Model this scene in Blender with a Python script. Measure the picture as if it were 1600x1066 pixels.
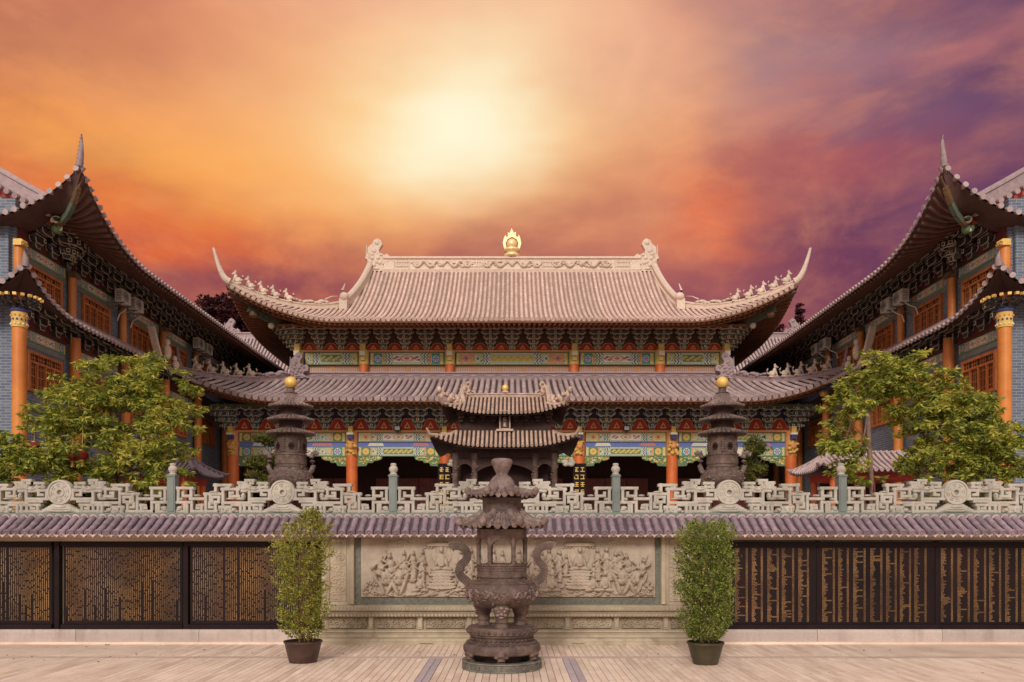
import bpy, math, random
import numpy as np
from mathutils import Vector, Matrix

random.seed(11)
RNG = np.random.default_rng(11)
for o in list(bpy.data.objects):
    bpy.data.objects.remove(o)
SC = bpy.context.scene
COL = SC.collection
R = math.radians

# ---------------------------------------------------------------- camera
cam_d = bpy.data.cameras.new('camera')
cam_d.lens = 28.12
cam_d.sensor_width = 36
cam_d.shift_y = 0.192
cam_d.clip_end = 2000
cam = bpy.data.objects.new('camera', cam_d)
COL.objects.link(cam)
cam.location = (0, 0, 1.6)
cam.rotation_euler = (R(90), 0, 0)
SC.camera = cam

# ---------------------------------------------------------------- exposure
SC.view_settings.view_transform = 'Standard'
SC.view_settings.look = 'None'
SC.view_settings.exposure = 0.0
SC.view_settings.gamma = 1.0
SC.view_settings.use_curve_mapping = False
SC.cycles.max_bounces = 6
SC.cycles.diffuse_bounces = 3
SC.cycles.glossy_bounces = 2
SC.cycles.transmission_bounces = 2
SC.cycles.caustics_reflective = False
SC.cycles.caustics_refractive = False


def lin(c):
    c = c / 255.0
    return c / 12.92 if c <= 0.04045 else ((c + 0.055) / 1.055) ** 2.4


def rgb(r, g, b):
    return (lin(r), lin(g), lin(b), 1.0)


# ---------------------------------------------------------------- node helper
class NT:
    def __init__(self, tree):
        self.t = tree
        tree.nodes.clear()

    def n(self, kind, **kw):
        nd = self.t.nodes.new(kind)
        for k, v in kw.items():
            setattr(nd, k, v)
        return nd

    def put(self, sock, val):
        if hasattr(val, 'is_linked') or isinstance(val, bpy.types.NodeSocket):
            self.t.links.new(val, sock)
        else:
            sock.default_value = val

    def m(self, op, a, b=0.0, c=None, clamp=False):
        nd = self.n('ShaderNodeMath', operation=op, use_clamp=clamp)
        self.put(nd.inputs[0], a)
        self.put(nd.inputs[1], b)
        if c is not None:
            self.put(nd.inputs[2], c)
        return nd.outputs[0]

    def mix(self, fac, a, b, blend='MIX'):
        nd = self.n('ShaderNodeMix', data_type='RGBA', blend_type=blend)
        self.put(nd.inputs[0], fac)
        self.put(nd.inputs[6], a)
        self.put(nd.inputs[7], b)
        return nd.outputs[2]

    def ramp(self, fac, stops, interp='LINEAR'):
        nd = self.n('ShaderNodeValToRGB')
        cr = nd.color_ramp
        cr.interpolation = interp
        while len(cr.elements) < len(stops):
            cr.elements.new(0.5)
        for e, (p, c) in zip(cr.elements, stops):
            e.position = p
            e.color = c
        self.put(nd.inputs[0], fac)
        return nd.outputs[0]

    def noise(self, vec, scale, detail=5, rough=0.55, dist=0.0):
        nd = self.n('ShaderNodeTexNoise')
        if vec is not None:
            self.put(nd.inputs['Vector'], vec)
        nd.inputs['Scale'].default_value = scale
        nd.inputs['Detail'].default_value = detail
        nd.inputs['Roughness'].default_value = rough
        nd.inputs['Distortion'].default_value = dist
        return nd.outputs[0]

    def vm(self, op, a, b):
        nd = self.n('ShaderNodeVectorMath', operation=op)
        self.put(nd.inputs[0], a)
        self.put(nd.inputs[1], b)
        return nd.outputs[0]


# ---------------------------------------------------------------- sunset sky
world = bpy.data.worlds.new('World')
SC.world = world
world.use_nodes = True
wt = NT(world.node_tree)
world.cycles.sampling_method = 'MANUAL'
world.cycles.sample_map_resolution = 256
SKY_STRENGTH = 1.0
BACK_SKY = (236, 224, 218)
tc = wt.n('ShaderNodeTexCoord')
dvec = tc.outputs['Generated']
sep = wt.n('ShaderNodeSeparateXYZ')
wt.put(sep.inputs[0], dvec)
sx_, sy_, sz_ = sep.outputs
# slow warp so that the cloud shapes are ragged
stretch = wt.vm('MULTIPLY', dvec, (1.0, 1.0, 2.6))
w1 = wt.noise(stretch, 2.6, 4, 0.58)
w2 = wt.noise(wt.vm('ADD', stretch, (5.2, 1.7, 9.1)), 2.6, 4, 0.58)
w3 = wt.noise(wt.vm('ADD', wt.vm('MULTIPLY', dvec, (1.0, 1.0, 3.2)), (2.2, 7.7, 4.1)), 4.2, 7, 0.62, 0.6)
hyp = wt.m('SQRT', wt.m('ADD', wt.m('MULTIPLY', sx_, sx_), wt.m('ADD', wt.m('MULTIPLY', sy_, sy_), 1e-4)))
p0 = wt.m('DIVIDE', sx_, hyp)
p = wt.m('ADD', p0, wt.m('MULTIPLY', wt.m('SUBTRACT', w1, 0.5), 0.34))
q = wt.m('ADD', sz_, wt.m('MULTIPLY', wt.m('SUBTRACT', w2, 0.5), 0.20))
front = wt.m('MULTIPLY', sy_, 2.2, clamp=True)


def sky_at(x, y):
    ux, uz = (x - 800) / 1250, (840 - y) / 1250
    return ux / math.sqrt(ux * ux + 1), uz / math.sqrt(ux * ux + 1 + uz * uz)


def gauss(x, y, rx, ry, power=1.0, pp=None, qq=None):
    a, b = sky_at(x, y)
    dx = wt.m('DIVIDE', wt.m('SUBTRACT', pp or p, a), rx / 1400.0)
    dz = wt.m('DIVIDE', wt.m('SUBTRACT', qq or q, b), ry / 1600.0)
    r2 = wt.m('ADD', wt.m('MULTIPLY', dx, dx), wt.m('MULTIPLY', dz, dz))
    e = wt.m('POWER', 2.71828, wt.m('MULTIPLY', r2, -1.0))
    return wt.m('MULTIPLY', wt.m('MULTIPLY', e, front), power, clamp=True)


pm = wt.m('ADD', wt.m('MULTIPLY', p, 0.5), 0.5)
base = wt.ramp(pm, [(0.0, rgb(160, 104, 96)), (0.22, rgb(214, 116, 80)), (0.36, rgb(234, 128, 76)),
                    (0.47, rgb(226, 140, 100)), (0.56, rgb(214, 128, 104)), (0.64, rgb(164, 98, 104)),
                    (0.74, rgb(112, 70, 98)), (1.0, rgb(98, 82, 108))])
# high cloud veil
base = wt.mix(wt.m('MULTIPLY', wt.m('SUBTRACT', q, 0.43), 4.2, clamp=True), base,
              wt.ramp(pm, [(0.0, rgb(150, 112, 110)), (0.28, rgb(172, 108, 106)), (0.38, rgb(218, 138, 116)), (0.5, rgb(240, 178, 148)),
                           (0.60, rgb(210, 150, 134)), (0.70, rgb(140, 106, 122)), (0.76, rgb(128, 90, 112)), (1.0, rgb(112, 96, 120))]))
sky = base
for (x, y, rx, ry, pw, c) in [
        (1330, 400, 400, 130, 0.85, (92, 50, 86)),
        (1620, 200, 240, 130, 0.75, (92, 66, 100)),
        (340, 450, 400, 95, 0.95, (134, 72, 84)),
        (880, 420, 340, 75, 0.85, (164, 92, 98)),
        (600, 380, 300, 40, 0.55, (192, 112, 92)),
        (150, 335, 250, 66, 0.92, (232, 98, 56)),
        (40, 40, 190, 70, 0.60, (150, 98, 94)),
        (60, 180, 150, 60, 0.55, (226, 128, 84)),
        (240, 230, 270, 75, 0.92, (255, 172, 86)),
        (1270, 75, 150, 80, 0.88, (124, 112, 138)),
        (1470, 28, 120, 20, 0.70, (184, 118, 122)),
        (1450, 150, 200, 60, 0.55, (112, 92, 122)),
        (1060, 190, 130, 120, 0.80, (244, 172, 126)),
        (1330, 235, 190, 50, 0.70, (184, 98, 98)),
        (1240, 140, 120, 40, 0.45, (206, 130, 118)),
        (940, 90, 170, 120, 0.60, (242, 184, 152)),
        (1120, 330, 90, 45, 0.90, (232, 122, 88))]:
    sky = wt.mix(gauss(x, y, rx, ry, pw), sky, rgb(*c))
sky = wt.mix(wt.m('MULTIPLY', wt.m('SUBTRACT', 0.31, q), 8.0, clamp=True), sky, wt.ramp(pm, [(0.0, rgb(150, 96, 96)), (0.34, rgb(140, 74, 82)), (0.5, rgb(166, 94, 96)), (0.7, rgb(98, 54, 86)), (1.0, rgb(96, 74, 100))]))
# ragged streaks of cloud
streak = wt.ramp(w3, [(0.42, (0, 0, 0, 1)), (0.66, (1, 1, 1, 1))])
lowq = wt.m('SUBTRACT', 1.0, wt.m('MULTIPLY', wt.m('SUBTRACT', q, 0.20), 2.6), clamp=True)
sky = wt.mix(wt.m('MULTIPLY', streak, wt.m('ADD', wt.m('MULTIPLY', lowq, 0.40), 0.20)), sky,
             wt.mix(0.62, sky, rgb(124, 66, 88)))
w4 = wt.noise(wt.vm('ADD', wt.vm('MULTIPLY', dvec, (1.0, 1.0, 3.0)), (8.2, 0.7, 3.1)), 6.0, 5, 0.62, 0.4)
# lumpy cloud bodies, lit on the side towards the sun
cv = wt.vm('ADD', wt.vm('MULTIPLY', dvec, (1.0, 1.0, 1.9)), (4.3, 2.9, 6.6))
ca_ = wt.noise(cv, 4.6, 6, 0.60, 0.35)
cb_ = wt.noise(wt.vm('ADD', cv, (-0.030, 0.010, 0.055)), 4.6, 6, 0.60, 0.35)
body = wt.ramp(ca_, [(0.40, (0, 0, 0, 1)), (0.62, (1, 1, 1, 1))])
lit = wt.m('ADD', wt.m('MULTIPLY', wt.m('SUBTRACT', ca_, cb_), 4.5), 0.46, clamp=True)
ccol = wt.mix(lit, wt.mix(0.55, sky, rgb(112, 62, 88)), wt.mix(0.50, sky, rgb(252, 164, 116)))
sky = wt.mix(wt.m('MULTIPLY', body, 0.52), sky, ccol)
bright = wt.ramp(w4, [(0.45, (0, 0, 0, 1)), (0.75, (1, 1, 1, 1))])
sky = wt.mix(wt.m('MULTIPLY', bright, 0.18), sky, rgb(246, 158, 122))
# glow round the low sun
ps = wt.m('ADD', p0, wt.m('MULTIPLY', wt.m('SUBTRACT', w1, 0.5), 0.22))
qs = wt.m('ADD', sz_, wt.m('MULTIPLY', wt.m('SUBTRACT', w2, 0.5), 0.14))
sky = wt.mix(gauss(540, 215, 420, 120, 0.84, ps, qs), sky, rgb(255, 180, 108))
sky = wt.mix(gauss(700, 10, 370, 160, 0.76, ps, qs), sky, rgb(252, 204, 168))
sky = wt.mix(gauss(675, 190, 225, 115, 0.92, ps, qs), sky, rgb(255, 222, 160))
sky = wt.mix(gauss(700, 190, 135, 95, 0.97, ps, qs), sky, rgb(255, 248, 218))
hs_ = wt.n('ShaderNodeHueSaturation')
hs_.inputs['Saturation'].default_value = 1.04
wt.put(hs_.inputs['Color'], sky)
sky = hs_.outputs[0]
# sky brightened to a pale veil overhead and behind the camera, added as fill
veil = wt.m('MAXIMUM', wt.m('MULTIPLY', wt.m('ADD', wt.m('MULTIPLY', sy_, -1.0), 0.25), 1.1, clamp=True), wt.m('MULTIPLY', wt.m('SUBTRACT', sz_, 0.60), 3.0, clamp=True))
sky = wt.mix(veil, sky, rgb(*BACK_SKY))
# below the horizon
sky = wt.mix(wt.m('MULTIPLY', sz_, -12.0, clamp=True), sky, rgb(96, 76, 70))
bg = wt.n('ShaderNodeBackground')
wt.put(bg.inputs[0], sky)
bg.inputs[1].default_value = SKY_STRENGTH
wo = wt.n('ShaderNodeOutputWorld')
wt.t.links.new(bg.outputs[0], wo.inputs[0])

# ---------------------------------------------------------------- the one sun lamp (soft, front)
SUN_EL, SUN_AZ = 30.0, -12.0          # azimuth from straight behind the camera, negative = left
sun_d = bpy.data.lights.new('sun', 'SUN')
sun_d.energy = 2.0
sun_d.angle = R(16)
sun_d.color = (1.0, 0.93, 0.86)
sun = bpy.data.objects.new('sun', sun_d)
COL.objects.link(sun)
sun.location = (-6, -20, 20)
sd = Vector((-math.sin(R(SUN_AZ)) * math.cos(R(SUN_EL)), math.cos(R(SUN_AZ)) * math.cos(R(SUN_EL)), -math.sin(R(SUN_EL))))
sun.rotation_euler = sd.to_track_quat('-Z', 'Y').to_euler()


# ================================================================ materials
def scl(c, f):
    return (min(c[0] * f, 1), min(c[1] * f, 1), min(c[2] * f, 1), 1.0)


def mat(name, col, rough=0.7, metal=0.0, var=0.22, nscale=5.0, bump=0.25, bscale=35.0, rnd=0.10,
        stain=None, stain_amt=0.5, stain_scale=1.3, spec=0.35, col2=None, streak=0.0, joint=0.0):
    m_ = bpy.data.materials.new(name)
    m_.use_nodes = True
    t = NT(m_.node_tree)
    b = t.n('ShaderNodeBsdfPrincipled')
    out = t.n('ShaderNodeOutputMaterial')
    t.t.links.new(b.outputs[0], out.inputs[0])
    tcn = t.n('ShaderNodeTexCoord')
    oi = t.n('ShaderNodeObjectInfo')
    off = t.m('MULTIPLY', oi.outputs['Random'], 37.0)
    cmb = t.n('ShaderNodeCombineXYZ')
    for i in range(3):
        t.put(cmb.inputs[i], off)
    vec = t.vm('ADD', tcn.outputs['Object'], cmb.outputs[0])
    n1 = t.noise(vec, nscale, 3, 0.6)
    c = t.mix(t.ramp(n1, [(0.28, (0, 0, 0, 1)), (0.72, (1, 1, 1, 1))]), scl(col, 1 - var), col2 or scl(col, 1 + var))
    if stain is not None:
        n2 = t.noise(vec, stain_scale, 4, 0.65, 0.3)
        c = t.mix(t.m('MULTIPLY', t.ramp(n2, [(0.45, (0, 0, 0, 1)), (0.68, (1, 1, 1, 1))]), stain_amt), c, stain)
    if joint:
        sj = t.n('ShaderNodeSeparateXYZ')
        t.put(sj.inputs[0], tcn.outputs['Object'])
        jf = t.m('LESS_THAN', t.m('FRACT', t.m('ADD', t.m('DIVIDE', sj.outputs[1], joint), t.m('MULTIPLY', oi.outputs['Random'], 7.0))), 0.012 / joint)
        jr = t.n('ShaderNodeTexWhiteNoise')
        jr.noise_dimensions = '1D'
        t.put(jr.inputs['W'], t.m('ADD', t.m('FLOOR', t.m('ADD', t.m('DIVIDE', sj.outputs[1], joint), t.m('MULTIPLY', oi.outputs['Random'], 7.0))), t.m('MULTIPLY', oi.outputs['Random'], 91.0)))
        c = t.mix(t.m('MULTIPLY', jr.outputs[0], 0.12), c, scl(col, 0.62))
        c = t.mix(t.m('MULTIPLY', jf, 0.32), c, scl(col, 0.35))
    if streak:
        n4 = t.noise(t.vm('MULTIPLY', vec, (7.0, 7.0, 0.55)), 1.0, 4, 0.6)
        n5 = t.noise(vec, 1.1, 2, 0.5)
        k4 = t.m('MULTIPLY', t.ramp(n4, [(0.50, (0, 0, 0, 1)), (0.72, (1, 1, 1, 1))]), t.ramp(n5, [(0.42, (0, 0, 0, 1)), (0.62, (1, 1, 1, 1))]))
        c = t.mix(t.m('MULTIPLY', k4, streak), c, scl(col, 0.34))
    hsv = t.n('ShaderNodeHueSaturation')
    t.put(hsv.inputs['Color'], c)
    t.put(hsv.inputs['Value'], t.m('ADD', t.m('MULTIPLY', oi.outputs['Random'], 2 * rnd), 1 - rnd))
    t.t.links.new(hsv.outputs[0], b.inputs['Base Color'])
    n3 = t.noise(vec, bscale, 2, 0.6)
    t.put(b.inputs['Roughness'], t.m('ADD', t.m('MULTIPLY', t.m('SUBTRACT', n3, 0.5), 0.3), rough))
    b.inputs['Metallic'].default_value = metal
    b.inputs['Specular IOR Level'].default_value = spec
    if bump:
        bp = t.n('ShaderNodeBump')
        bp.inputs['Strength'].default_value = bump
        bp.inputs['Distance'].default_value = 0.02
        t.put(bp.inputs['Height'], n3)
        t.t.links.new(bp.outputs[0], b.inputs['Normal'])
    m_['bsdf'] = b.name
    return m_


def brick_mat(name, c1, c2, mortar, axis='XZ'):
    m_ = bpy.data.materials.new(name)
    m_.use_nodes = True
    t = NT(m_.node_tree)
    b = t.n('ShaderNodeBsdfPrincipled')
    out = t.n('ShaderNodeOutputMaterial')
    t.t.links.new(b.outputs[0], out.inputs[0])
    tcn = t.n('ShaderNodeTexCoord')
    s = t.n('ShaderNodeSeparateXYZ')
    t.put(s.inputs[0], tcn.outputs['Object'])
    cmb = t.n('ShaderNodeCombineXYZ')
    t.put(cmb.inputs[0], t.m('ADD', s.outputs[0], s.outputs[1]))
    t.put(cmb.inputs[1], s.outputs[2])
    br = t.n('ShaderNodeTexBrick')
    t.put(br.inputs['Vector'], cmb.outputs[0])
    br.inputs['Color1'].default_value = c1
    br.inputs['Color2'].default_value = c2
    br.inputs['Mortar'].default_value = mortar
    br.inputs['Scale'].default_value = 1.0
    br.inputs['Mortar Size'].default_value = 0.008
    br.inputs['Mortar Smooth'].default_value = 0.3
    br.inputs['Bias'].default_value = -0.2
    br.inputs['Brick Width'].default_value = 0.30
    br.inputs['Row Height'].default_value = 0.085
    n1 = t.noise(tcn.outputs['Object'], 3.0, 6, 0.6)
    c = t.mix(t.m('MULTIPLY', n1, 0.4), br.outputs[0], scl(c1, 0.6))
    t.t.links.new(c, b.inputs['Base Color'])
    b.inputs['Roughness'].default_value = 0.8
    bp = t.n('ShaderNodeBump')
    bp.inputs['Strength'].default_value = 0.5
    bp.inputs['Distance'].default_value = 0.01
    bp.invert = True
    t.put(bp.inputs['Height'], br.outputs['Fac'])
    t.t.links.new(bp.outputs[0], b.inputs['Normal'])
    return m_


def lattice_mat(name, ground, line, step, width):
    m_ = bpy.data.materials.new(name)
    m_.use_nodes = True
    t = NT(m_.node_tree)
    b = t.n('ShaderNodeBsdfPrincipled')
    out = t.n('ShaderNodeOutputMaterial')
    t.t.links.new(b.outputs[0], out.inputs[0])
    tcn = t.n('ShaderNodeTexCoord')
    s = t.n('ShaderNodeSeparateXYZ')
    t.put(s.inputs[0], tcn.outputs['Object'])
    fx = t.m('LESS_THAN', t.m('FRACT', t.m('DIVIDE', s.outputs[0], step)), width)
    fz = t.m('LESS_THAN', t.m('FRACT', t.m('DIVIDE', s.outputs[2], step)), width)
    t.t.links.new(t.mix(t.m('MAXIMUM', fx, fz), ground, line), b.inputs['Base Color'])
    b.inputs['Roughness'].default_value = 0.6
    return m_


def leaf_mat(name, dark, mid, light, young_lit, young_lit_amt=0.5, trans=0.35):
    m_ = bpy.data.materials.new(name)
    m_.use_nodes = True
    t = NT(m_.node_tree)
    b = t.n('ShaderNodeBsdfPrincipled')
    tr = t.n('ShaderNodeBsdfTranslucent')
    mx = t.n('ShaderNodeMixShader')
    mx.inputs[0].default_value = trans
    out = t.n('ShaderNodeOutputMaterial')
    g = t.n('ShaderNodeNewGeometry')
    tcn = t.n('ShaderNodeTexCoord')
    c = t.ramp(g.outputs['Random Per Island'], [(0.0, dark), (0.5, mid), (0.9, light), (1.0, young_lit)])
    n1 = t.noise(tcn.outputs['Object'], 1.6, 3, 0.5)
    c = t.mix(t.m('MULTIPLY', t.ramp(n1, [(0.52, (0, 0, 0, 1)), (0.68, (1, 1, 1, 1))]), young_lit_amt), c, young_lit)  # yellow patches: young leaves, raised to paint in sunlit clumps
    t.t.links.new(c, b.inputs['Base Color'])
    t.t.links.new(c, tr.inputs[0])
    b.inputs['Roughness'].default_value = 0.45
    b.inputs['Specular IOR Level'].default_value = 0.4
    t.t.links.new(b.outputs[0], mx.inputs[1])
    t.t.links.new(tr.outputs[0], mx.inputs[2])
    t.t.links.new(mx.outputs[0], out.inputs[0])
    return m_


M = {}
M['plank'] = mat('paver_beige', rgb(234, 212, 192), 0.62, var=0.10, nscale=2.0, bump=0.15, rnd=0.07, stain=rgb(190, 158, 136), stain_amt=0.6, stain_scale=0.8, joint=0.62)
M['plank_grey'] = mat('paver_grey', rgb(186, 172, 176), 0.6, var=0.12, rnd=0.08)
M['band'] = mat('paver_band', rgb(198, 174, 160), 0.6, var=0.12, rnd=0.08, stain=rgb(160, 140, 132), stain_amt=0.5, stain_scale=1.5)
M['ground'] = mat('ground_mortar', rgb(116, 88, 74), 0.9, var=0.15, nscale=1.0)
M['cream'] = mat('cream_stone', rgb(178, 163, 140), 0.75, var=0.16, nscale=3.0, bump=0.35, stain=rgb(136, 118, 94), stain_amt=0.55, stain_scale=1.3, streak=0.55)
M['relief'] = mat('relief_stone', rgb(184, 168, 150), 0.75, var=0.14, nscale=6.0, bump=0.3, stain=rgb(148, 124, 104), stain_amt=0.5, stain_scale=2.0, streak=0.4)
M['plinth'] = mat('plinth_granite', rgb(190, 174, 164), 0.7, var=0.08, nscale=20, bump=0.15, stain=rgb(158, 138, 128), stain_amt=0.55, stain_scale=0.9, streak=0.5)
M['greenstone'] = mat('green_slate', rgb(112, 112, 100), 0.6, var=0.25, nscale=18, bump=0.6, bscale=60)
M['rail'] = mat('rail_slate', rgb(124, 132, 126), 0.6, var=0.15, nscale=4)
M['fret'] = mat('carved_grey_stone', rgb(190, 182, 168), 0.75, var=0.14, nscale=6, bump=0.35, stain=rgb(126, 120, 106), stain_amt=0.55, stain_scale=3.0, streak=0.6)
M['walltile'] = mat('mauve_clay_tile', rgb(146, 126, 134), 0.5, var=0.28, nscale=10, bump=0.4, rnd=0.20, spec=0.45, stain=rgb(104, 92, 104), stain_amt=0.5, stain_scale=3)
M['drip'] = mat('drip_clay', rgb(196, 172, 158), 0.6, var=0.2, nscale=8, rnd=0.10)
M['pan'] = mat('pan_tile_dark', rgb(96, 78, 84), 0.7, var=0.2)
M['blackstone'] = mat('polished_black_stone', rgb(26, 17, 18), 0.35, var=0.3, nscale=2, bump=0.0, spec=0.2, stain=rgb(54, 30, 28), stain_amt=0.5, stain_scale=0.9)
M['darkframe'] = mat('dark_wood_frame', rgb(36, 24, 26), 0.6, var=0.25, nscale=3, bump=0.1, spec=0.12)
M['gilt'] = mat('gilt_lettering', rgb(172, 130, 82), 0.6, metal=0.0, var=0.35, nscale=3.0, bump=0, stain=rgb(96, 62, 46), stain_amt=0.75, stain_scale=1.6)
M['bronze'] = mat('weathered_bronze', rgb(112, 92, 82), 0.6, metal=0.12, var=0.5, nscale=9, bump=0.7, bscale=45, stain=rgb(74, 62, 62), stain_amt=0.6, stain_scale=3)
M['bronze_worn'] = mat('worn_bronze', rgb(142, 122, 114), 0.6, metal=0.1, var=0.5, nscale=12, bump=0.8, bscale=60, stain=rgb(90, 72, 70), stain_amt=0.5, stain_scale=4)
M['bronze_dark'] = mat('dark_bronze', rgb(66, 44, 38), 0.65, metal=0.1, var=0.3, nscale=8, bump=0.6, bscale=50)
M['bronze_green'] = mat('patinated_bronze', rgb(120, 116, 106), 0.65, metal=0.1, var=0.3, nscale=9, bump=0.7, bscale=40, stain=rgb(82, 74, 72), stain_amt=0.6, stain_scale=4)
M['bronze_gold'] = mat('gilded_bronze', rgb(140, 112, 80), 0.45, metal=0.5, var=0.35, nscale=12, bump=0.8, bscale=50, stain=rgb(84, 68, 58), stain_amt=0.6, stain_scale=5)
M['pav_tile'] = mat('pavilion_tile', rgb(206, 178, 158), 0.55, metal=0.15, var=0.3, nscale=10, bump=0.6, bscale=50, stain=rgb(120, 92, 78), stain_amt=0.5, stain_scale=5)
M['gold'] = mat('gold_leaf', rgb(232, 190, 108), 0.5, metal=0.3, var=0.2, nscale=6, bump=0.2)
M['pearl'] = mat('pale_gold', rgb(240, 212, 156), 0.4, metal=0.25, var=0.12, nscale=6, bump=0.1)
M['tile_up'] = mat('glow_pale_tile', rgb(214, 184, 168), 0.5, var=0.22, nscale=4, bump=0.3, rnd=0.10, stain=rgb(168, 138, 124), stain_amt=0.45, stain_scale=0.9, spec=0.5)  # paler than the lower roof: warm sky glow put into the tile colour
M['pan_up'] = mat('pale_pan_tile', rgb(160, 130, 114), 0.65, var=0.18, nscale=5)
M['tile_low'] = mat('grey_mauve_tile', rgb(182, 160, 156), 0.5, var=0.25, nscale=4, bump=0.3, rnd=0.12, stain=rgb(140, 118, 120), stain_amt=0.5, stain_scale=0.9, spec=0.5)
M['pan_low'] = mat('grey_pan_tile', rgb(92, 74, 74), 0.7, var=0.2)
M['ridge'] = mat('carved_ridge_clay', rgb(218, 196, 176), 0.65, var=0.15, nscale=8, bump=0.6, bscale=30)
M['ridge_low'] = mat('grey_ridge_clay', rgb(164, 142, 142), 0.65, var=0.18, nscale=8, bump=0.6, bscale=30)
M['tile_dark'] = mat('dark_roof_tile', rgb(92, 76, 82), 0.55, var=0.2, nscale=4)
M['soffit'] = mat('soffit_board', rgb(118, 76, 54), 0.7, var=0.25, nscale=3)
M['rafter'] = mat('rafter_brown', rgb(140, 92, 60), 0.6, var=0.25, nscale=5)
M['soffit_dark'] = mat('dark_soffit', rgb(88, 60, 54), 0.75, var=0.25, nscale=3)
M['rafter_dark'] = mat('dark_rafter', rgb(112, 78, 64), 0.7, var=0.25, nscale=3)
M['col'] = mat('orange_lacquer', rgb(216, 112, 52), 0.45, var=0.14, nscale=2.5, bump=0.1, spec=0.5, rnd=0.05, stain=rgb(180, 74, 34), stain_amt=0.5, stain_scale=1.0)
M['col_side'] = mat('amber_lacquer', rgb(214, 132, 56), 0.45, var=0.16, nscale=2.5, bump=0.1, spec=0.5, rnd=0.05, stain=rgb(196, 104, 44), stain_amt=0.6, stain_scale=0.7, streak=0.25)
M['maroon'] = mat('maroon_frieze', rgb(104, 48, 44), 0.7, var=0.2)
M['red'] = mat('red_board', rgb(176, 58, 44), 0.6, var=0.15, nscale=4)
M['redgold'] = mat('gold_line', rgb(232, 172, 104), 0.5, var=0.12)
M['bk_green'] = mat('bracket_green', rgb(92, 104, 84), 0.65, var=0.25, nscale=6, bump=0.1)
M['bk_blue'] = mat('bracket_blue', rgb(84, 88, 112), 0.65, var=0.25, nscale=6, bump=0.1)
M['bk_brown'] = mat('bracket_brown', rgb(116, 88, 66), 0.65, var=0.25, nscale=6, bump=0.1)
M['bk_pale'] = mat('bracket_edge', rgb(232, 218, 188), 0.6, var=0.15)
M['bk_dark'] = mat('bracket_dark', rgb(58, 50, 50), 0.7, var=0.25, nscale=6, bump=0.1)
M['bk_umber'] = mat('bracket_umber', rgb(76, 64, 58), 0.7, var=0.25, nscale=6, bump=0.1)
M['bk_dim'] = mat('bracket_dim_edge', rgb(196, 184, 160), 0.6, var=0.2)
for nm, c in dict(pt_ground=(196, 196, 152), pt_teal=(72, 146, 136), pt_white=(228, 222, 196), pt_yellow=(218, 196, 112),
                  pt_green=(104, 128, 84), pt_pink=(206, 128, 128), pt_orange=(222, 152, 96), pt_blue=(112, 124, 196),
                  pt_navy=(66, 66, 112), pt_gold=(224, 184, 96), pt_magenta=(172, 84, 112), pt_lime=(192, 182, 100)).items():
    M[nm] = mat(nm.replace('pt_', 'painted_'), rgb(*c), 0.6, var=0.10, nscale=9, bump=0.05, rnd=0.02)
PT = ['pt_ground', 'pt_teal', 'pt_white', 'pt_yellow', 'pt_green', 'pt_pink', 'pt_orange', 'pt_blue', 'pt_navy', 'pt_gold', 'pt_magenta', 'pt_lime']
M['lattice'] = lattice_mat('pink_lattice', rgb(186, 138, 118), rgb(226, 190, 156), 0.11, 0.22)
M['brick'] = brick_mat('grey_brick', rgb(98, 110, 128), rgb(128, 138, 152), rgb(178, 178, 180))
M['wood'] = mat('orange_window_wood', rgb(186, 112, 62), 0.5, var=0.25, nscale=6, bump=0.15)
M['pane'] = mat('dark_window_glass', rgb(40, 30, 28), 0.15, var=0.3, nscale=1, bump=0, spec=0.6)
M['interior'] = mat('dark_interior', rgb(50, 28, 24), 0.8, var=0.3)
M['door'] = mat('dark_red_door', rgb(112, 50, 42), 0.5, var=0.25, nscale=5)
M['plaster'] = mat('gable_plaster', rgb(212, 196, 176), 0.85, var=0.08)
M['barge'] = mat('red_bargeboard', rgb(198, 76, 66), 0.6, var=0.12)
M['white'] = mat('white_enamel', rgb(222, 218, 208), 0.4, var=0.06, bump=0.02)
M['grille'] = mat('grey_grille', rgb(120, 116, 112), 0.5, var=0.1)
M['lantern'] = mat('red_lantern_silk', rgb(150, 50, 42), 0.7, var=0.25, nscale=8)
M['pot'] = mat('dark_brown_pot', rgb(66, 44, 38), 0.45, var=0.3, nscale=7, bump=0.2, spec=0.5, stain=rgb(104, 78, 66), stain_amt=0.35, stain_scale=4)
M['pot_green'] = mat('dark_green_pot', rgb(62, 58, 38), 0.45, var=0.3, nscale=7, bump=0.2, spec=0.5, stain=rgb(92, 76, 54), stain_amt=0.35, stain_scale=4)
M['soil'] = mat('potting_soil', rgb(60, 44, 34), 0.95, var=0.3, nscale=30, bump=0.8)
M['bark'] = mat('grey_bark', rgb(132, 106, 92), 0.9, var=0.3, nscale=9, bump=0.8, bscale=30)
M['stem'] = mat('brown_stem', rgb(120, 88, 58), 0.8, var=0.3, nscale=9)
M['leaf'] = leaf_mat('mango_leaf', rgb(76, 96, 38), rgb(146, 156, 60), rgb(196, 194, 84), rgb(236, 220, 104), 0.70)
M['leaf_pot'] = leaf_mat('shrub_leaf', rgb(82, 92, 34), rgb(144, 148, 58), rgb(186, 180, 82), rgb(214, 200, 104), 0.40)
M['leaf_pot_green'] = leaf_mat('dense_shrub_leaf', rgb(64, 82, 34), rgb(118, 134, 56), rgb(162, 170, 82), rgb(200, 196, 104), 0.35)
M['leaf_pine'] = leaf_mat('cloud_pine_leaf', rgb(50, 66, 32), rgb(92, 104, 46), rgb(132, 132, 58), rgb(168, 154, 70), 0.3)
M['leaf_far'] = leaf_mat('dark_red_leaf', rgb(48, 14, 18), rgb(66, 20, 24), rgb(84, 28, 32), rgb(72, 24, 28), 0.2, 0.15)


# ================================================================ mesh helpers
W = {}


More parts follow.
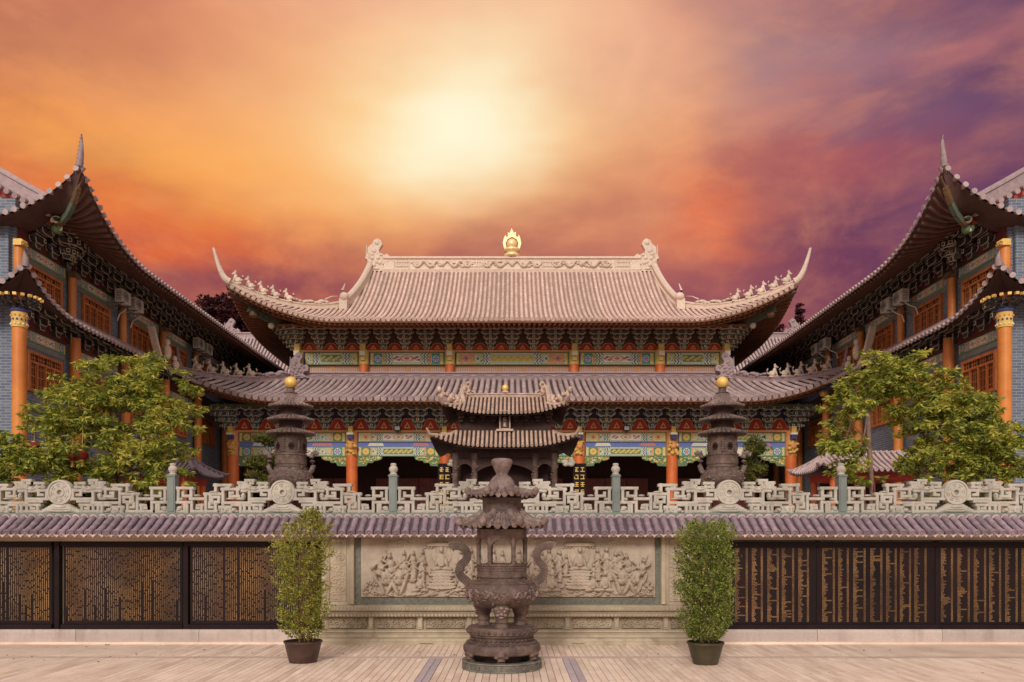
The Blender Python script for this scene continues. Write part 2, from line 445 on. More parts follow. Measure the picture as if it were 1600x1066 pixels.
def link(o, parent=None, w=(0, 0, 0)):
    COL.objects.link(o)
    w = Vector(w)
    if parent is not None:
        o.parent = parent
        o.location = w - W[parent.name]
    else:
        o.location = w
    W[o.name] = w
    return o


def tag(o, label=None, cat=None, group=None, kind=None):
    if label:
        o['label'] = label
    if cat:
        o['category'] = cat
    if group:
        o['group'] = group
    if kind:
        o['kind'] = kind
    return o


def thing(name, loc, label, cat, group=None):
    return tag(link(bpy.data.objects.new(name, None), None, loc), label, cat, group)


def dup(o, w, parent, rz=0.0, scale=None):
    c = o.copy()
    link(c, parent, w)
    c.rotation_euler = (0, 0, rz)
    if scale:
        c.scale = scale
    return c


class MB:
    def __init__(self, sx=1):
        self.v, self.f, self.mi, self.sx = [], [], [], sx

    def add(self, vs, fs, mi=0):
        b = len(self.v)
        self.v.extend(tuple(x) for x in vs)
        for f in fs:
            self.f.append([i + b for i in f])
            self.mi.append(mi)

    def box(self, c, s, mi=0, rot=None):
        hx, hy, hz = s[0] / 2, s[1] / 2, s[2] / 2
        vs = [Vector((x, y, z)) for x in (-hx, hx) for y in (-hy, hy) for z in (-hz, hz)]
        if rot is not None:
            vs = [rot @ v for v in vs]
        c = Vector(c)
        self.add([v + c for v in vs], [(0, 1, 3, 2), (4, 6, 7, 5), (0, 4, 5, 1), (2, 3, 7, 6), (0, 2, 6, 4), (1, 5, 7, 3)], mi)

    def bb(self, x0, x1, y0, y1, z0, z1, mi=0):
        self.box(((x0 + x1) / 2, (y0 + y1) / 2, (z0 + z1) / 2), (abs(x1 - x0), abs(y1 - y0), abs(z1 - z0)), mi)

    def bar(self, p, q_, w, h, mi=0, up=(0, 0, 1)):
        p, q_ = Vector(p), Vector(q_)
        d = q_ - p
        L = d.length
        d.normalize()
        s = d.cross(Vector(up))
        if s.length < 1e-4:
            s = d.cross(Vector((0, 1, 0)))
        s.normalize()
        u = s.cross(d)
        rot = Matrix((d, s, u)).transposed()
        self.box((p + q_) / 2, (L, w, h), mi, rot)

    def sweep(self, path, prof, mi=0, scales=None, closed=True, caps=True, up=(0, 0, 1)):
        path = [Vector(a) for a in path]
        n, k = len(path), len(prof)
        vs, fs = [], []
        for i, a in enumerate(path):
            t = path[min(i + 1, n - 1)] - path[max(i - 1, 0)]
            t.normalize()
            s = t.cross(Vector(up))
            if s.length < 1e-3:
                s = t.cross(Vector((0, 1, 0)))
            s.normalize()
            u = s.cross(t)
            sc = scales[i] if scales else 1.0
            for (x, y) in prof:
                vs.append(a + s * x * sc + u * y * sc)
        m_ = k if closed else k - 1
        for i in range(n - 1):
            for j in range(m_):
                a, b = i * k + j, i * k + (j + 1) % k
                fs.append((a, b, b + k, a + k))
        if caps and closed:
            fs.append(tuple(reversed(range(k))))
            fs.append(tuple(range((n - 1) * k, n * k)))
        self.add(vs, fs, mi)

    def tube(self, path, radii, seg=8, mi=0, caps=True):
        if not hasattr(radii, '__len__'):
            radii = [radii] * len(path)
        prof = [(math.cos(2 * math.pi * i / seg), math.sin(2 * math.pi * i / seg)) for i in range(seg)]
        self.sweep(path, prof, mi, radii, True, caps)

    def lathe(self, prof, c=(0, 0, 0), seg=24, mi=0, a0=0.0, rmod=None, cap=True):
        vs, fs = [], []
        n = len(prof)
        for j in range(seg):
            a = a0 + 2 * math.pi * j / seg
            k = rmod(a) if rmod else 1.0
            for (r, z) in prof:
                vs.append((c[0] + r * k * math.cos(a), c[1] + r * k * math.sin(a), c[2] + z))
        for j in range(seg):
            for i in range(n - 1):
                a, b = j * n + i, ((j + 1) % seg) * n + i
                fs.append((a, b, b + 1, a + 1))
        if cap:
            if prof[0][0] > 1e-4:
                fs.append(tuple(j * n for j in reversed(range(seg))))
            if prof[-1][0] > 1e-4:
                fs.append(tuple(j * n + n - 1 for j in range(seg)))
        self.add(vs, fs, mi)

    def prism(self, poly, y0, y1, mi=0, x=0.0, z=0.0, sc=1.0, flip=False):
        """polygon in the XZ plane extruded from y0 (front) to y1"""
        poly = [((-a if flip else a) * sc + x, b * sc + z) for a, b in poly]
        area = sum(poly[i][0] * poly[(i + 1) % len(poly)][1] - poly[(i + 1) % len(poly)][0] * poly[i][1] for i in range(len(poly)))
        if area < 0:
            poly = poly[::-1]
        n = len(poly)
        vs = [(a, y0, b) for a, b in poly] + [(a, y1, b) for a, b in poly]
        fs = [tuple(range(n)), tuple(range(2 * n - 1, n - 1, -1))]
        for i in range(n):
            j = (i + 1) % n
            fs.append((i, i + n, j + n, j))
        self.add(vs, fs, mi)

    def ell(self, c, r, mi=0, seg=10, rings=6):
        vs = [(c[0], c[1], c[2] - r[2])]
        for i in range(1, rings):
            a = -math.pi / 2 + math.pi * i / rings
            for j in range(seg):
                b = 2 * math.pi * j / seg
                vs.append((c[0] + r[0] * math.cos(a) * math.cos(b), c[1] + r[1] * math.cos(a) * math.sin(b), c[2] + r[2] * math.sin(a)))
        vs.append((c[0], c[1], c[2] + r[2]))
        fs = []
        for j in range(seg):
            fs.append((0, 1 + (j + 1) % seg, 1 + j))
            for i in range(rings - 2):
                a, b = 1 + i * seg + j, 1 + i * seg + (j + 1) % seg
                fs.append((a, b, b + seg, a + seg))
            fs.append((len(vs) - 1, 1 + (rings - 2) * seg + j, 1 + (rings - 2) * seg + (j + 1) % seg))
        self.add(vs, fs, mi)

    def grid(self, fn, us, vs_, mi=0, flip=False):
        nu, nv = len(us), len(vs_)
        pts = [fn(u, v) for u in us for v in vs_]
        fs = []
        for i in range(nu - 1):
            for j in range(nv - 1):
                a = i * nv + j
                q4 = (a, a + nv, a + nv + 1, a + 1)
                fs.append(q4[::-1] if flip else q4)
        self.add(pts, fs, mi)

    def quad(self, pts, mi=0):
        self.add(pts, [tuple(range(len(pts)))], mi)

    def build(self, name, mats, parent=None, smooth=True, ang=38, origin=None):
        v = np.array(self.v, dtype=float)
        if self.sx < 0:
            v[:, 0] *= -1
            self.f = [f[::-1] for f in self.f]
        if origin is None:
            lo, hi = v.min(0), v.max(0)
            origin = ((lo + hi) / 2)
            origin[2] = lo[2]
        origin = np.array(origin, dtype=float)
        me = bpy.data.meshes.new(name)
        me.from_pydata((v - origin).tolist(), [], self.f)
        if not isinstance(mats, (list, tuple)):
            mats = [mats]
        for a in mats:
            me.materials.append(M[a])
        me.polygons.foreach_set('material_index', self.mi)
        if smooth:
            me.polygons.foreach_set('use_smooth', [True] * len(me.polygons))
            me.set_sharp_from_angle(angle=R(ang))
        me.update()
        return link(bpy.data.objects.new(name, me), parent, origin)


def np_mesh(name, verts, faces, mats, parent=None, origin=(0, 0, 0), smooth=True):
    me = bpy.data.meshes.new(name)
    me.from_pydata((np.asarray(verts) - np.asarray(origin)).tolist(), [], faces.tolist() if hasattr(faces, 'tolist') else faces)
    for a in (mats if isinstance(mats, (list, tuple)) else [mats]):
        me.materials.append(M[a])
    if smooth:
        me.polygons.foreach_set('use_smooth', [True] * len(me.polygons))
    me.update()
    return link(bpy.data.objects.new(name, me), parent, origin)


def lerp(a, b, t):
    return a + (b - a) * t


def clamp(x, a=0.0, b=1.0):
    return max(a, min(b, x))


def frange(a, b, n):
    return [a + (b - a) * i / (n - 1) for i in range(n)]


def height_panel(name, x0, x1, z0, z1, yf, H, parent, m_, back=None):
    """carved relief: H is an array [nx, nz] of heights (m) rising towards -Y from plane y = yf"""
    nx, nz = H.shape
    X, Z = np.meshgrid(np.linspace(x0, x1, nx), np.linspace(z0, z1, nz), indexing='ij')
    V = np.stack([X, yf - H, Z], -1).reshape(-1, 3)
    I = np.arange(nx * nz).reshape(nx, nz)
    F = np.stack([I[:-1, :-1], I[1:, :-1], I[1:, 1:], I[:-1, 1:]], -1).reshape(-1, 4)
    return np_mesh(name, V, F, m_, parent, ((x0 + x1) / 2, yf, z0))


def glyph(mb, x, z, y, s, mi=0, rnd=random, ax=1.0):
    """a small unreadable gilt character made of strokes, centred on x, z, facing -Y"""
    def q4(xa, xb, za, zb, d=0.0):
        mb.quad([(x + xa * s * ax, y - d, z + za * s), (x + xb * s * ax, y - d, z + za * s), (x + xb * s * ax, y - d, z + zb * s), (x + xa * s * ax, y - d, z + zb * s)], mi)
    k = rnd.choice((2, 3, 3))
    for i in range(k):
        zc = -0.38 + 0.76 * i / (k - 1)
        w = rnd.uniform(0.28, 0.45)
        q4(-w, w, zc - 0.08, zc + 0.08)
    xv = rnd.choice((-0.25, 0.0, 0.0, 0.22))
    q4(xv - 0.08, xv + 0.08, -0.45, 0.45, 0.0015)
    if rnd.random() < 0.5:
        q4(-xv * 1.1 - 0.30, -xv * 1.1 - 0.16, -0.4, 0.1, 0.003)
# ================================================================ ground and paving
g = MB()
g.quad([(-500, -300, -0.03), (500, -300, -0.03), (500, 900, -0.03), (-500, 900, -0.03)])
ground = tag(g.build('ground', 'ground', origin=(0, 0, -0.03)), kind='structure')
pav = tag(link(bpy.data.objects.new('pavement', None), None, (0, 6, 0)), kind='structure')
PW = 0.0835


def plank_mesh(y0, y1, w, name, m_):
    b = MB()
    h = w / 2 - 0.0028
    e = 0.003
    for (za, zb, ha, hb) in [(-0.03, -e, h, h), (-e, 0, h, h - e)]:
        pa = [(-ha, y0 + h - ha, za), (ha, y0 + h - ha, za), (ha, y1 - h + ha, za), (-ha, y1 - h + ha, za)]
        pb = [(-hb, y0 + h - hb, zb), (hb, y0 + h - hb, zb), (hb, y1 - h + hb, zb), (-hb, y1 - h + hb, zb)]
        b.add(pa + pb, [(0, 1, 5, 4), (1, 2, 6, 5), (2, 3, 7, 6), (3, 0, 4, 7)] + ([(4, 5, 6, 7)] if zb == 0 else []))
    return b


def plank_rows(y0, y1, xin, xout, bands):
    proto = None
    rest = MB()
    n = int(xout / PW)
    for i in range(-n, n + 1):
        x = i * PW - 0.13
        grey = bands and (abs(x + 1.02) < 0.085 or abs(x - 0.76) < 0.085)
        zz = random.uniform(-0.0012, 0.0012)
        if abs(x) < xin:
            if grey:
                o = plank_mesh(y0, y1, PW, 'plank', 'plank_grey')
                oo = o.build('plank', 'plank_grey', pav, False, origin=(0, (y0 + y1) / 2, 0))
                oo.location = Vector((x, (y0 + y1) / 2, zz)) - W[pav.name]
            elif proto is None:
                proto = plank_mesh(y0, y1, PW, 'plank', 'plank').build('plank', 'plank', pav, False, origin=(0, (y0 + y1) / 2, 0))
                proto.location = Vector((x, (y0 + y1) / 2, zz)) - W[pav.name]
            else:
                dup(proto, (x, (y0 + y1) / 2, zz), pav)
        else:
            pm_ = plank_mesh(y0, y1, PW, '', '')
            rest.add([(a + x, b, c + zz) for a, b, c in pm_.v], pm_.f)
    tag(rest.build('planks_beyond', 'plank', pav, False), kind='stuff')


plank_rows(-7.0, 10.60, 6.85, 14.0, True)
plank_rows(10.80, 12.02, 5.2, 14.0, False)
cb = MB()
for i in range(-22, 22):
    cb.bb(i * 0.6 + 0.004, i * 0.6 + 0.596, 10.606, 10.794, -0.03, 0.0)
tag(cb.build('cross_band', 'band', pav, False), kind='stuff')
# courtyard behind the wall
yd = MB()
yd.bb(-26, 26, 12.7, 80, -0.028, -0.006)
tag(yd.build('stone_pavement', 'plinth', None, False), kind='structure')

# ================================================================ memorial wall
WY = 12.1
wall = thing('memorial_wall', (0, WY, 0), 'long cream courtyard wall with black name panels, carved relief and mauve tile coping', 'wall')


def prism_x(mb, prof, x0, x1, mi=0):
    """profile of (y, z) points extruded along X"""
    n = len(prof)
    vs = [(x0, a, b) for a, b in prof] + [(x1, a, b) for a, b in prof]
    fs = [tuple(range(n)), tuple(range(2 * n - 1, n - 1, -1))] + [(i, i + n, (i + 1) % n + n, (i + 1) % n) for i in range(n)]
    mb.add(vs, fs, mi)


b = MB()
b.bb(-14, 14, WY + 0.10, WY + 0.75, 0, 1.62)
b.build('wall_core', 'cream', wall)
# granite plinths each side
for x0, x1 in ((-14, -2.86), (2.72, 14)):
    n = 6 if True else 1
    L = (x1 - x0) / n
    for i in range(n):
        b = MB()
        prism_x(b, [(WY - 0.06, 0), (WY - 0.06, 0.17), (WY - 0.045, 0.215), (WY + 0.1, 0.215), (WY + 0.1, 0)], x0 + i * L + 0.003, x0 + (i + 1) * L - 0.003)
        b.build('plinth_block', 'plinth', wall, False)
    b = MB()
    b.bb(x0, x1, WY - 0.12, WY - 0.055, 0, 0.035)
    b.build('kerb', 'plank', wall, False)
# name panels (dark polished stone in dark frames)
panel_no = [0]


def name_panel(x0, x1, style):
    b = MB()
    b.bb(x0, x1, WY + 0.03, WY + 0.12, 0.29, 1.47)
    pn = b.build('name_panel', 'blackstone', wall, False)
    f = MB()
    f.bb(x0 - 0.02, x1 + 0.02, WY - 0.02, WY + 0.10, 0.217, 0.288)
    f.bb(x0 - 0.02, x1 + 0.02, WY - 0.02, WY + 0.10, 1.472, 1.54)
    f.build('frame_rail', 'darkframe', pn, False)
    t = MB()
    y = WY + 0.027
    if style == 'left':
        x = x0 + 0.05
        rows = 47
        while x < x1 - 0.04:
            if random.random() < 0.045:
                x += 0.031
                continue
            top = 0
            last = rows - (random.randint(8, 26) if random.random() < 0.07 else 0)
            left = random.randint(2, 9)
            for r_ in range(last):
                left -= 1
                if left < 0:
                    left = random.choice((3, 4, 6, 8, 10, 12))
                    continue
                glyph(t, x, 1.44 - r_ * 0.0236, y, 0.0215, 0, random, 0.8)
            x += 0.031
    else:
        x = x0 + 0.05
        while x < x1 - 0.2:
            nrow = 50
            z0 = 1.43
            bulge = random.randint(8, 38) if random.random() < 0.3 else -9
            for r_ in range(nrow):
                k = random.choice((2, 3, 3, 3, 4, 4, 5))
                if abs(r_ - bulge) < 3:
                    k += 5 - abs(r_ - bulge)
                if random.random() < 0.05:
                    k = 9
                for c_ in range(min(k, int((x1 - x) / 0.02))):
                    glyph(t, x + c_ * 0.0165, z0 - r_ * 0.0224, y, 0.0172)
            xa = x + random.uniform(0.125, 0.165)
            for r_ in range(nrow):
                for c_ in range(2):
                    glyph(t, xa + c_ * 0.0165, z0 - r_ * 0.0224, y, 0.0172)
            x = xa + random.uniform(0.075, 0.105)
    tag(t.build('gilt_lettering', 'gilt', pn, False), kind='stuff')


for x0, x1 in ((-8.72, -6.98), (-6.80, -5.00), (-4.88, -3.02)):
    name_panel(x0, x1, 'left')
for x0, x1 in ((2.86, 4.62), (4.66, 6.42), (6.46, 8.40)):
    name_panel(x0, x1, 'right')
for x in (-8.78, -6.89, -4.94, -2.95, 2.79, 4.64, 6.44, 8.45):
    b = MB()
    hw_ = 0.024 if x in (4.64, 6.44) else 0.036
    b.bb(x - hw_, x + hw_, WY + (0.02 if hw_ < 0.03 else 0.0), WY + 0.11, 0.216, 1.55)
    b.build('frame_post', 'darkframe', wall, False)
for x0, x1 in ((-14, -8.84), (8.51, 14)):
    b = MB()
    b.bb(x0, x1, WY + 0.02, WY + 0.12, 0.22, 1.55)
    b.build('end_slab', 'blackstone', wall, False)

# ---- centre section: moulded base
CX0, CX1 = -2.88, 2.74
b = MB()
prism_x(b, [(WY - 0.20, 0), (WY - 0.20, 0.045), (WY - 0.17, 0.06), (WY - 0.16, 0.085), (WY - 0.10, 0.10), (WY + 0.1, 0.10), (WY + 0.1, 0)], CX0, CX1)
b.build('base_step', 'cream', wall)
b = MB()
prism_x(b, [(WY - 0.10, 0.102), (WY - 0.10, 0.140), (WY - 0.055, 0.150), (WY - 0.055, 0.168), (WY - 0.08, 0.176), (WY - 0.08, 0.200), (WY - 0.03, 0.213), (WY + 0.1, 0.215), (WY + 0.1, 0.102)], CX0, CX1)
b.build('base_moulding', 'cream', wall)
# small carved feet under the base
for x in (-1.28, -0.12, 0.98):
    b = MB()
    b.prism([(-0.10, 0), (0.10, 0), (0.085, 0.02), (0.03, 0.028), (0, 0.022), (-0.03, 0.028), (-0.085, 0.02)], WY - 0.225, WY - 0.205, 0, x, 0.035)
    b.build('carved_foot', 'cream', wall)
b = MB()
b.bb(CX0, CX1, WY + 0.035, WY + 0.1, 0.215, 0.40)
b.build('base_dado', 'cream', wall)


def scroll_height(nx, nz, seed, amp=0.016, freq=26.0):
    r_ = np.random.default_rng(seed)
    X, Z = np.meshgrid(np.linspace(0, nx / nz, nx), np.linspace(0, 1, nz), indexing='ij')
    H = np.zeros_like(X)
    k = max(2, int(nx / nz * 1.6))
    for i in range(k):
        cx, cz = (i + 0.5) * (nx / nz) / k, 0.5 + 0.16 * (-1) ** i
        dx, dz = X - cx, Z - cz
        rr = np.sqrt(dx * dx + dz * dz)
        th = np.arctan2(dz, dx) * (1 if i % 2 else -1)
        sp = np.cos(th - rr * freq)
        H = np.maximum(H, amp * np.clip(sp, 0, 1) ** 0.6 * np.clip(1 - rr / 0.52, 0, 1) ** 0.35)
    for i in range(k * 5):
        cx, cz = r_.uniform(0, nx / nz), r_.uniform(0.1, 0.9)
        ra = r_.uniform(0.05, 0.11)
        H = np.maximum(H, amp * 0.9 * np.sqrt(np.clip(1 - ((X - cx) / ra) ** 2 - ((Z - cz) / ra / 0.7) ** 2, 0, 1)))
    edge = np.minimum(np.minimum(X, nx / nz - X), np.minimum(Z, 1 - Z))
    H *= np.clip(edge / 0.06, 0, 1)
    H = np.where(edge < 0.05, amp * 0.9, H)
    H[0, :] = H[-1, :] = 0
    H[:, 0] = H[:, -1] = 0
    return H


xs = -2.86
while xs < 2.5:
    height_panel('carved_base_panel', xs + 0.07, xs + 0.66, 0.232, 0.385, WY + 0.030, scroll_height(120, 32, int(xs * 100) + 999, 0.038), wall, 'cream')
    b = MB()
    b.bb(xs + 0.695, xs + 0.765, WY - 0.022, WY + 0.034, 0.22, 0.395)
    b.bb(xs + 0.705, xs + 0.755, WY - 0.034, WY - 0.022, 0.25, 0.365)
    b.build('base_baluster', 'cream', wall, False)
    xs += 0.742
b = MB()
prism_x(b, [(WY + 0.1, 0.40), (WY - 0.045, 0.40), (WY - 0.085, 0.422), (WY - 0.085, 0.455), (WY - 0.03, 0.462), (WY - 0.03, 0.492), (WY - 0.075, 0.50), (WY - 0.075, 0.565), (WY - 0.035, 0.585), (WY + 0.1, 0.585)], CX0, CX1)
b.build('base_cornice', 'cream', wall)
b = MB()
x = CX0 + 0.02
while x < CX1 - 0.03:
    b.bb(x, x + 0.030, WY - 0.106, WY - 0.08, 0.418, 0.457)
    b.bb(x + 0.002, x + 0.044, WY - 0.084, WY - 0.07, 0.512, 0.555)
    x += 0.055
tag(b.build('dentil_course', 'cream', wall, False), kind='stuff')
# pilasters with carved strips
for xc in (-2.625, 2.495):
    b = MB()
    b.bb(xc - 0.25, xc + 0.25, WY - 0.02, WY + 0.1, 0.585, 1.62)
    pl = b.build('pilaster', 'cream', wall, False)
    b = MB()
    for s in (-1, 1):
        b.bb(xc + s * 0.19 - 0.06 * (s > 0) , xc + s * 0.19 + 0.06 * (s < 0), WY - 0.034, WY - 0.0205, 0.60, 1.60)
    b.build('pilaster_margin', 'cream', pl, False)
    H = scroll_height(230, 46, 7)
    V = H.T[::-1, :]
    height_panel('carved_strip', xc - 0.125, xc + 0.125, 0.64, 1.58, WY - 0.021, np.ascontiguousarray(V), pl, 'cream')
    sgn = 1 if xc < 0 else -1
    b = MB()
    prism_x(b, [(WY - 0.035, 0.585), (WY - 0.07, 0.60), (WY - 0.07, 1.60), (WY - 0.035, 1.61)], xc + sgn * 0.19 - 0.055 * (sgn < 0), xc + sgn * 0.19 + 0.055 * (sgn > 0))
    b.build('pilaster_fillet', 'cream', pl, False)
# relief panel
RX0, RX1, RZ0, RZ1 = -2.28, 2.16, 0.715, 1.585
b = MB()
b.bb(-2.375, RX0, WY + 0.0, WY + 0.1, 0.587, 1.62)
b.bb(RX1, 2.25, WY + 0.0, WY + 0.1, 0.587, 1.62)
b.bb(RX0, RX1, WY - 0.004, WY + 0.1, 0.587, 0.70)
rel = b.build('relief_surround', 'greenstone', wall, False)
height_panel('surround_carving', RX0, RX1, 0.60, 0.69, WY - 0.006, np.concatenate([scroll_height(92, 20, s_, 0.010) for s_ in range(10)], 0), rel, 'greenstone')
b = MB()
b.bb(RX0 + 0.004, RX1 - 0.004, WY - 0.032, WY + 0.06, RZ0 - 0.008, RZ1 + 0.03)
slab = b.build('relief_slab', 'relief', wall, False)
NX, NZ = 760, 150
GX, GZ = np.meshgrid(np.linspace(RX0 + 0.02, RX1 - 0.02, NX), np.linspace(RZ0, RZ1, NZ), indexing='ij')
HF = np.zeros_like(GX)


def bumpe(cx, cz, rx, rz, a, rot=0.0, base=0.0, fold=0.0, ff=60.0):
    global HF
    c_, s_ = math.cos(rot), math.sin(rot)
    dx, dz = GX - cx, GZ - cz
    u, v = (dx * c_ + dz * s_) / rx, (-dx * s_ + dz * c_) / rz
    k = 1 - u * u - v * v
    h = base + a * np.sqrt(np.clip(k, 0, 1))
    if fold:
        h = h + fold * np.sin(u * rx * ff + 2.5 * v) * np.clip(k, 0, 1)
    HF = np.where(k > 0, np.maximum(HF, h), HF)


def seated(x, z, s, halo=True, lotus=True):
    if halo:
        bumpe(x, z + 0.30 * s, 0.20 * s, 0.24 * s, 0.0, 0, 0.012)
        bumpe(x, z + 0.42 * s, 0.11 * s, 0.11 * s, 0.0, 0, 0.020)
    if lotus:
        for k in range(-3, 4):
            bumpe(x + k * 0.06 * s, z - 0.10 * s, 0.042 * s, 0.055 * s, 0.030)
        bumpe(x, z - 0.05 * s, 0.24 * s, 0.04 * s, 0.02, 0, 0.016)
    bumpe(x - 0.10 * s, z + 0.02 * s, 0.13 * s, 0.05 * s, 0.045, 0.12, 0.0, 0.004)
    bumpe(x + 0.10 * s, z + 0.02 * s, 0.13 * s, 0.05 * s, 0.045, -0.12, 0.0, 0.004)
    bumpe(x, z + 0.18 * s, 0.105 * s, 0.155 * s, 0.045, 0, 0.005, 0.005)
    bumpe(x - 0.10 * s, z + 0.14 * s, 0.04 * s, 0.12 * s, 0.045, -0.25)
    bumpe(x + 0.10 * s, z + 0.14 * s, 0.04 * s, 0.12 * s, 0.045, 0.25)
    bumpe(x, z + 0.08 * s, 0.07 * s, 0.025 * s, 0.058)
    bumpe(x, z + 0.40 * s, 0.055 * s, 0.07 * s, 0.055, 0, 0.01)
    bumpe(x, z + 0.475 * s, 0.028 * s, 0.028 * s, 0.05)


def standing(x, z, s, lean=0.0, arm=0.6):
    bumpe(x + lean * 0.1, z + 0.22 * s, 0.085 * s, 0.25 * s, 0.042, -lean, 0.004, 0.006, 90)
    bumpe(x + lean * 0.24 * s, z + 0.42 * s, 0.085 * s, 0.11 * s, 0.048, -lean, 0.004, 0.003)
    bumpe(x + lean * 0.34 * s, z + 0.575 * s, 0.045 * s, 0.058 * s, 0.055, 0, 0.008)
    bumpe(x + lean * 0.34 * s, z + 0.64 * s, 0.022 * s, 0.025 * s, 0.045)
    bumpe(x - 0.07 * s, z + 0.36 * s, 0.028 * s, 0.12 * s, 0.055, -arm)
    bumpe(x + 0.08 * s, z + 0.36 * s, 0.028 * s, 0.12 * s, 0.055, arm)
    bumpe(x - 0.05 * s, z + 0.03 * s, 0.04 * s, 0.03 * s, 0.04)
    bumpe(x + 0.05 * s, z + 0.03 * s, 0.04 * s, 0.03 * s, 0.04)


def warrior(x, z, s, d):
    bumpe(x - d * 0.10 * s, z + 0.14 * s, 0.06 * s, 0.20 * s, 0.05, d * 0.45, 0.004, 0.006, 80)
    bumpe(x + d * 0.10 * s, z + 0.15 * s, 0.06 * s, 0.20 * s, 0.05, -d * 0.35, 0.004, 0.006, 80)
    bumpe(x, z + 0.30 * s, 0.13 * s, 0.10 * s, 0.05, 0, 0.0, 0.008, 90)
    bumpe(x + d * 0.03 * s, z + 0.44 * s, 0.10 * s, 0.13 * s, 0.055, -d * 0.2, 0.004, 0.003)
    bumpe(x + d * 0.06 * s, z + 0.63 * s, 0.05 * s, 0.062 * s, 0.06, 0, 0.01)
    bumpe(x + d * 0.06 * s, z + 0.70 * s, 0.03 * s, 0.03 * s, 0.05)
    bumpe(x + d * 0.17 * s, z + 0.50 * s, 0.13 * s, 0.035 * s, 0.06, d * 0.5)
    bumpe(x - d * 0.15 * s, z + 0.44 * s, 0.12 * s, 0.035 * s, 0.06, d * 0.8)
    bumpe(x + d * 0.02, z + 0.48 * s, 0.36 * s, 0.011, 0.035, d * 1.1, 0.012)
    bumpe(x - d * 0.16 * s, z + 0.36 * s, 0.05 * s, 0.16 * s, 0.03, d * 0.7, 0.0, 0.008, 70)


rr_ = random.Random(4)
# ground swirls and plants
for i in range(150):
    x = rr_.uniform(RX0 + 0.05, RX1 - 0.05)
    z = RZ0 + abs(rr_.gauss(0, 0.05)) + 0.015
    bumpe(x, z, rr_.uniform(0.02, 0.07), rr_.uniform(0.008, 0.022), rr_.uniform(0.012, 0.03), rr_.uniform(-0.6, 0.6), 0, 0.004, 100)
for (x0, x1) in ((RX0 + 0.04, RX0 + 0.34), (RX1 - 0.36, RX1 - 0.04)):
    for i in range(60):
        bumpe(rr_.uniform(x0, x1), RZ0 + rr_.uniform(0.02, 0.22), rr_.uniform(0.012, 0.035), rr_.uniform(0.01, 0.022), rr_.uniform(0.02, 0.035), rr_.uniform(-1.5, 1.5))
# back row, canopy and buddhas
for cx in (-1.06, 1.02):
    bumpe(cx, 1.50, 0.24, 0.035, 0.03, 0, 0.01)
    bumpe(cx, 1.475, 0.27, 0.014, 0.03, 0, 0.008)
    for k in range(-5, 6):
        bumpe(cx + k * 0.05, 1.452, 0.018, 0.022, 0.02)
    seated(cx, 1.12, 0.74)
    for k, (w_, z_) in enumerate(((0.20, 1.035), (0.16, 0.99), (0.19, 0.945), (0.23, 0.90))):
        bumpe(cx, z_, w_, 0.030, 0.012, 0, 0.030, 0.004, 90)
    bumpe(cx, 0.86, 0.22, 0.04, 0.0, 0, 0.034)
# a temple and trees in low relief at the top
for cx in (-0.35, 0.50, 1.45, -1.75):
    bumpe(cx, 1.50, 0.12, 0.05, 0.008)
    for i in range(18):
        bumpe(cx + rr_.gauss(0, 0.10), 1.50 + rr_.gauss(0, 0.03), 0.025, 0.014, 0.012, rr_.uniform(-1, 1))
for x, s in ((-1.62, 0.62), (-1.50, 0.56), (-1.36, 0.62), (-0.76, 0.6), (-0.62, 0.66), (-0.48, 0.58), (-0.30, 0.64), (0.44, 0.62), (0.58, 0.66),
             (0.70, 0.58), (0.80, 0.52), (1.30, 0.66), (1.42, 0.7), (1.54, 0.62), (0.30, 0.6), (-0.15, 0.62), (0.10, 0.6)):
    standing(x, 1.02 + rr_.uniform(-0.03, 0.03), s, rr_.uniform(-0.12, 0.12), rr_.uniform(0.4, 0.9))
for x, s in ((-1.50, 0.5), (-1.34, 0.46), (-0.80, 0.5), (-0.66, 0.46), (0.40, 0.5), (0.55, 0.46), (1.22, 0.44), (0.72, 0.44)):
    standing(x, 0.93, s, rr_.uniform(-0.2, 0.2), 0.8)
for x, s in ((-1.38, 0.58), (-0.74, 0.6), (-0.52, 0.56), (0.36, 0.6), (0.60, 0.64), (1.22, 0.58), (1.40, 0.66), (-0.2, 0.55), (0.12, 0.55)):
    seated(x, 0.80, s, False, False)
for k in range(26):
    x = -1.62 + k * 0.128
    if abs(abs(x + 0.02) - 1.04) < 0.22:
        continue
    standing(x + rr_.uniform(-0.03, 0.03), rr_.choice((0.86, 0.95, 1.06)), rr_.uniform(0.46, 0.6), rr_.uniform(-0.2, 0.2), rr_.uniform(0.4, 1.0))
for x, s, d, z_ in ((-1.99, 0.58, 1, 0.90), (-1.80, 0.60, -1, 0.94), (-1.64, 0.56, 1, 0.92), (-1.90, 0.60, -1, 0.76), (-1.70, 0.62, 1, 0.76), (1.60, 0.58, 1, 0.92), (1.76, 0.60, -1, 0.94), (1.94, 0.56, 1, 0.90), (1.66, 0.62, -1, 0.76), (1.86, 0.60, 1, 0.77)):
    warrior(x, z_, s, d)
for x in (1.98, 2.08):
    bumpe(x, 0.83, 0.05, 0.03, 0.04)
    bumpe(x + 0.04, 0.87, 0.022, 0.022, 0.04)
    for k in (-0.03, 0.03):
        bumpe(x + k, 0.785, 0.008, 0.035, 0.03)
NF = np.sin(GX * 31 + 2 * np.sin(GZ * 43)) * np.sin(GZ * 37 + 1.7 * np.sin(GX * 29))
HF = HF * 1.75 + 0.0012 * NF * (HF > 0.002) + 0.0008 * NF
HF[0, :] = HF[-1, :] = -0.01
HF[:, 0] = HF[:, -1] = -0.01
height_panel('relief_carving', RX0 + 0.02, RX1 - 0.02, RZ0, RZ1, WY - 0.034, HF, slab, 'relief')

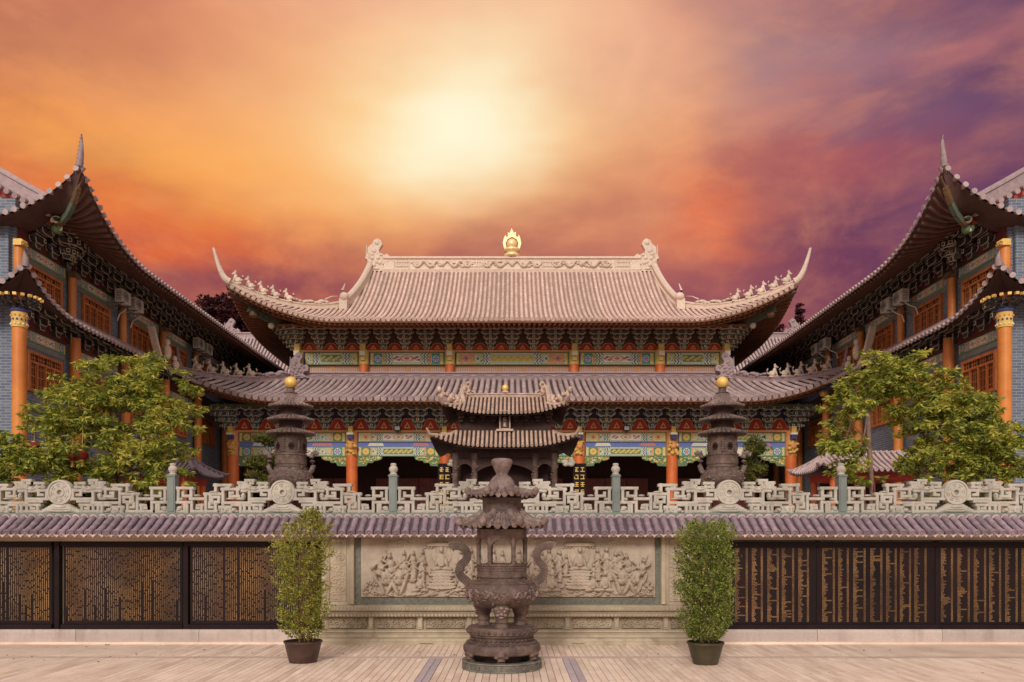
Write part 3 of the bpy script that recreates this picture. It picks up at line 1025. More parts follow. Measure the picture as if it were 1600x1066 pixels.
# ---- coping: eave board, pan sheet, roll tiles, drip tiles
b = MB()
prism_x(b, [(WY + 0.1, 1.545), (WY - 0.03, 1.545), (WY - 0.20, 1.60), (WY - 0.265, 1.60), (WY - 0.265, 1.625), (WY + 0.1, 1.70)], -14, -2.9)
b.build('eave_board', 'cream', wall, False)
b = MB()
prism_x(b, [(WY + 0.1, 1.565), (WY - 0.03, 1.565), (WY - 0.20, 1.60), (WY - 0.265, 1.60), (WY - 0.265, 1.625), (WY + 0.1, 1.70)], 2.76, 14)
b.build('eave_board', 'cream', wall, False)
b = MB()
prism_x(b, [(WY + 0.1, 1.60), (WY - 0.265, 1.60), (WY - 0.265, 1.625), (WY + 0.1, 1.70)], -2.9, 2.76)
b.build('eave_board', 'cream', wall, False)
TY0, TZ0, TY1, TZ1 = WY - 0.31, 1.66, WY + 0.13, 1.925
b = MB()
b.quad([(-14, TY0 + 0.02, TZ0 - 0.012), (14, TY0 + 0.02, TZ0 - 0.012), (14, TY1, TZ1 - 0.012), (-14, TY1, TZ1 - 0.012)])
b.build('pan_tiles', 'pan', wall, False)


def roll_tile(mb, path, r, courses, mi=0, disc=True, seg=6, mi_disc=None, taper=0.10):
    """half-round roll of overlapping tiles along path (eave first); X is the side direction"""
    P = [Vector(a) for a in path]
    n = len(P)

    def at(t):
        k = t * (n - 1)
        i = min(int(k), n - 2)
        return P[i].lerp(P[i + 1], k - i), (P[i + 1] - P[i]).normalized()
    rings = []
    for c_ in range(courses):
        rings.append((c_ / courses, r * (1 + taper)))
        rings.append(((c_ + 0.97) / courses, r * (1 - taper * 0.6)))
    vs, fs = [], []
    for t, rad in rings:
        a, d = at(t)
        s = Vector((1, 0, 0)) - d * d.x
        s.normalize()
        u = s.cross(d)
        if u.z < 0:
            u = -u
        for j in range(seg + 1):
            th = math.pi * j / seg
            vs.append(a + s * (math.cos(th) * rad) + u * (math.sin(th) * rad))
    k = seg + 1
    for i in range(len(rings) - 1):
        for j in range(seg):
            fs.append((i * k + j, i * k + j + 1, (i + 1) * k + j + 1, (i + 1) * k + j))
    mb.add(vs, fs, mi)
    if disc:
        a, d = at(0)
        s = Vector((1, 0, 0)) - d * d.x
        s.normalize()
        u = s.cross(d)
        if u.z < 0:
            u = -u
        vs = []
        m_ = 12
        for (rad, off) in ((r * 1.30, 0.03), (r * 1.30, -r * 0.3), (r * 0.98, -r * 0.3), (r * 0.90, -r * 0.18), (r * 0.42, -r * 0.18), (r * 0.30, -r * 0.32)):
            for j in range(m_):
                th = 2 * math.pi * j / m_
                vs.append(a + s * math.cos(th) * rad + u * (math.sin(th) * rad + r * 0.1) + d * off)
        fs = []
        for i in range(5):
            for j in range(m_):
                fs.append((i * m_ + j, i * m_ + (j + 1) % m_, (i + 1) * m_ + (j + 1) % m_, (i + 1) * m_ + j))
        fs.append(tuple(range(5 * m_, 6 * m_)))
        mb.add(vs, fs, mi if mi_disc is None else mi_disc)


TS = 0.1335
b = MB()
roll_tile(b, [(0, TY0, TZ0), (0, TY1, TZ1)], 0.044, 2, taper=0.13)
b.sweep([(0.050 * math.cos(a), TY1 - 0.03 - 0.045 * math.sin(a) * 0.4, TZ1 - 0.03 + 0.050 * math.sin(a)) for a in frange(0, math.pi, 9)], [(-0.006, -0.012), (0.006, -0.012), (0.006, 0.012), (-0.006, 0.012)], 1)
tile0 = b.build('roof_tile', ['walltile', 'drip'], wall, True, 50, origin=(0, TY0, TZ0))
b = MB()
b.prism([(-0.062, 0.012), (-0.05, -0.004), (-0.028, -0.018), (0, -0.046), (0.028, -0.018), (0.05, -0.004), (0.062, 0.012), (0.03, 0.0), (0, -0.004), (-0.03, 0.0)], TY0 - 0.004, TY0 + 0.03, 0, 0, TZ0 - 0.012)
drip0 = b.build('drip_tile', 'drip', wall, True, 40, origin=(0, TY0, TZ0))
first = True
for i in range(-66, 67):
    x = i * TS + 0.03
    if first:
        tile0.location = Vector((x, TY0, TZ0)) - W[wall.name]
        drip0.location = Vector((x + TS / 2, TY0, TZ0)) - W[wall.name]
        first = False
    else:
        o = dup(tile0, (x + random.uniform(-.003, .003), TY0 + random.uniform(-.006, .006), TZ0 + random.uniform(-.003, .003)), wall)
        o.rotation_euler = (random.uniform(-.01, .01), 0, random.uniform(-.02, .02))
        dup(drip0, (x + TS / 2, TY0, TZ0), wall)
b = MB()
prism_x(b, [(TY1 - 0.02, TZ1 - 0.06), (TY1 - 0.02, TZ1 + 0.055), (TY1 + 0.32, TZ1 + 0.055), (TY1 + 0.32, TZ1 - 0.06)], -14, 14)
b.build('coping_top', 'rail', wall, False)

# ================================================================ carved stone balustrade on the wall
BZ = TZ1 + 0.057
BY = TY1 + 0.12
bal = thing('balustrade', (0, BY, BZ), 'pale grey carved stone balustrade of scrolls and coin roundels on the wall top', 'balustrade')
zu = 0.001150
FRET = [  # thick carved bars, drawn as centre lines (units: zoomed pixels; x from the post, y down)
    [(138, 335), (335, 335)], [(320, 335), (320, 440)], [(320, 440), (212, 440), (212, 400)], [(148, 335), (148, 520)], [(128, 525), (300, 525)],
    [(232, 525), (232, 664)], [(110, 648), (232, 648)], [(262, 545), (262, 664)],
    [(325, 664), (325, 478)], [(310, 478), (495, 478)], [(325, 646), (478, 646)], [(462, 646), (462, 562)], [(470, 562), (398, 562), (398, 602), (420, 602)],
    [(515, 664), (515, 412)], [(500, 412), (735, 412)], [(515, 644), (655, 644)], [(645, 644), (645, 535)], [(655, 535), (562, 535), (562, 590), (602, 590)],
    [(600, 520), (600, 455)], [(590, 455), (694, 455)], [(690, 455), (690, 520), (640, 520)], [(575, 440), (575, 510)],
    [(745, 548), (745, 345)], [(730, 348), (955, 348)], [(938, 348), (938, 445)], [(955, 445), (838, 445)], [(838, 450), (838, 400), (870, 400)],
    [(745, 532), (1115, 532)], [(1098, 545), (1098, 385)],
    [(648, 395), (648, 290)], [(632, 295), (845, 295)], [(825, 295), (825, 335), (790, 335)],
    [(728, 655), (728, 590)], [(700, 588), (850, 588)], [(834, 588), (834, 655)], [(850, 648), (710, 648)], [(775, 640), (775, 615), (800, 615)],
    [(980, 555), (980, 664)], [(870, 560), (960, 560)],
    [(1032, 664), (1032, 545)], [(1015, 560), (1270, 560)], [(1248, 560), (1248, 664)], [(1265, 648), (1015, 648)], [(1160, 575), (1160, 608), (1200, 608)], [(1100, 560), (1100, 640)],
    [(1110, 480), (1380, 480)], [(1120, 512), (1300, 512)], [(1366, 480), (1366, 362)], [(1382, 366), (1245, 366)], [(1260, 366), (1260, 425), (1312, 425)],
    [(968, 320), (968, 262)], [(952, 264), (1060, 264)], [(1030, 264), (1030, 300), (1000, 300)],
    [(1232, 310), (1232, 268)], [(1216, 270), (1330, 270)], [(1318, 270), (1318, 325)], [(1330, 320), (1270, 320)],
    [(1050, 300), (1050, 240)], [(1050, 232), (1150, 232)], [(1140, 232), (1140, 268), (1110, 268)],
    [(940, 330), (1240, 330)], [(1000, 372), (1230, 372)]]
BLOBS = [(190, 485, 34, 26), (165, 605, 48, 34), (150, 628, 40, 22), (395, 435, 45, 16), (620, 385, 70, 14), (1015, 440, 34, 46), (980, 480, 60, 22), (850, 478, 80, 14),
         (890, 630, 42, 34), (935, 650, 36, 18), (1090, 320, 52, 46), (1170, 350, 60, 28), (1060, 380, 30, 20), (1210, 385, 34, 14), (1110, 355, 20, 20),
         (700, 620, 20, 40), (1080, 300, 24, 30), (950, 480, 40, 16), (1185, 318, 20, 16)]


def fretwork(sx):
    b = MB(sx)
    for k, ln in enumerate(FRET):
        for i in range(len(ln) - 1):
            (xa, ya), (xb, yb) = ln[i], ln[i + 1]
            w_ = 0.044
            yo = 0.0015 * (k % 9) + 0.0007 * i
            ua, ub = (xa - 60) * zu, (xb - 60) * zu
            za, zb = (665 - ya) * zu, (665 - yb) * zu
            h = w_ / 2
            if abs(xa - xb) > abs(ya - yb):
                b.bb(min(ua, ub) - h, max(ua, ub) + h, -0.055 + yo, 0.055 - yo, za - h, za + h)
                b.bb(min(ua, ub) - h + 0.007, max(ua, ub) + h - 0.007, -0.060 + yo, -0.052 + yo, za - h + 0.008, za + h - 0.008)
            else:
                b.bb(ua - h, ua + h, -0.0557 + yo, 0.0557 - yo, min(za, zb) - h, max(za, zb) + h)
                b.bb(ua - h + 0.008, ua + h - 0.008, -0.0607 + yo, -0.0527 + yo, min(za, zb) - h + 0.007, max(za, zb) + h - 0.007)
    for (xa, ya, rx, ry) in BLOBS:
        b.ell(((xa - 60) * zu, -0.02, (665 - ya) * zu), (rx * zu, 0.05, ry * zu), 0, 10, 6)
        b.ell(((xa - 60) * zu + 0.3 * rx * zu, -0.045, (665 - ya) * zu + 0.25 * ry * zu), (rx * zu * 0.5, 0.03, ry * zu * 0.5), 0, 8, 5)
    return b


fr0 = fretwork(1).build('fretwork_panel', 'fret', bal, True, 30, origin=(0, 0, 0))
fr1 = fretwork(-1).build('fretwork_panel', 'fret', bal, True, 30, origin=(0, 0, 0))
# coin roundel
b = MB()
rm = 0.192
prof = [(rm, 0.0), (rm, 0.10), (rm * 0.985, 0.115), (rm * 0.86, 0.115), (rm * 0.83, 0.098), (rm * 0.40, 0.098), (rm * 0.36, 0.112), (rm * 0.20, 0.112), (rm * 0.17, 0.06), (0.0, 0.06)]
bb_ = MB()
bb_.lathe(prof, (0, 0, 0), 40)
b.add([(x, -z + 0.05, y) for x, y, z in bb_.v], bb_.f)
for i in range(8):
    a = i * math.pi / 4 + 0.2
    for k in (0.52, 0.68):
        rot = Matrix.Rotation(-a, 3, 'Y')
        b.box((math.cos(a) * rm * k, -0.052, math.sin(a) * rm * k), (rm * 0.07, 0.014, rm * (0.30 if k > 0.6 else 0.16)), 0, rot)
md0 = b.build('coin_roundel', 'fret', bal, True, 30, origin=(0, 0, 0))
b = MB()
for i in range(7):
    for s in (-1, 1):
        b.ell((s * (0.03 + 0.042 * i), 0.0, 0.012 + 0.014 * (6 - i)), (0.07, 0.058, 0.03 + 0.012 * (6 - i)), 0, 10, 6)
for k in range(3):
    b.ell((0, -0.03 - 0.01 * k, 0.03 + 0.03 * k), (0.20 - 0.05 * k, 0.04, 0.03), 0, 12, 6)
cl0 = b.build('cloud_support', 'fret', bal, True, 60, origin=(0, 0, 0))
# post
b = MB()
pw = 0.06
b.bb(-pw, pw, -0.075, 0.075, -0.055, 0.555)
b.bb(-pw + 0.018, pw - 0.018, -0.083, -0.074, 0.02, 0.52)
b.bb(-pw - 0.012, pw + 0.012, -0.087, 0.087, 0.556, 0.572)
b.bb(-pw - 0.004, pw + 0.004, -0.079, 0.079, 0.572, 0.588)
ps0 = b.build('post', 'rail', bal, False, origin=(0, 0, 0))
b = MB()
b.lathe([(0.056, 0.588), (0.058, 0.60), (0.044, 0.612), (0.046, 0.625), (0.064, 0.65), (0.069, 0.675), (0.062, 0.70), (0.044, 0.722), (0.038, 0.73), (0.046, 0.738), (0.046, 0.752), (0.036, 0.764), (0.0, 0.766)], (0, 0, 0), 20)
fn0 = b.build('post_finial', 'fret', ps0, True, 60, origin=(0, 0, 0))
PXS = [-8.68, -5.235, -1.83, 1.60, 5.08, 8.58]
used = dict(f=False, g=False, m=False, c=False, p=False)


def place0(o, key, w):
    if not used[key]:
        used[key] = True
        o.location = Vector(w) - W[bal.name]
        W[o.name] = Vector(w)
        return o
    return dup(o, w, bal)


for i, x in enumerate(PXS):
    if i == 0:
        ps0.location = Vector((x, BY, BZ)) - W[bal.name]
        W[ps0.name] = Vector((x, BY, BZ))
        fn0.location = (0, 0, 0)
    else:
        pp_ = dup(ps0, (x, BY, BZ), bal)
        dup(fn0, (x, BY, BZ), pp_)
    if i < len(PXS) - 1:
        L = (PXS[i + 1] - x) / 2
        xm = (x + PXS[i + 1]) / 2
        k = L / ((1540 - 60) * zu)
        for o, key, xx in ((fr0, 'f', x), (fr1, 'g', PXS[i + 1])):
            q_ = place0(o, key, (xx, BY, BZ))
            q_.scale = (k, 1, 1)
        place0(md0, 'm', (xm, BY, BZ + 0.315))
        place0(cl0, 'c', (xm, BY, BZ))

# ================================================================ bronze incense burner in front
cx, cy = -0.125, 9.86
cen = thing('incense_burner', (cx, cy, 0), 'tall weathered bronze incense burner with two roofs standing in the courtyard centre', 'incense burner')
C3 = (cx, cy, 0)


def lathe_part(name, prof, m_, parent, seg=40, rmod=None, ang=38, a0=0.0):
    b = MB()
    b.lathe(prof, C3, seg, 0, a0, rmod)
    return b.build(name, m_, parent, True, ang)


br = lathe_part('base_ring', [(0.36, 0.0), (0.492, 0.0), (0.495, 0.012), (0.482, 0.02), (0.482, 0.085), (0.495, 0.095), (0.49, 0.108), (0.40, 0.112), (0.36, 0.09)], 'bronze_green', cen, 48)
b = MB()
for i in range(44):
    a = 2 * math.pi * i / 44
    for (dz, hh, ww) in ((0.036, 0.006, 0.022), (0.068, 0.006, 0.022), (0.052, 0.03, 0.005)):
        rot = Matrix.Rotation(a, 3, 'Z')
        b.box((cx + math.cos(a) * 0.484, cy + math.sin(a) * 0.484, dz), (0.012, ww * 2, hh), 0, rot)
tag(b.build('key_pattern', 'bronze_green', br, False), kind='stuff')
for i in range(6):
    a = -math.pi / 2 + i * math.pi / 3
    b = MB()
    ca, sa = math.cos(a), math.sin(a)
    b.tube([(cx + ca * r_, cy + sa * r_, z_) for r_, z_ in ((0.44, 0.108), (0.45, 0.135), (0.425, 0.165), (0.44, 0.20), (0.42, 0.225))], [0.06, 0.045, 0.05, 0.07, 0.07], 10)
    for s in (-1, 1):
        b.ell((cx + ca * 0.45 - sa * 0.055 * s, cy + sa * 0.45 + ca * 0.055 * s, 0.19), (0.035, 0.035, 0.028))
    b.build('scroll_foot', 'bronze', cen, True, 60)
lathe_part('base_core', [(0.30, 0.10), (0.30, 0.25), (0.2, 0.25)], 'bronze_dark', cen, 32)
lathe_part('base_cushion', [(0.36, 0.205), (0.44, 0.19), (0.465, 0.205), (0.478, 0.24), (0.474, 0.28), (0.455, 0.305), (0.43, 0.315), (0.40, 0.335), (0.375, 0.34), (0.375, 0.355)], 'bronze', cen, 48)
pt_ = lathe_part('pedestal', [(0.37, 0.345), (0.372, 0.39), (0.40, 0.405), (0.40, 0.425), (0.425, 0.435), (0.425, 0.50), (0.41, 0.515), (0.0, 0.515)], 'bronze', cen, 48)
b = MB()
for i in range(36):
    a = 2 * math.pi * i / 36
    b.ell((cx + math.cos(a) * 0.425, cy + math.sin(a) * 0.425, 0.467), (0.022, 0.022, 0.022), 0, 6, 4)
    b.ell((cx + math.cos(a) * 0.378, cy + math.sin(a) * 0.378, 0.368), (0.022, 0.022, 0.016), 0, 6, 4)
    b.ell((cx + math.cos(a) * 0.415, cy + math.sin(a) * 0.415, 0.325), (0.028, 0.028, 0.012), 0, 6, 4)
tag(b.build('boss_band', 'bronze', pt_, True, 60), kind='stuff')
for i in range(3):
    a = -math.pi / 2 + i * 2 * math.pi / 3
    lx, ly = cx + math.cos(a) * 0.26, cy + math.sin(a) * 0.26
    b = MB()
    b.lathe([(0.085, 0.512), (0.09, 0.53), (0.075, 0.545), (0.068, 0.57), (0.082, 0.585), (0.075, 0.60), (0.075, 0.64), (0.095, 0.69), (0.108, 0.73), (0.10, 0.79), (0.05, 0.82)], (lx, ly, 0), 18)
    lg = b.build('leg', 'bronze', cen, True, 60)
    b = MB()
    ca, sa = math.cos(a), math.sin(a)

    def face(u, rad, z):
        return (lx + ca * rad - sa * u, ly + sa * rad + ca * u, z)
    b.ell(face(0, 0.09, 0.685), (0.028, 0.028, 0.022))
    for s in (-1, 1):
        b.ell(face(s * 0.038, 0.095, 0.722), (0.020, 0.020, 0.016))
        b.ell(face(s * 0.062, 0.085, 0.75), (0.03, 0.03, 0.02))
        b.ell(face(s * 0.045, 0.088, 0.675), (0.026, 0.024, 0.02))
    b.ell(face(0, 0.08, 0.645), (0.04, 0.03, 0.016))
    b.ell(face(0, 0.10, 0.762), (0.03, 0.02, 0.018))
    b.build('lion_mask', 'bronze_worn', lg, True, 60)
bw = lathe_part('bowl', [(0.10, 0.735), (0.26, 0.745), (0.35, 0.785), (0.415, 0.84), (0.443, 0.90), (0.446, 0.95), (0.43, 1.0), (0.40, 1.035), (0.405, 1.045), (0.36, 1.075), (0.31, 1.085), (0.31, 1.10)], 'bronze', cen, 48, None, 60)
b = MB()
rb = random.Random(8)
for i in range(420):
    a = rb.uniform(0, 2 * math.pi)
    z_ = rb.gauss(0.91, 0.05)
    if not 0.80 < z_ < 1.01:
        continue
    rad = 0.443 - max(0, (0.90 - z_)) * 0.35 - max(0, (z_ - 0.96)) * 0.4
    b.ell((cx + math.cos(a) * rad, cy + math.sin(a) * rad, z_), (rb.uniform(0.008, 0.022), rb.uniform(0.008, 0.022), rb.uniform(0.005, 0.014)), 0, 6, 4)
for k in range(8):                      # dragon coils
    a0 = k * math.pi / 4 + 0.2
    path = []
    for j in range(15):
        a = a0 + j * 0.042
        z_ = 0.915 + 0.035 * math.sin(j * 1.1)
        path.append((cx + math.cos(a) * 0.448, cy + math.sin(a) * 0.448, z_))
    b.tube(path, [0.004 + 0.012 * math.sin(math.pi * j / 14) for j in range(15)], 6)
tag(b.build('dragon_relief', 'bronze_worn', bw, True, 60), kind='stuff')
for s in (-1, 1):
    ctl = [(0.36, 0.99), (0.43, 1.06), (0.50, 1.12), (0.525, 1.19), (0.50, 1.26), (0.445, 1.32), (0.425, 1.38), (0.45, 1.45), (0.52, 1.495), (0.60, 1.50), (0.635, 1.48)]
    b = MB()
    pts = []
    for i in range(len(ctl) - 1):
        p_, q_ = ctl[i], ctl[i + 1]
        pm1, pp1 = ctl[max(i - 1, 0)], ctl[min(i + 2, len(ctl) - 1)]
        for k in range(3):
            t = k / 3
            h = lambda d: 0.5 * (2 * p_[d] + (q_[d] - pm1[d]) * t + (2 * pm1[d] - 5 * p_[d] + 4 * q_[d] - pp1[d]) * t * t + (3 * p_[d] - pm1[d] - 3 * q_[d] + pp1[d]) * t ** 3)
            pts.append((cx + s * h(0), cy, h(1)))
    pts.append((cx + s * ctl[-1][0], cy, ctl[-1][1]))
    prof = [(-0.05, -0.045), (0.05, -0.045), (0.05, 0.045), (-0.05, 0.045)]
    n_ = len(pts)
    scs = [1.0 if i < n_ - 7 else 1.0 + 0.05 * (i - n_ + 7) for i in range(n_)]
    b.sweep(pts, prof, 0, scs, up=(0, 1, 0))
    hd = b.build('handle', 'bronze', cen, True, 40)
    b = MB()
    for i in range(1, n_ - 1):
        a_, c_ = Vector(pts[i]), Vector(pts[i + 1]) - Vector(pts[i - 1])
        c_.normalize()
        sd_ = c_.cross(Vector((0, 1, 0)))
        b.bar(a_ + Vector((0, -0.051, 0)) - sd_ * 0.04, a_ + Vector((0, -0.051, 0)) + sd_ * 0.04, 0.010, 0.010, up=(0, 1, 0))
    b.build('handle_ribs', 'bronze', hd, False)
dr = lathe_part('drum', [(0.295, 1.10), (0.30, 1.115), (0.312, 1.12), (0.312, 1.14), (0.303, 1.15), (0.303, 1.195), (0.312, 1.20), (0.312, 1.215), (0.303, 1.22), (0.303, 1.25), (0.315, 1.26), (0.315, 1.278), (0.20, 1.278)], 'bronze', cen, 48)
b = MB()
for i in range(14):
    a = 2 * math.pi * i / 14
    b.ell((cx + math.cos(a) * 0.30, cy + math.sin(a) * 0.30, 1.097), (0.016, 0.016, 0.014), 0, 8, 5)
for i in range(40):
    a = 2 * math.pi * i / 40
    b.ell((cx + math.cos(a) * 0.304, cy + math.sin(a) * 0.304, 1.236), (0.014, 0.014, 0.009), 0, 6, 4)
tag(b.build('drum_studs', 'bronze', dr, True, 60), kind='stuff')
# open chamber with six posts and arched heads
b = MB()
b.lathe([(0.285, 1.60), (0.305, 1.60), (0.305, 1.70), (0.20, 1.72)], C3, 36)
b.lathe([(0.285, 1.60), (0.285, 1.70)], C3, 36, cap=False)
b.build('chamber_ring', 'bronze', cen, True)
for i in range(6):
    a = -math.pi / 2 + math.pi / 6 + i * math.pi / 3
    b = MB()
    px_, py_ = cx + math.cos(a) * 0.285, cy + math.sin(a) * 0.285
    b.lathe([(0.036, 1.278), (0.038, 1.29), (0.026, 1.30), (0.027, 1.54), (0.034, 1.56), (0.03, 1.61)], (px_, py_, 0), 10)
    b.ell((px_, py_, 1.47), (0.03, 0.03, 0.03), 0, 8, 5)
    po = b.build('chamber_post', 'bronze', cen, True, 60)
    # arch spandrel between this post and the next
    b = MB()
    a2 = a + math.pi / 3
    N = 12
    for k in range(N):
        t0, t1 = k / N, (k + 1) / N
        aa, ab = lerp(a, a2, t0), lerp(a, a2, t1)
        za = 1.43 + 0.155 * math.sin(math.pi * t0) ** 0.55
        zb = 1.43 + 0.155 * math.sin(math.pi * t1) ** 0.55
        for rad, fl in ((0.296, 1), (0.276, 0)):
            pts4 = [(cx + math.cos(aa) * rad, cy + math.sin(aa) * rad, za), (cx + math.cos(ab) * rad, cy + math.sin(ab) * rad, zb),
                    (cx + math.cos(ab) * rad, cy + math.sin(ab) * rad, 1.615), (cx + math.cos(aa) * rad, cy + math.sin(aa) * rad, 1.615)]
            b.quad(pts4 if fl else pts4[::-1])
        b.quad([(cx + math.cos(aa) * 0.276, cy + math.sin(aa) * 0.276, za), (cx + math.cos(ab) * 0.276, cy + math.sin(ab) * 0.276, zb),
                (cx + math.cos(ab) * 0.296, cy + math.sin(ab) * 0.296, zb), (cx + math.cos(aa) * 0.296, cy + math.sin(aa) * 0.296, za)])
    b.build('arch', 'bronze', po, True, 50)


def poly_roof(parent, name, m_, zt, rt, ze, re, nside, lift, tiles, c=C3, tile_r=0.022, tip=True):
    """polygonal tiled roof with lifted corners: skin, tile ribs and underside in one casting"""
    b = MB()
    N = nside * tiles

    def pt(k, t):
        u = (k / tiles) % 1.0
        e = abs(u - 0.5) * 2          # 1 at corners
        a = 2 * math.pi * k / N - math.pi / 2 + math.pi / nside
        ac = math.cos(math.pi / nside) / math.cos((u - 0.5) * 2 * math.pi / nside)
        r_ = lerp(re, rt, t) * lerp(ac, 1, t * 0.5) * (1 + 0.06 * e ** 3 * (1 - t))
        z_ = lerp(ze, zt, 0.35 * t + 0.65 * t * t) + lift * e ** 3 * (1 - t) ** 2
        return Vector((c[0] + math.cos(a) * r_, c[1] + math.sin(a) * r_, c[2] + z_))
    ts = frange(0, 1, 7)
    b.grid(lambda k, t: pt(k, t), list(range(N + 1)), ts)
    b.grid(lambda k, t: pt(k, t * 0.75) + Vector((0, 0, -0.02 - 0.03 * t)), list(range(N + 1)), frange(0, 1, 4), 1, flip=True)  # underside in darker bronze, the eave shade put into its colour
    for k in range(N):
        path = [pt(k + 0.5, t) + Vector((0, 0, 0.004)) for t in ts]
        b.tube([path[0] - (path[1] - path[0]) * 0.12] + path, [tile_r * 1.15] + [tile_r * lerp(1, 0.45 if rt < re * 0.6 else 0.8, t) for t in ts], 8)
    rf = b.build(name, [m_, 'bronze_dark'], parent, True, 60)
    for i in range(nside):
        k = i * tiles
        path = [pt(k + 1e-4, t) + Vector((0, 0, 0.012)) for t in ts]
        b = MB()
        b.tube([path[0] + (path[0] - path[1]) * 0.22 + Vector((0, 0, 0.03))] + path, [tile_r * 0.7] + [tile_r * 1.3] * len(ts), 8)
        if tip:
            b.ell(path[0] + Vector((0, 0, 0.02)), (tile_r * 1.5, tile_r * 1.5, tile_r * 1.7), 0, 8, 5)
        b.build('hip_ridge', m_, rf, True, 60)
    return rf


poly_roof(cen, 'lower_roof', 'bronze_worn', 1.905, 0.25, 1.735, 0.53, 8, 0.035, 4, tile_r=0.034)
lathe_part('roof_neck', [(0.30, 1.70), (0.235, 1.74), (0.235, 1.88), (0.262, 1.90), (0.262, 1.925), (0.238, 1.94), (0.238, 2.06), (0.29, 2.08)], 'bronze', cen, 32)
poly_roof(cen, 'upper_roof', 'bronze_worn', 2.20, 0.16, 2.105, 0.42, 8, 0.03, 4, tile_r=0.028)
dm = lathe_part('dome_cap', [(0.20, 2.17), (0.175, 2.20), (0.165, 2.25), (0.14, 2.30), (0.105, 2.345), (0.085, 2.36)], 'bronze_worn', cen, 48, lambda a: 1 + 0.035 * math.cos(24 * a), 60)
lathe_part('finial_cup', [(0.085, 2.355), (0.088, 2.365), (0.07, 2.375), (0.07, 2.39), (0.078, 2.40), (0.105, 2.46), (0.128, 2.51), (0.132, 2.54), (0.122, 2.56), (0.10, 2.572), (0.0, 2.572)], 'bronze_worn', cen, 32, None, 60)


# ================================================================ foliage helper
def leaves(name, bases, dirs, L, Wd, m_, parent, origin, fold=0.25, rng=RNG):
    n = len(bases)
    d = dirs / np.linalg.norm(dirs, axis=1, keepdims=True)
    rv = rng.normal(size=(n, 3))
    s = np.cross(d, rv)
    s /= np.linalg.norm(s, axis=1, keepdims=True) + 1e-9
    nn = np.cross(s, d)
    L = np.asarray(L).reshape(-1, 1) * np.ones((n, 1))
    Wd = np.asarray(Wd).reshape(-1, 1) * np.ones((n, 1))
    v0 = bases
    mid = bases + d * L * 0.45
    v1 = mid + s * Wd * 0.5 + nn * Wd * fold
    v2 = bases + d * L - nn * Wd * fold * 0.6
    v3 = mid - s * Wd * 0.5 + nn * Wd * fold
    V = np.stack([v0, v1, v2, v3], 1).reshape(-1, 3)
    I = np.arange(n) * 4
    F = np.concatenate([np.stack([I, I + 1, I + 2], 1), np.stack([I, I + 2, I + 3], 1)], 0)
    return np_mesh(name, V, F, m_, parent, origin, smooth=False)


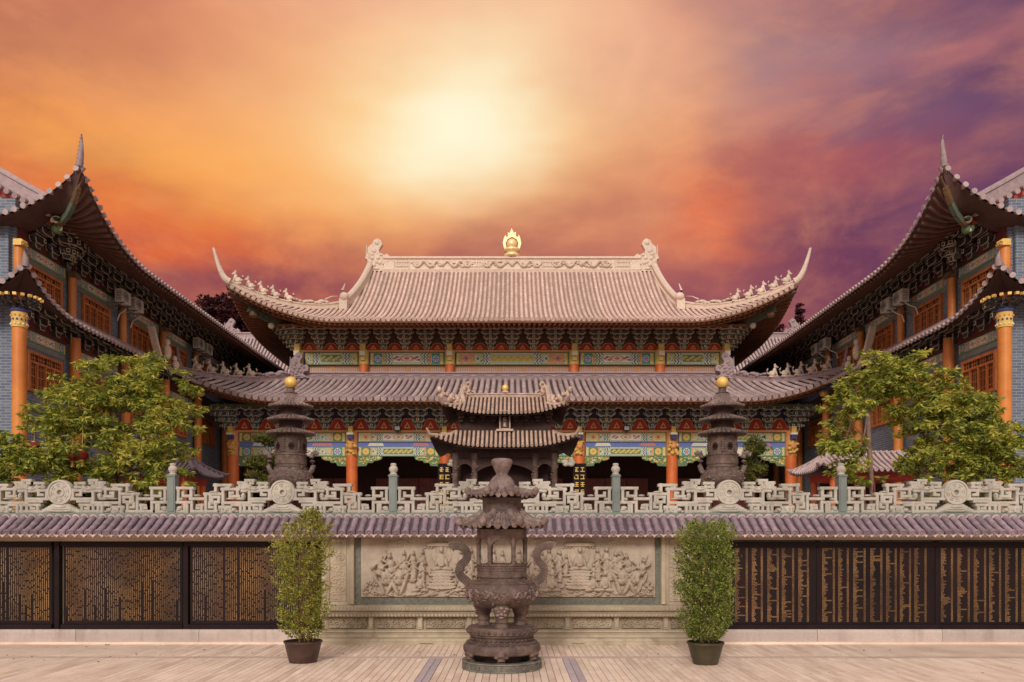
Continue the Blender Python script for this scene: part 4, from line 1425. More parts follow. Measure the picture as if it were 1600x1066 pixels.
# ================================================================ potted shrubs
def potted_shrub(x, y, pot_mat, leaf, label, rim, bot, hp, prof, nleaf, seed, group):
    rng = np.random.default_rng(seed)
    rn = random.Random(seed)
    shoots = []
    t = thing('potted_shrub', (x, y, 0), label, 'potted plant', group)
    b = MB()
    b.lathe([(0.0, 0.0), (bot, 0.0), (bot + 0.004, 0.01), (lerp(bot, rim, 0.45), hp * 0.4), (rim - 0.006, hp - 0.03), (rim + 0.008, hp - 0.022), (rim + 0.008, hp), (rim - 0.01, hp), (rim - 0.02, hp - 0.04)], (x, y, 0), 36)
    b.build('pot', pot_mat, t, True, 50)
    b = MB()
    b.lathe([(rim - 0.014, hp - 0.035), (rim * 0.5, hp - 0.015), (0.0, hp - 0.01)], (x, y, 0), 24)
    b.build('soil', 'soil', t)
    # stray shoots
    for i in range(16):
        a = rn.uniform(0, 6.28)
        z_ = rn.uniform(0.5, 1.0) * prof[-2][0]
        r0 = np.interp(z_, [q_[0] for q_ in prof], [q_[1] for q_ in prof]) * 0.8
        e_ = Vector((math.cos(a) * rn.uniform(0.08, 0.16), math.sin(a) * rn.uniform(0.06, 0.12), rn.uniform(0.04, 0.16)))
        s_ = Vector((x + math.cos(a) * r0, y + math.sin(a) * r0 * 0.9, z_))
        shoots.append((s_, s_ + e_))
    # stems
    H = prof[-1][0]
    zs = np.array([a for a, _, _ in prof])
    rs = np.array([b_ for _, b_, _ in prof])
    cs = np.array([c_ for _, _, c_ in prof])
    tips = []
    for i in range(9):
        a = rn.uniform(0, 6.28)
        r0, r1 = rn.uniform(0.01, 0.10), rn.uniform(0.3, 0.9)
        b = MB()
        zt = rn.uniform(0.75, 0.98) * H
        path = []
        for k in range(8):
            z_ = lerp(hp - 0.02, zt, k / 7)
            rr = lerp(r0, r1 * np.interp(z_, zs, rs), (k / 7) ** 0.8) + rn.uniform(-0.012, 0.012)
            path.append((x + np.interp(z_, zs, cs) + math.cos(a) * rr, y + math.sin(a) * rr * 0.8, z_))
        b.tube(path, [0.011 * (1 - 0.75 * k / 7) for k in range(8)], 6)
        b.build('stem', 'stem', t, True, 60)
    # leafy sprigs through the volume, denser towards the outside
    nsp = nleaf // 9
    zz = rng.uniform(0, 1, nsp)
    zc = np.interp(zz, np.linspace(0, 1, 60), np.interp(np.linspace(0, 1, 60), np.linspace(0, 1, 60), np.linspace(prof[0][0], H, 60)))
    rad = np.interp(zc, zs, rs) * (rng.uniform(0.12, 1.0, nsp) ** 0.5)
    rad *= 1 + 0.12 * np.sin(zc * 17 + seed) + 0.10 * rng.normal(size=nsp)
    th = rng.uniform(0, 2 * np.pi, nsp)
    cen_ = np.stack([x + np.interp(zc, zs, cs) + np.cos(th) * rad, y + np.sin(th) * rad * 0.9, zc], 1)
    k = 9
    B = np.repeat(cen_, k, 0)
    out = np.stack([np.cos(th), np.sin(th), np.full(nsp, 0.7)], 1)
    out = np.repeat(out, k, 0)
    tt = np.tile(np.linspace(0, 1, k), nsp)[:, None]
    B = B + out * tt * 0.075 + rng.normal(size=B.shape) * 0.010
    D = out * 0.6 + rng.normal(size=B.shape) * 0.75
    sb, sdv = [], []
    for s_, e_ in shoots:
        for k_ in range(9):
            sb.append(s_.lerp(e_, k_ / 8)[:])
            d_ = (e_ - s_).normalized()
            sdv.append((d_.x + rng.normal() * 0.8, d_.y + rng.normal() * 0.8, d_.z + rng.normal() * 0.6))
    B = np.concatenate([B, np.array(sb)])
    D = np.concatenate([D, np.array(sdv)])
    b = MB()
    for s_, e_ in shoots:
        b.tube([s_, e_], [0.004, 0.0015], 5)
    tag(b.build('twigs', 'stem', t, True, 60), kind='stuff')
    leaves('foliage', B, D, rng.uniform(0.018, 0.056, len(B)), rng.uniform(0.011, 0.024, len(B)), leaf, t, (x, y, hp), rng=rng)
    return t


potted_shrub(-2.69, 10.3, 'pot', 'leaf_pot', 'loose yellow-green shrub with a ragged top in a dark brown pot',
             0.238, 0.172, 0.275,
             [(0.30, 0.17, 0.02), (0.45, 0.25, 0.0), (0.8, 0.275, -0.01), (1.15, 0.275, -0.01), (1.35, 0.30, -0.02), (1.55, 0.34, -0.02), (1.66, 0.30, 0.02), (1.76, 0.14, 0.07), (1.92, 0.035, 0.11)], 9000, 3, 'potted shrubs')
potted_shrub(2.455, 10.15, 'pot_green', 'leaf_pot_green', 'dense clipped green shrub with a flat top in a dark olive pot',
             0.228, 0.15, 0.28,
             [(0.30, 0.17, 0.01), (0.42, 0.25, 0.0), (0.8, 0.285, 0.0), (1.2, 0.30, 0.0), (1.45, 0.315, 0.0), (1.60, 0.32, 0.01), (1.70, 0.25, 0.02), (1.76, 0.20, 0.0)], 14500, 5, 'potted shrubs')

# a few fallen leaves and bits of grit on the paving
rngf = np.random.default_rng(77)
nf = 70
fx = np.concatenate([rngf.uniform(-7, -2.2, 42), rngf.uniform(-2, 6.5, 28)])
fy = np.concatenate([rngf.uniform(10.2, 11.9, 42), rngf.uniform(9.0, 11.9, 28)])
fb = np.stack([fx, fy, np.full(nf, 0.006)], 1)
fd = np.stack([rngf.normal(size=nf), rngf.normal(size=nf), rngf.uniform(0, 0.12, nf)], 1)
lv = leaves('fallen_leaves', fb, fd, rngf.uniform(0.012, 0.05, nf), rngf.uniform(0.01, 0.022, nf), 'soil', None, (0, 10, 0), fold=0.1, rng=rngf)
tag(lv, 'scattered dry brown leaves lying on the pale paving', 'fallen leaves', None, 'stuff')
# ================================================================ shared temple pieces (all face -Y)
def bracket_mesh(tiers, w0, w1, h, step, mats, scale=1.0):
    """a dougong set: stepped cross arms with bearing blocks and pale painted edges"""
    b = MB()
    th = h / tiers
    # cap block
    b.prism([(-0.09, 0), (0.09, 0), (0.13, th * 0.55), (-0.13, th * 0.55)], -0.12, 0.12, 1)
    b.prism([(-0.105, -0.012), (0.105, -0.012), (0.145, th * 0.55 + 0.012), (-0.145, th * 0.55 + 0.012)], -0.116, -0.10, 2)
    for k in range(tiers):
        z = th * (k + 0.55)
        w = lerp(w0, w1, k / max(1, tiers - 1))
        y = -step * (k + 0.4)
        ah = th * 0.52
        arm = [(-w, ah * 0.55), (-w * 0.72, 0), (w * 0.72, 0), (w, ah * 0.55), (w, ah), (-w, ah)]
        g_ = 0.022
        arm2 = [(-w - g_, ah * 0.5 - g_ * 0.6), (-w * 0.72 - g_ * 0.4, -g_), (w * 0.72 + g_ * 0.4, -g_), (w + g_, ah * 0.5 - g_ * 0.6), (w + g_, ah + g_ * 0.4), (-w - g_, ah + g_ * 0.4)]
        c_ = k % 2
        b.prism(arm, y - 0.07, y + 0.07, c_, 0, z)
        b.prism(arm2, y - 0.066, y - 0.05, 2, 0, z)
        # second, wider arm behind
        wb = min(w * 1.22, 0.52)
        armb = [(-wb, ah * 0.55), (-wb * 0.75, 0), (wb * 0.75, 0), (wb, ah * 0.55), (wb, ah), (-wb, ah)]
        b.prism(armb, y + 0.10, y + 0.20, 1 - c_, 0, z + th * 0.12)
        b.prism([(a * 1.03, c2 * 1.0 + (0.016 if c2 > ah * 0.8 else -0.018)) for a, c2 in armb], y + 0.105, y + 0.12, 2, 0, z + th * 0.12)
        # bearing blocks
        for xx in (-w * 0.86, 0, w * 0.86):
            b.prism([(-0.055, 0), (0.055, 0), (0.075, th * 0.36), (-0.075, th * 0.36)], y - 0.075, y + 0.06, 1 - c_, xx, z + ah)
            b.prism([(-0.066, th * 0.30), (0.066, th * 0.30), (0.088, th * 0.40), (-0.088, th * 0.40)], y - 0.080, y - 0.0755, 2, xx, z + ah)
        # nose pointing out
        b.bb(-0.05, 0.05, y - 0.22, y, z + ah * 0.1, z + ah * 0.9, c_)
        b.bb(-0.058, 0.058, y - 0.232, y - 0.22, z + ah * 0.02, z + ah * 0.98, 2)
        b.bb(-0.036, 0.036, y - 0.238, y - 0.2325, z + ah * 0.22, z + ah * 0.78, c_)
    return b


def painted_beam(w, h, style, d=0.10):
    """painted architrave: board with end stripes, flower box, chevrons and a cartouche; centre-bottom at origin, face at y = 0"""
    b = MB()
    b.bb(-w / 2, w / 2, 0, d, 0, h, 0)
    L = [0]

    def poly(pts, mi, lay):
        b.quad([(x, -0.003 * lay, z) for x, z in pts], mi)

    def rect(x0, x1, z0, z1, mi, lay):
        poly([(x0, z0), (x1, z0), (x1, z1), (x0, z1)], mi, lay)

    def disc(x, z, r_, mi, lay, n=10, rx=1.0):
        poly([(x + math.cos(2 * math.pi * i / n) * r_ * rx, z + math.sin(2 * math.pi * i / n) * r_) for i in range(n)], mi, lay)

    def zig(x, s, mi, lay, t):
        pts = [(0, 0.06), (0.17, 0.28), (0.02, 0.39), (0.22, 0.5), (0.02, 0.61), (0.17, 0.72), (0, 0.94)]
        for i in range(len(pts) - 1):
            (xa, za), (xb, zb) = pts[i], pts[i + 1]
            xa, xb = x + s * xa * h, x + s * xb * h
            q4 = [(xa, za * h), (xa + t, za * h), (xb + t, zb * h), (xb, zb * h)]
            poly(q4, mi, lay)
    rect(-w / 2, w / 2, 0, h * 0.05, 4, 1)
    rect(-w / 2, w / 2, h * 0.95, h, 4, 1)
    rect(-w / 2, w / 2, h * 0.08, h * 0.12, 1, 1)
    rect(-w / 2, w / 2, h * 0.88, h * 0.92, 1, 1)
    nn = int(w / (0.22 * h))
    for i in range(nn):
        xx = -w / 2 + (i + 0.5) * w / nn
        disc(xx, h * (0.30 if i % 2 else 0.70), 0.085 * h, (6, 7, 3, 5, 1)[i % 5], 1.2, 7)
        disc(xx, h * (0.66 if i % 2 else 0.34), 0.05 * h, (2, 4, 10, 9)[i % 4], 1.3, 6)
    cart = w * 0.20 if w > 3 else w * 0.22
    cart = max(cart, h * 0.9)
    for s in (-1, 1):
        def X(a):
            return s * (w / 2 - a)

        def R_(a0, a1, z0, z1, mi, lay):
            xa, xb = sorted((X(a0), X(a1)))
            rect(xa, xb, z0 * h, z1 * h, mi, lay)
        R_(0, 0.12 * h, 0.05, 0.95, 8 if s < 0 else 4, 2)
        R_(0.16 * h, 0.34 * h, 0.05, 0.95, 3, 2)
        room = w / 2 - cart - 0.34 * h
        bx0, bx1 = 0.42 * h, 0.42 * h + min(0.95 * h, room * 0.42)
        if room > 1.0 * h:
            R_(bx0, bx1, 0.07, 0.93, (4, 1, 6, 0)[style % 4], 2)
            xm = X((bx0 + bx1) / 2)
            rr = min(0.36 * h, (bx1 - bx0) * 0.42)
            disc(xm, h / 2, rr, (3, 2, 0, 3)[style % 4], 3)
            for i in range(6):
                a = i * math.pi / 3
                disc(xm + math.cos(a) * rr * 0.6, h / 2 + math.sin(a) * rr * 0.6, rr * 0.28, (9, 7, 5, 6)[style % 4], 4, 6)
            disc(xm, h / 2, rr * 0.34, (6, 5, 10, 10)[style % 4], 5, 8)
            R_(bx1 + 0.06 * h, bx1 + 0.20 * h, 0.05, 0.95, 6, 2)
        # chevrons before the cartouche
        for k, mi in enumerate((1, 2, 8, 2, 1)):
            zig(s * (cart + (0.12 + 0.115 * k) * h) - (0.10 * h if s > 0 else 0), -s, mi, 2 + k * 0.2, 0.105 * h)
        disc(s * (cart + 0.92 * h), h / 2, 0.20 * h, 2, 1.6, 12)
        disc(s * (cart + 0.92 * h), h / 2, 0.13 * h, 7 if style % 2 else 1, 1.8, 12)
    # cartouche

    def hexa(m_, mi, lay):
        x1, z0, z1 = cart - m_ * 0.9, 0.09 * h + m_, 0.91 * h - m_
        k = 0.10 * h
        poly([(-x1 + k, z0), (x1 - k, z0), (x1 - k * 0.2, lerp(z0, z1, 0.25)), (x1, h / 2), (x1 - k * 0.2, lerp(z0, z1, 0.75)), (x1 - k, z1),
              (-x1 + k, z1), (-x1 + k * 0.2, lerp(z0, z1, 0.75)), (-x1, h / 2), (-x1 + k * 0.2, lerp(z0, z1, 0.25))], mi, lay)
    hexa(0, 2, 4)
    hexa(0.045 * h, 1, 5)
    hexa(0.085 * h, 2, 6)
    hexa(0.13 * h, (4, 2, 11, 2)[style % 4], 7)
    n = max(6, int(cart * 2 / (0.2 * h)))
    for i in range(n):
        xx = -cart * 0.8 + 1.6 * cart * i / (n - 1)
        zz = h * 0.5 + 0.13 * h * math.sin(i * 2.1)
        if style % 2 == 0:
            disc(xx, zz, 0.10 * h, 3, 8, 7, 1.3)
            disc(xx + 0.05 * h, zz + 0.07 * h, 0.05 * h, 9, 9, 6)
            disc(xx - 0.05 * h, h - zz, 0.055 * h, 11, 8.5, 6)
        else:
            if abs(xx) > cart * 0.42:
                disc(xx, zz, 0.09 * h, 10, 8, 6, 1.4)
                disc(xx, h - zz, 0.06 * h, 5, 9, 6)
    if style % 2:
        disc(0, h / 2, 0.26 * h, 6, 8, 12, 2.2)
        disc(0, h / 2, 0.19 * h, 2, 9, 12, 2.2)
        disc(0, h / 2, 0.11 * h, 5, 10, 10, 2.0)
    return b


def beast_mesh():
    """small seated ridge beast looking along +X"""
    b = MB()
    b.bb(-0.20, 0.22, -0.07, 0.07, -0.04, 0.03)
    b.ell((-0.06, 0, 0.14), (0.16, 0.08, 0.13))
    b.ell((0.06, 0, 0.24), (0.10, 0.075, 0.18))
    b.ell((0.11, 0, 0.45), (0.085, 0.07, 0.085))
    b.ell((0.19, 0, 0.43), (0.06, 0.05, 0.045))
    for s in (-1, 1):
        b.ell((0.07, 0.05 * s, 0.54), (0.03, 0.02, 0.06))
        b.tube([(0.10, 0.05 * s, 0.25), (0.15, 0.05 * s, 0.12), (0.17, 0.05 * s, 0.02)], [0.04, 0.03, 0.035], 6)
        b.ell((-0.05, 0.07 * s, 0.09), (0.10, 0.035, 0.07))
    b.tube([(-0.18, 0, 0.10), (-0.27, 0, 0.16), (-0.30, 0, 0.28), (-0.25, 0, 0.38)], [0.04, 0.045, 0.04, 0.015], 6)
    return b


CHI = [(200, 830), (195, 600), (140, 560), (200, 440), (200, 340), (250, 295), (290, 262), (325, 190), (400, 150), (470, 190), (503, 270), (470, 320), (432, 390), (440, 450),
       (500, 470), (540, 500), (590, 470), (640, 500), (655, 560), (640, 640), (560, 650), (505, 700), (560, 755), (640, 800), (640, 830)]


def chiwen_mesh(k=0.0027, depth=0.34):
    """ridge-end dragon; faces +X, base at z = 0"""
    b = MB()
    P = [((x - 400) * k, (830 - y) * k) for x, y in CHI]
    b.prism(P, -depth / 2, depth / 2)
    for s in (-1, 1):
        y = s * depth / 2
        for (x, z, rx, rz) in ((250, 640, 45, 60), (330, 700, 50, 50), (300, 560, 50, 50), (330, 400, 55, 60), (390, 240, 55, 55), (420, 560, 45, 40), (450, 660, 50, 40), (380, 640, 40, 40), (300, 480, 40, 40), (540, 545, 40, 35), (480, 500, 40, 25), (560, 800, 60, 20), (380, 780, 80, 30), (240, 740, 40, 50)):
            b.ell(((x - 400) * k, y, (830 - z) * k), (rx * k, 0.07, rz * k), 0, 8, 5)
        for j in range(6):
            b.tube([((170 - 400) * k, y * 0.8, (830 - 470 - 16 * j) * k), ((240 - 400) * k, y, (830 - 450 - 22 * j) * k), ((320 - 400) * k, y, (830 - 500 - 14 * j) * k)], [0.02, 0.03, 0.02], 5)
    b.tube([((165 - 400) * k, 0, (830 - 580) * k), ((165 - 400) * k, 0, (830 - 260) * k)], [0.05, 0.02], 6)
    return b


def tip_horn(mb, p, dx, dy, h, r=0.09, mi=0):
    pts, rad = [], []
    for i in range(9):
        t = i / 8
        pts.append((p[0] + dx * (t ** 0.8), p[1] + dy * (t ** 0.8), p[2] + h * t ** 1.6))
        rad.append(r * (1 - 0.68 * t))
    mb.tube(pts, rad, 8, mi)


RIDGE_PROF = [(-0.13, 0.0), (-0.13, 0.10), (-0.09, 0.13), (-0.09, 0.27), (-0.13, 0.29), (-0.13, 0.34), (-0.07, 0.41), (0.07, 0.41), (0.13, 0.34), (0.13, 0.29), (0.09, 0.27), (0.09, 0.13), (0.13, 0.10), (0.13, 0.0)]

# ================================================================ main hall
hall = thing('main_hall', (0, 37, 0), 'large double-eaved temple hall with a pale tiled roof behind the balustrade', 'temple hall')
YU, YL = 40.0, 37.0


# ---- upper roof surface
def up_eave(x):
    s = clamp((abs(x) - 8.4) / 4.9)
    return 37.3 - 0.30 * s * s, 11.78 + 1.62 * s ** 1.75


def up_h(y):
    t = (y - 37.3) / 7.7
    return 4.85 * (0.45 * t + 0.55 * t * t) if t > 0 else 4.85 * 0.45 * t


def up_pt(x, y):
    ye, ze = up_eave(x)
    s = clamp((abs(x) - 8.4) / 4.9)
    return Vector((x, y, ze + up_h(y - (ye - 37.3)) * (1 - 0.15 * s)))


def up_top(x):
    a = abs(x)
    if a <= 8.35:
        return 45.0
    return 37.05 + (13.35 - a) / 4.85 * 4.1


b = MB()
for sgn in (-1, 1):
    xs_ = frange(8.35, 13.3, 24)
    pts = lambda u, t: up_pt(sgn * u, lerp(up_eave(u)[0] + 0.02, up_top(u), t)) + Vector((0, 0, -0.03))
    b.grid(pts, xs_, frange(0, 1, 6), flip=(sgn < 0))
b.grid(lambda u, t: up_pt(u, lerp(37.32, 45.0, t)) + Vector((0, 0, -0.03)), frange(-8.35, 8.35, 8), frange(0, 1, 14))
b.build('front_pan_tiles', 'pan_up', hall)
b = MB()
for (xa, xb) in ((-13.3, -8.35), (-8.35, 8.35), (8.35, 13.3)):
    def bk_(u, t):
        v_ = up_pt(u, lerp(up_eave(u)[0], up_top(u) if abs(u) > 8.351 or xa != -8.35 and abs(u) > 8.35 else 45.0, t))
        return Vector((v_.x, 90.0 - v_.y, v_.z - 0.02))
    b.grid(bk_, frange(xa + 0.001, xb - 0.001, 16), frange(0, 1, 10), flip=True)
for sgn in (-1, 1):
    b.grid(lambda y, t: Vector((sgn * lerp(13.3, 8.5, t), lerp(y, lerp(41.1, 48.9, (y - 37.1) / 15.8), t), lerp(11.9 + 1.4 * abs((y - 45) / 7.9) ** 3, 13.3, 0.6 * t + 0.4 * t * t))), frange(37.1, 52.9, 16), frange(0, 1, 6), flip=(sgn < 0))
    b.add([(sgn * 8.0, 41.0, 13.2), (sgn * 8.0, 49.0, 13.2), (sgn * 8.0, 45.0, 16.7)], [(0, 1, 2) if sgn > 0 else (0, 2, 1)])
b.build('rear_roof_slope', 'pan_up', hall)
SP = 0.24
proto = None
n = int(13.1 / SP)
for i in range(-n, n + 1):
    x = i * SP
    if abs(x) < 8.3:
        if proto is None:
            b = MB()
            roll_tile(b, [up_pt(0, lerp(37.3, 45.0, t)) for t in frange(0, 1, 12)], 0.074, 22, taper=0.10)
            proto = b.build('tile_roll', 'tile_up', hall, True, 50, origin=(0, 37.3, 11.78))
            proto.location = Vector((x, 37.3, 11.78)) - W[hall.name]
        else:
            dup(proto, (x + random.uniform(-.012, .012), 37.3 + random.uniform(-.02, .02), 11.78 + random.uniform(-.008, .008)), hall)
    else:
        ye = up_eave(x)[0]
        yt = up_top(x)
        b = MB()
        roll_tile(b, [up_pt(x, lerp(ye, yt, t)) for t in frange(0, 1, 6)], 0.074, max(2, int((yt - ye) / 0.36)), taper=0.10)
        b.build('tile_roll', 'tile_up', hall, True, 50)
# drips between the rolls
b = MB()
for i in range(-n, n):
    x = (i + 0.5) * SP
    ye, ze = up_eave(x)
    b.prism([(-0.08, 0.0), (0, -0.06), (0.08, 0.0)], ye + 0.02, ye + 0.06, 0, x, ze - 0.03)
tag(b.build('drip_edge', 'pan_up', hall, False), kind='stuff')
# ridge with relief, chiwen, flame pearl
b = MB()
prism_x(b, [(44.80, 16.45), (44.74, 16.62), (44.84, 16.70), (44.84, 17.20), (44.74, 17.24), (44.74, 17.34), (45.0, 17.40), (45.26, 17.34), (45.26, 17.24), (45.16, 17.20), (45.16, 16.70), (45.26, 16.62), (45.2, 16.45)], -7.2, 7.2)
rid = b.build('main_ridge', 'ridge', hall, False)
for cx_ in (-3.9, 0.0, 3.9):
    b = MB()
    for s in (-1, 1):
        path, rad = [], []
        for k in range(34):
            t = k / 33
            path.append((cx_ + s * (0.1 + 1.55 * t), 44.80, 16.93 + 0.15 * math.sin(t * 13)))
            rad.append(0.05 + 0.05 * math.sin(math.pi * t))
        b.tube(path, rad, 6)
        for k in range(14):
            b.ell((cx_ + s * random.uniform(0.1, 1.7), 44.82, 16.93 + random.uniform(-0.16, 0.16)), (random.uniform(0.06, 0.16), 0.09, random.uniform(0.04, 0.09)), 0, 8, 5)
    b.ell((cx_, 44.8, 16.93), (0.14, 0.12, 0.14))
    b.build('ridge_dragon_relief', 'ridge', rid, True, 60)
for xx in (-6.2, -2.0, 2.0, 6.2):
    b = MB()
    for dx in (-0.42, 0.42):
        b.bb(xx + dx - 0.03, xx + dx + 0.03, 44.80, 44.845, 16.70, 17.20)
    for k in range(5):
        b.bb(xx - 0.30 + k * 0.14, xx - 0.24 + k * 0.14, 44.80, 44.845, 16.74, 17.16)
    b.bb(xx - 0.34, xx + 0.38, 44.795, 44.85, 16.80, 16.86)
    b.bb(xx - 0.34, xx + 0.38, 44.795, 44.85, 17.02, 17.08)
    b.build('ridge_panel', 'ridge', rid, False)
ch = chiwen_mesh().build('ridge_dragon', 'ridge', hall, True, 40, origin=(0, 0, 0))
ch.location = Vector((-7.55, 45, 16.55)) - W[hall.name]
ch2 = dup(ch, (7.55, 45, 16.55), hall, math.pi)
# flame pearl
b = MB()
b.lathe([(0.38, 0), (0.44, 0.06), (0.42, 0.16), (0.30, 0.22), (0.34, 0.30), (0.46, 0.36), (0.44, 0.46), (0.26, 0.52)], (0, 45, 17.36), 24)
b.ell((0, 45, 17.36 + 0.74), (0.30, 0.30, 0.30), 0, 16, 10)
FL = [(-0.42, 0.42), (-0.52, 0.80), (-0.44, 1.12), (-0.36, 1.24), (-0.30, 1.10), (-0.22, 1.20), (-0.24, 1.40), (-0.14, 1.34), (-0.02, 1.62), (0.10, 1.36), (0.22, 1.42), (0.22, 1.18), (0.32, 1.12), (0.38, 1.26), (0.46, 1.08), (0.52, 0.78), (0.42, 0.42),
      (0.30, 0.46), (0.36, 0.78), (0.26, 1.00), (0.0, 1.14), (-0.26, 1.00), (-0.36, 0.78), (-0.30, 0.46)]
b.prism(FL, 44.93, 45.07, 0, 0, 17.36)
b.build('flame_pearl', 'pearl', hall, True, 40)
# gable ridges, hip ridges, horns, beasts
bst = None
for s in (-1, 1):
    path = []
    for t in frange(0, 1, 12):
        y = lerp(45.0, 40.75, t)
        q_ = up_pt(8.2, y)
        path.append((s * lerp(7.95, 8.55, t ** 1.3), y, q_.z - 0.03))
    b = MB()
    b.sweep(path, [(x * 1.25, y * 1.2) for x, y in RIDGE_PROF], 0)
    b.build('gable_ridge', 'ridge', hall, True, 40)
    b = MB()
    e = Vector(path[-1])
    b.bb(s * 8.55 - 0.20, s * 8.55 + 0.20, e.y - 0.30, e.y + 0.05, e.z - 0.1, e.z + 0.45)
    b.ell((s * 8.5, e.y - 0.2, e.z + 0.55), (0.25, 0.25, 0.22))
    b.tube([(s * 8.5, e.y - 0.1, e.z + 0.6), (s * 8.62, e.y - 0.1, e.z + 0.9), (s * 8.48, e.y - 0.1, e.z + 1.25)], [0.11, 0.07, 0.02], 7)
    b.build('ridge_beast_head', 'ridge', hall, True, 50)
    hp_ = []
    for t in frange(0, 1, 18):
        xx = lerp(8.6, 13.3, t)
        hp_.append(Vector((s * xx, up_top(xx), up_pt(xx, up_top(xx)).z - 0.02)))
    b = MB()
    b.sweep(hp_, RIDGE_PROF, 0, [0.78 - 0.18 * t for t in frange(0, 1, 18)])
    b.build('hip_ridge', 'ridge', hall, True, 40)
    b = MB()
    tip_horn(b, hp_[-1] + Vector((-s * 0.16, 0.1, 0.10)), s * 0.62, -0.32, 1.45, 0.18)
    b.build('hip_horn', 'ridge', hall, True, 60)
    for k, t in enumerate((0.50, 0.61, 0.71, 0.81, 0.91)):
        a = hp_[int(t * 17)].lerp(hp_[int(t * 17) + 1], (t * 17) % 1)
        w = a + Vector((0, 0, 0.27))
        if bst is None:
            bst = beast_mesh().build('ridge_beast', 'ridge', hall, True, 60, origin=(0, 0, 0))
            bst.location = w - W[hall.name]
            bst.rotation_euler = (0, 0, math.pi)
        else:
            dup(bst, w, hall, math.pi if s < 0 else 0)
    b = MB()                                    # dragon lying on the hip
    for j in range(9):
        a = hp_[int(lerp(3, 7.5, j / 8))].lerp(hp_[int(lerp(3, 7.5, j / 8)) + 1], (lerp(3, 7.5, j / 8)) % 1)
        b.ell(a + Vector((0, 0, 0.36 + 0.05 * math.sin(j * 1.8))), (0.20, 0.09, 0.09 - 0.004 * j))
    b.tube([hp_[3] + Vector((0, 0, 0.5)), hp_[2] + Vector((0, 0, 0.62)), hp_[1] + Vector((0, 0, 0.60))], [0.05, 0.03, 0.01], 6)
    b.build('hip_dragon', 'ridge', hall, True, 60)


# ---- eaves underside
def soffit(parent, eave, xlim, ywall, zwall, name):
    b = MB()
    b.grid(lambda u, t: Vector((u, lerp(eave(u)[0] + 0.06, ywall, t), lerp(eave(u)[1] - 0.12, zwall + 0.55 * (eave(u)[1] - eave(0)[1]), t))), frange(-xlim, xlim, 60), (0, 0.5, 1.0), flip=True)
    sf = b.build(name, 'soffit', parent)
    b = MB()
    x = -xlim + 0.1
    while x < xlim:
        ye, ze = eave(x)
        zw = zwall + 0.55 * (ze - eave(0)[1])
        b.bar((x, ye + 0.10, ze - 0.165), (x * 0.985, lerp(ye, ywall, 0.62), lerp(ze - 0.12, zw, 0.62) - 0.05), 0.10, 0.10)
        b.bar((x + 0.0, lerp(ye, ywall, 0.42), lerp(ze - 0.12, zw, 0.42) - 0.13), (x * 0.985, ywall, zw - 0.12), 0.11, 0.11)
        x += SP
    tag(b.build('rafters', 'rafter', sf, False), kind='stuff')
    b = MB()
    pth = [(u, eave(u)[0] + 0.05, eave(u)[1] - 0.10) for u in frange(-xlim, xlim, 50)]
    b.sweep(pth, [(-0.04, -0.05), (0.04, -0.05), (0.04, 0.05), (-0.04, 0.05)])
    b.build('eave_fillet', 'soffit', sf)
    return sf


soffit(hall, up_eave, 13.2, 39.7, 12.12, 'upper_soffit')
for s in (-1, 1):                               # side eaves
    b = MB(s)
    sd_e = lambda y: 11.72 + 1.45 * abs((y - 45) / 7.9) ** 3.2
    b.grid(lambda y, t: Vector((lerp(13.22, 10.6, t), lerp(y, lerp(39.8, 50.2, (y - 37.1) / 15.8), t), lerp(sd_e(y), 12.6, t))), frange(37.1, 52.9, 24), (0, 0.5, 1), flip=True)
    ss = b.build('side_soffit', 'soffit', hall)
    b = MB(s)
    y = 37.3
    while y < 52:
        yi = lerp(39.8, 50.2, (y - 37.1) / 15.8)
        b.bar((13.15, y, sd_e(y) - 0.05), (lerp(13.2, 10.6, 0.8), lerp(y, yi, 0.8), lerp(sd_e(y), 12.6, 0.8) - 0.05), 0.10, 0.10)
        y += SP
    tag(b.build('rafters', 'rafter', ss, False), kind='stuff')
# upper wall core
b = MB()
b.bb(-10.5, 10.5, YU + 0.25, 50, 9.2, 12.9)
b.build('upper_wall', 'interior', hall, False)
b = MB()
b.bb(-10.6, 10.6, YU + 0.12, YU + 0.2, 9.60, 10.22)
b.build('lattice_band', 'lattice', hall, False)
UC = [-10.65, -7.4, -3.1, 3.1, 7.4, 10.65]
for i, x in enumerate((-9.0, -6.3, -5.2, -4.2, -1.9, -0.6, 0.6, 1.9, 4.2, 5.2, 6.3, 9.0)):
    b = MB()
    b.bb(x - 0.07, x + 0.07, YU + 0.09, YU + 0.125, 9.62, 10.20)
    b.build('lattice_post', 'pt_orange', hall, False)
for x in UC:
    b = MB()
    b.lathe([(0.25, 9.3), (0.25, 10.24)], (x, YU, 0), 16)
    b.build('upper_column', 'col', hall)
    b = MB()
    b.lathe([(0.262, 10.24), (0.262, 10.95)], (x, YU, 0), 16, 3)
    b.bb(x - 0.13, x + 0.13, YU - 0.42, YU - 0.1, 10.85, 11.20, 9)
    b.bb(x - 0.14, x + 0.14, YU - 0.50, YU - 0.2, 10.62, 10.84, 2)
    b.bb(x - 0.10, x + 0.10, YU - 0.36, YU - 0.1, 10.40, 10.60, 9)
    b.build('painted_capital', PT, hall)
for i in range(5):
    w = UC[i + 1] - UC[i] - 0.5
    o = painted_beam(w, 0.62, (0, 1, 2, 1, 0)[i]).build('painted_beam', PT, hall, False, origin=(0, 0, 0))
    o.location = Vector(((UC[i] + UC[i + 1]) / 2, YU - 0.06, 10.23)) - W[hall.name]
b = MB()
b.bb(-10.9, 10.9, YU - 0.16, YU + 0.2, 10.86, 10.94)
b.bb(-10.9, 10.9, YU + 0.06, YU + 0.3, 10.94, 12.6, 1)
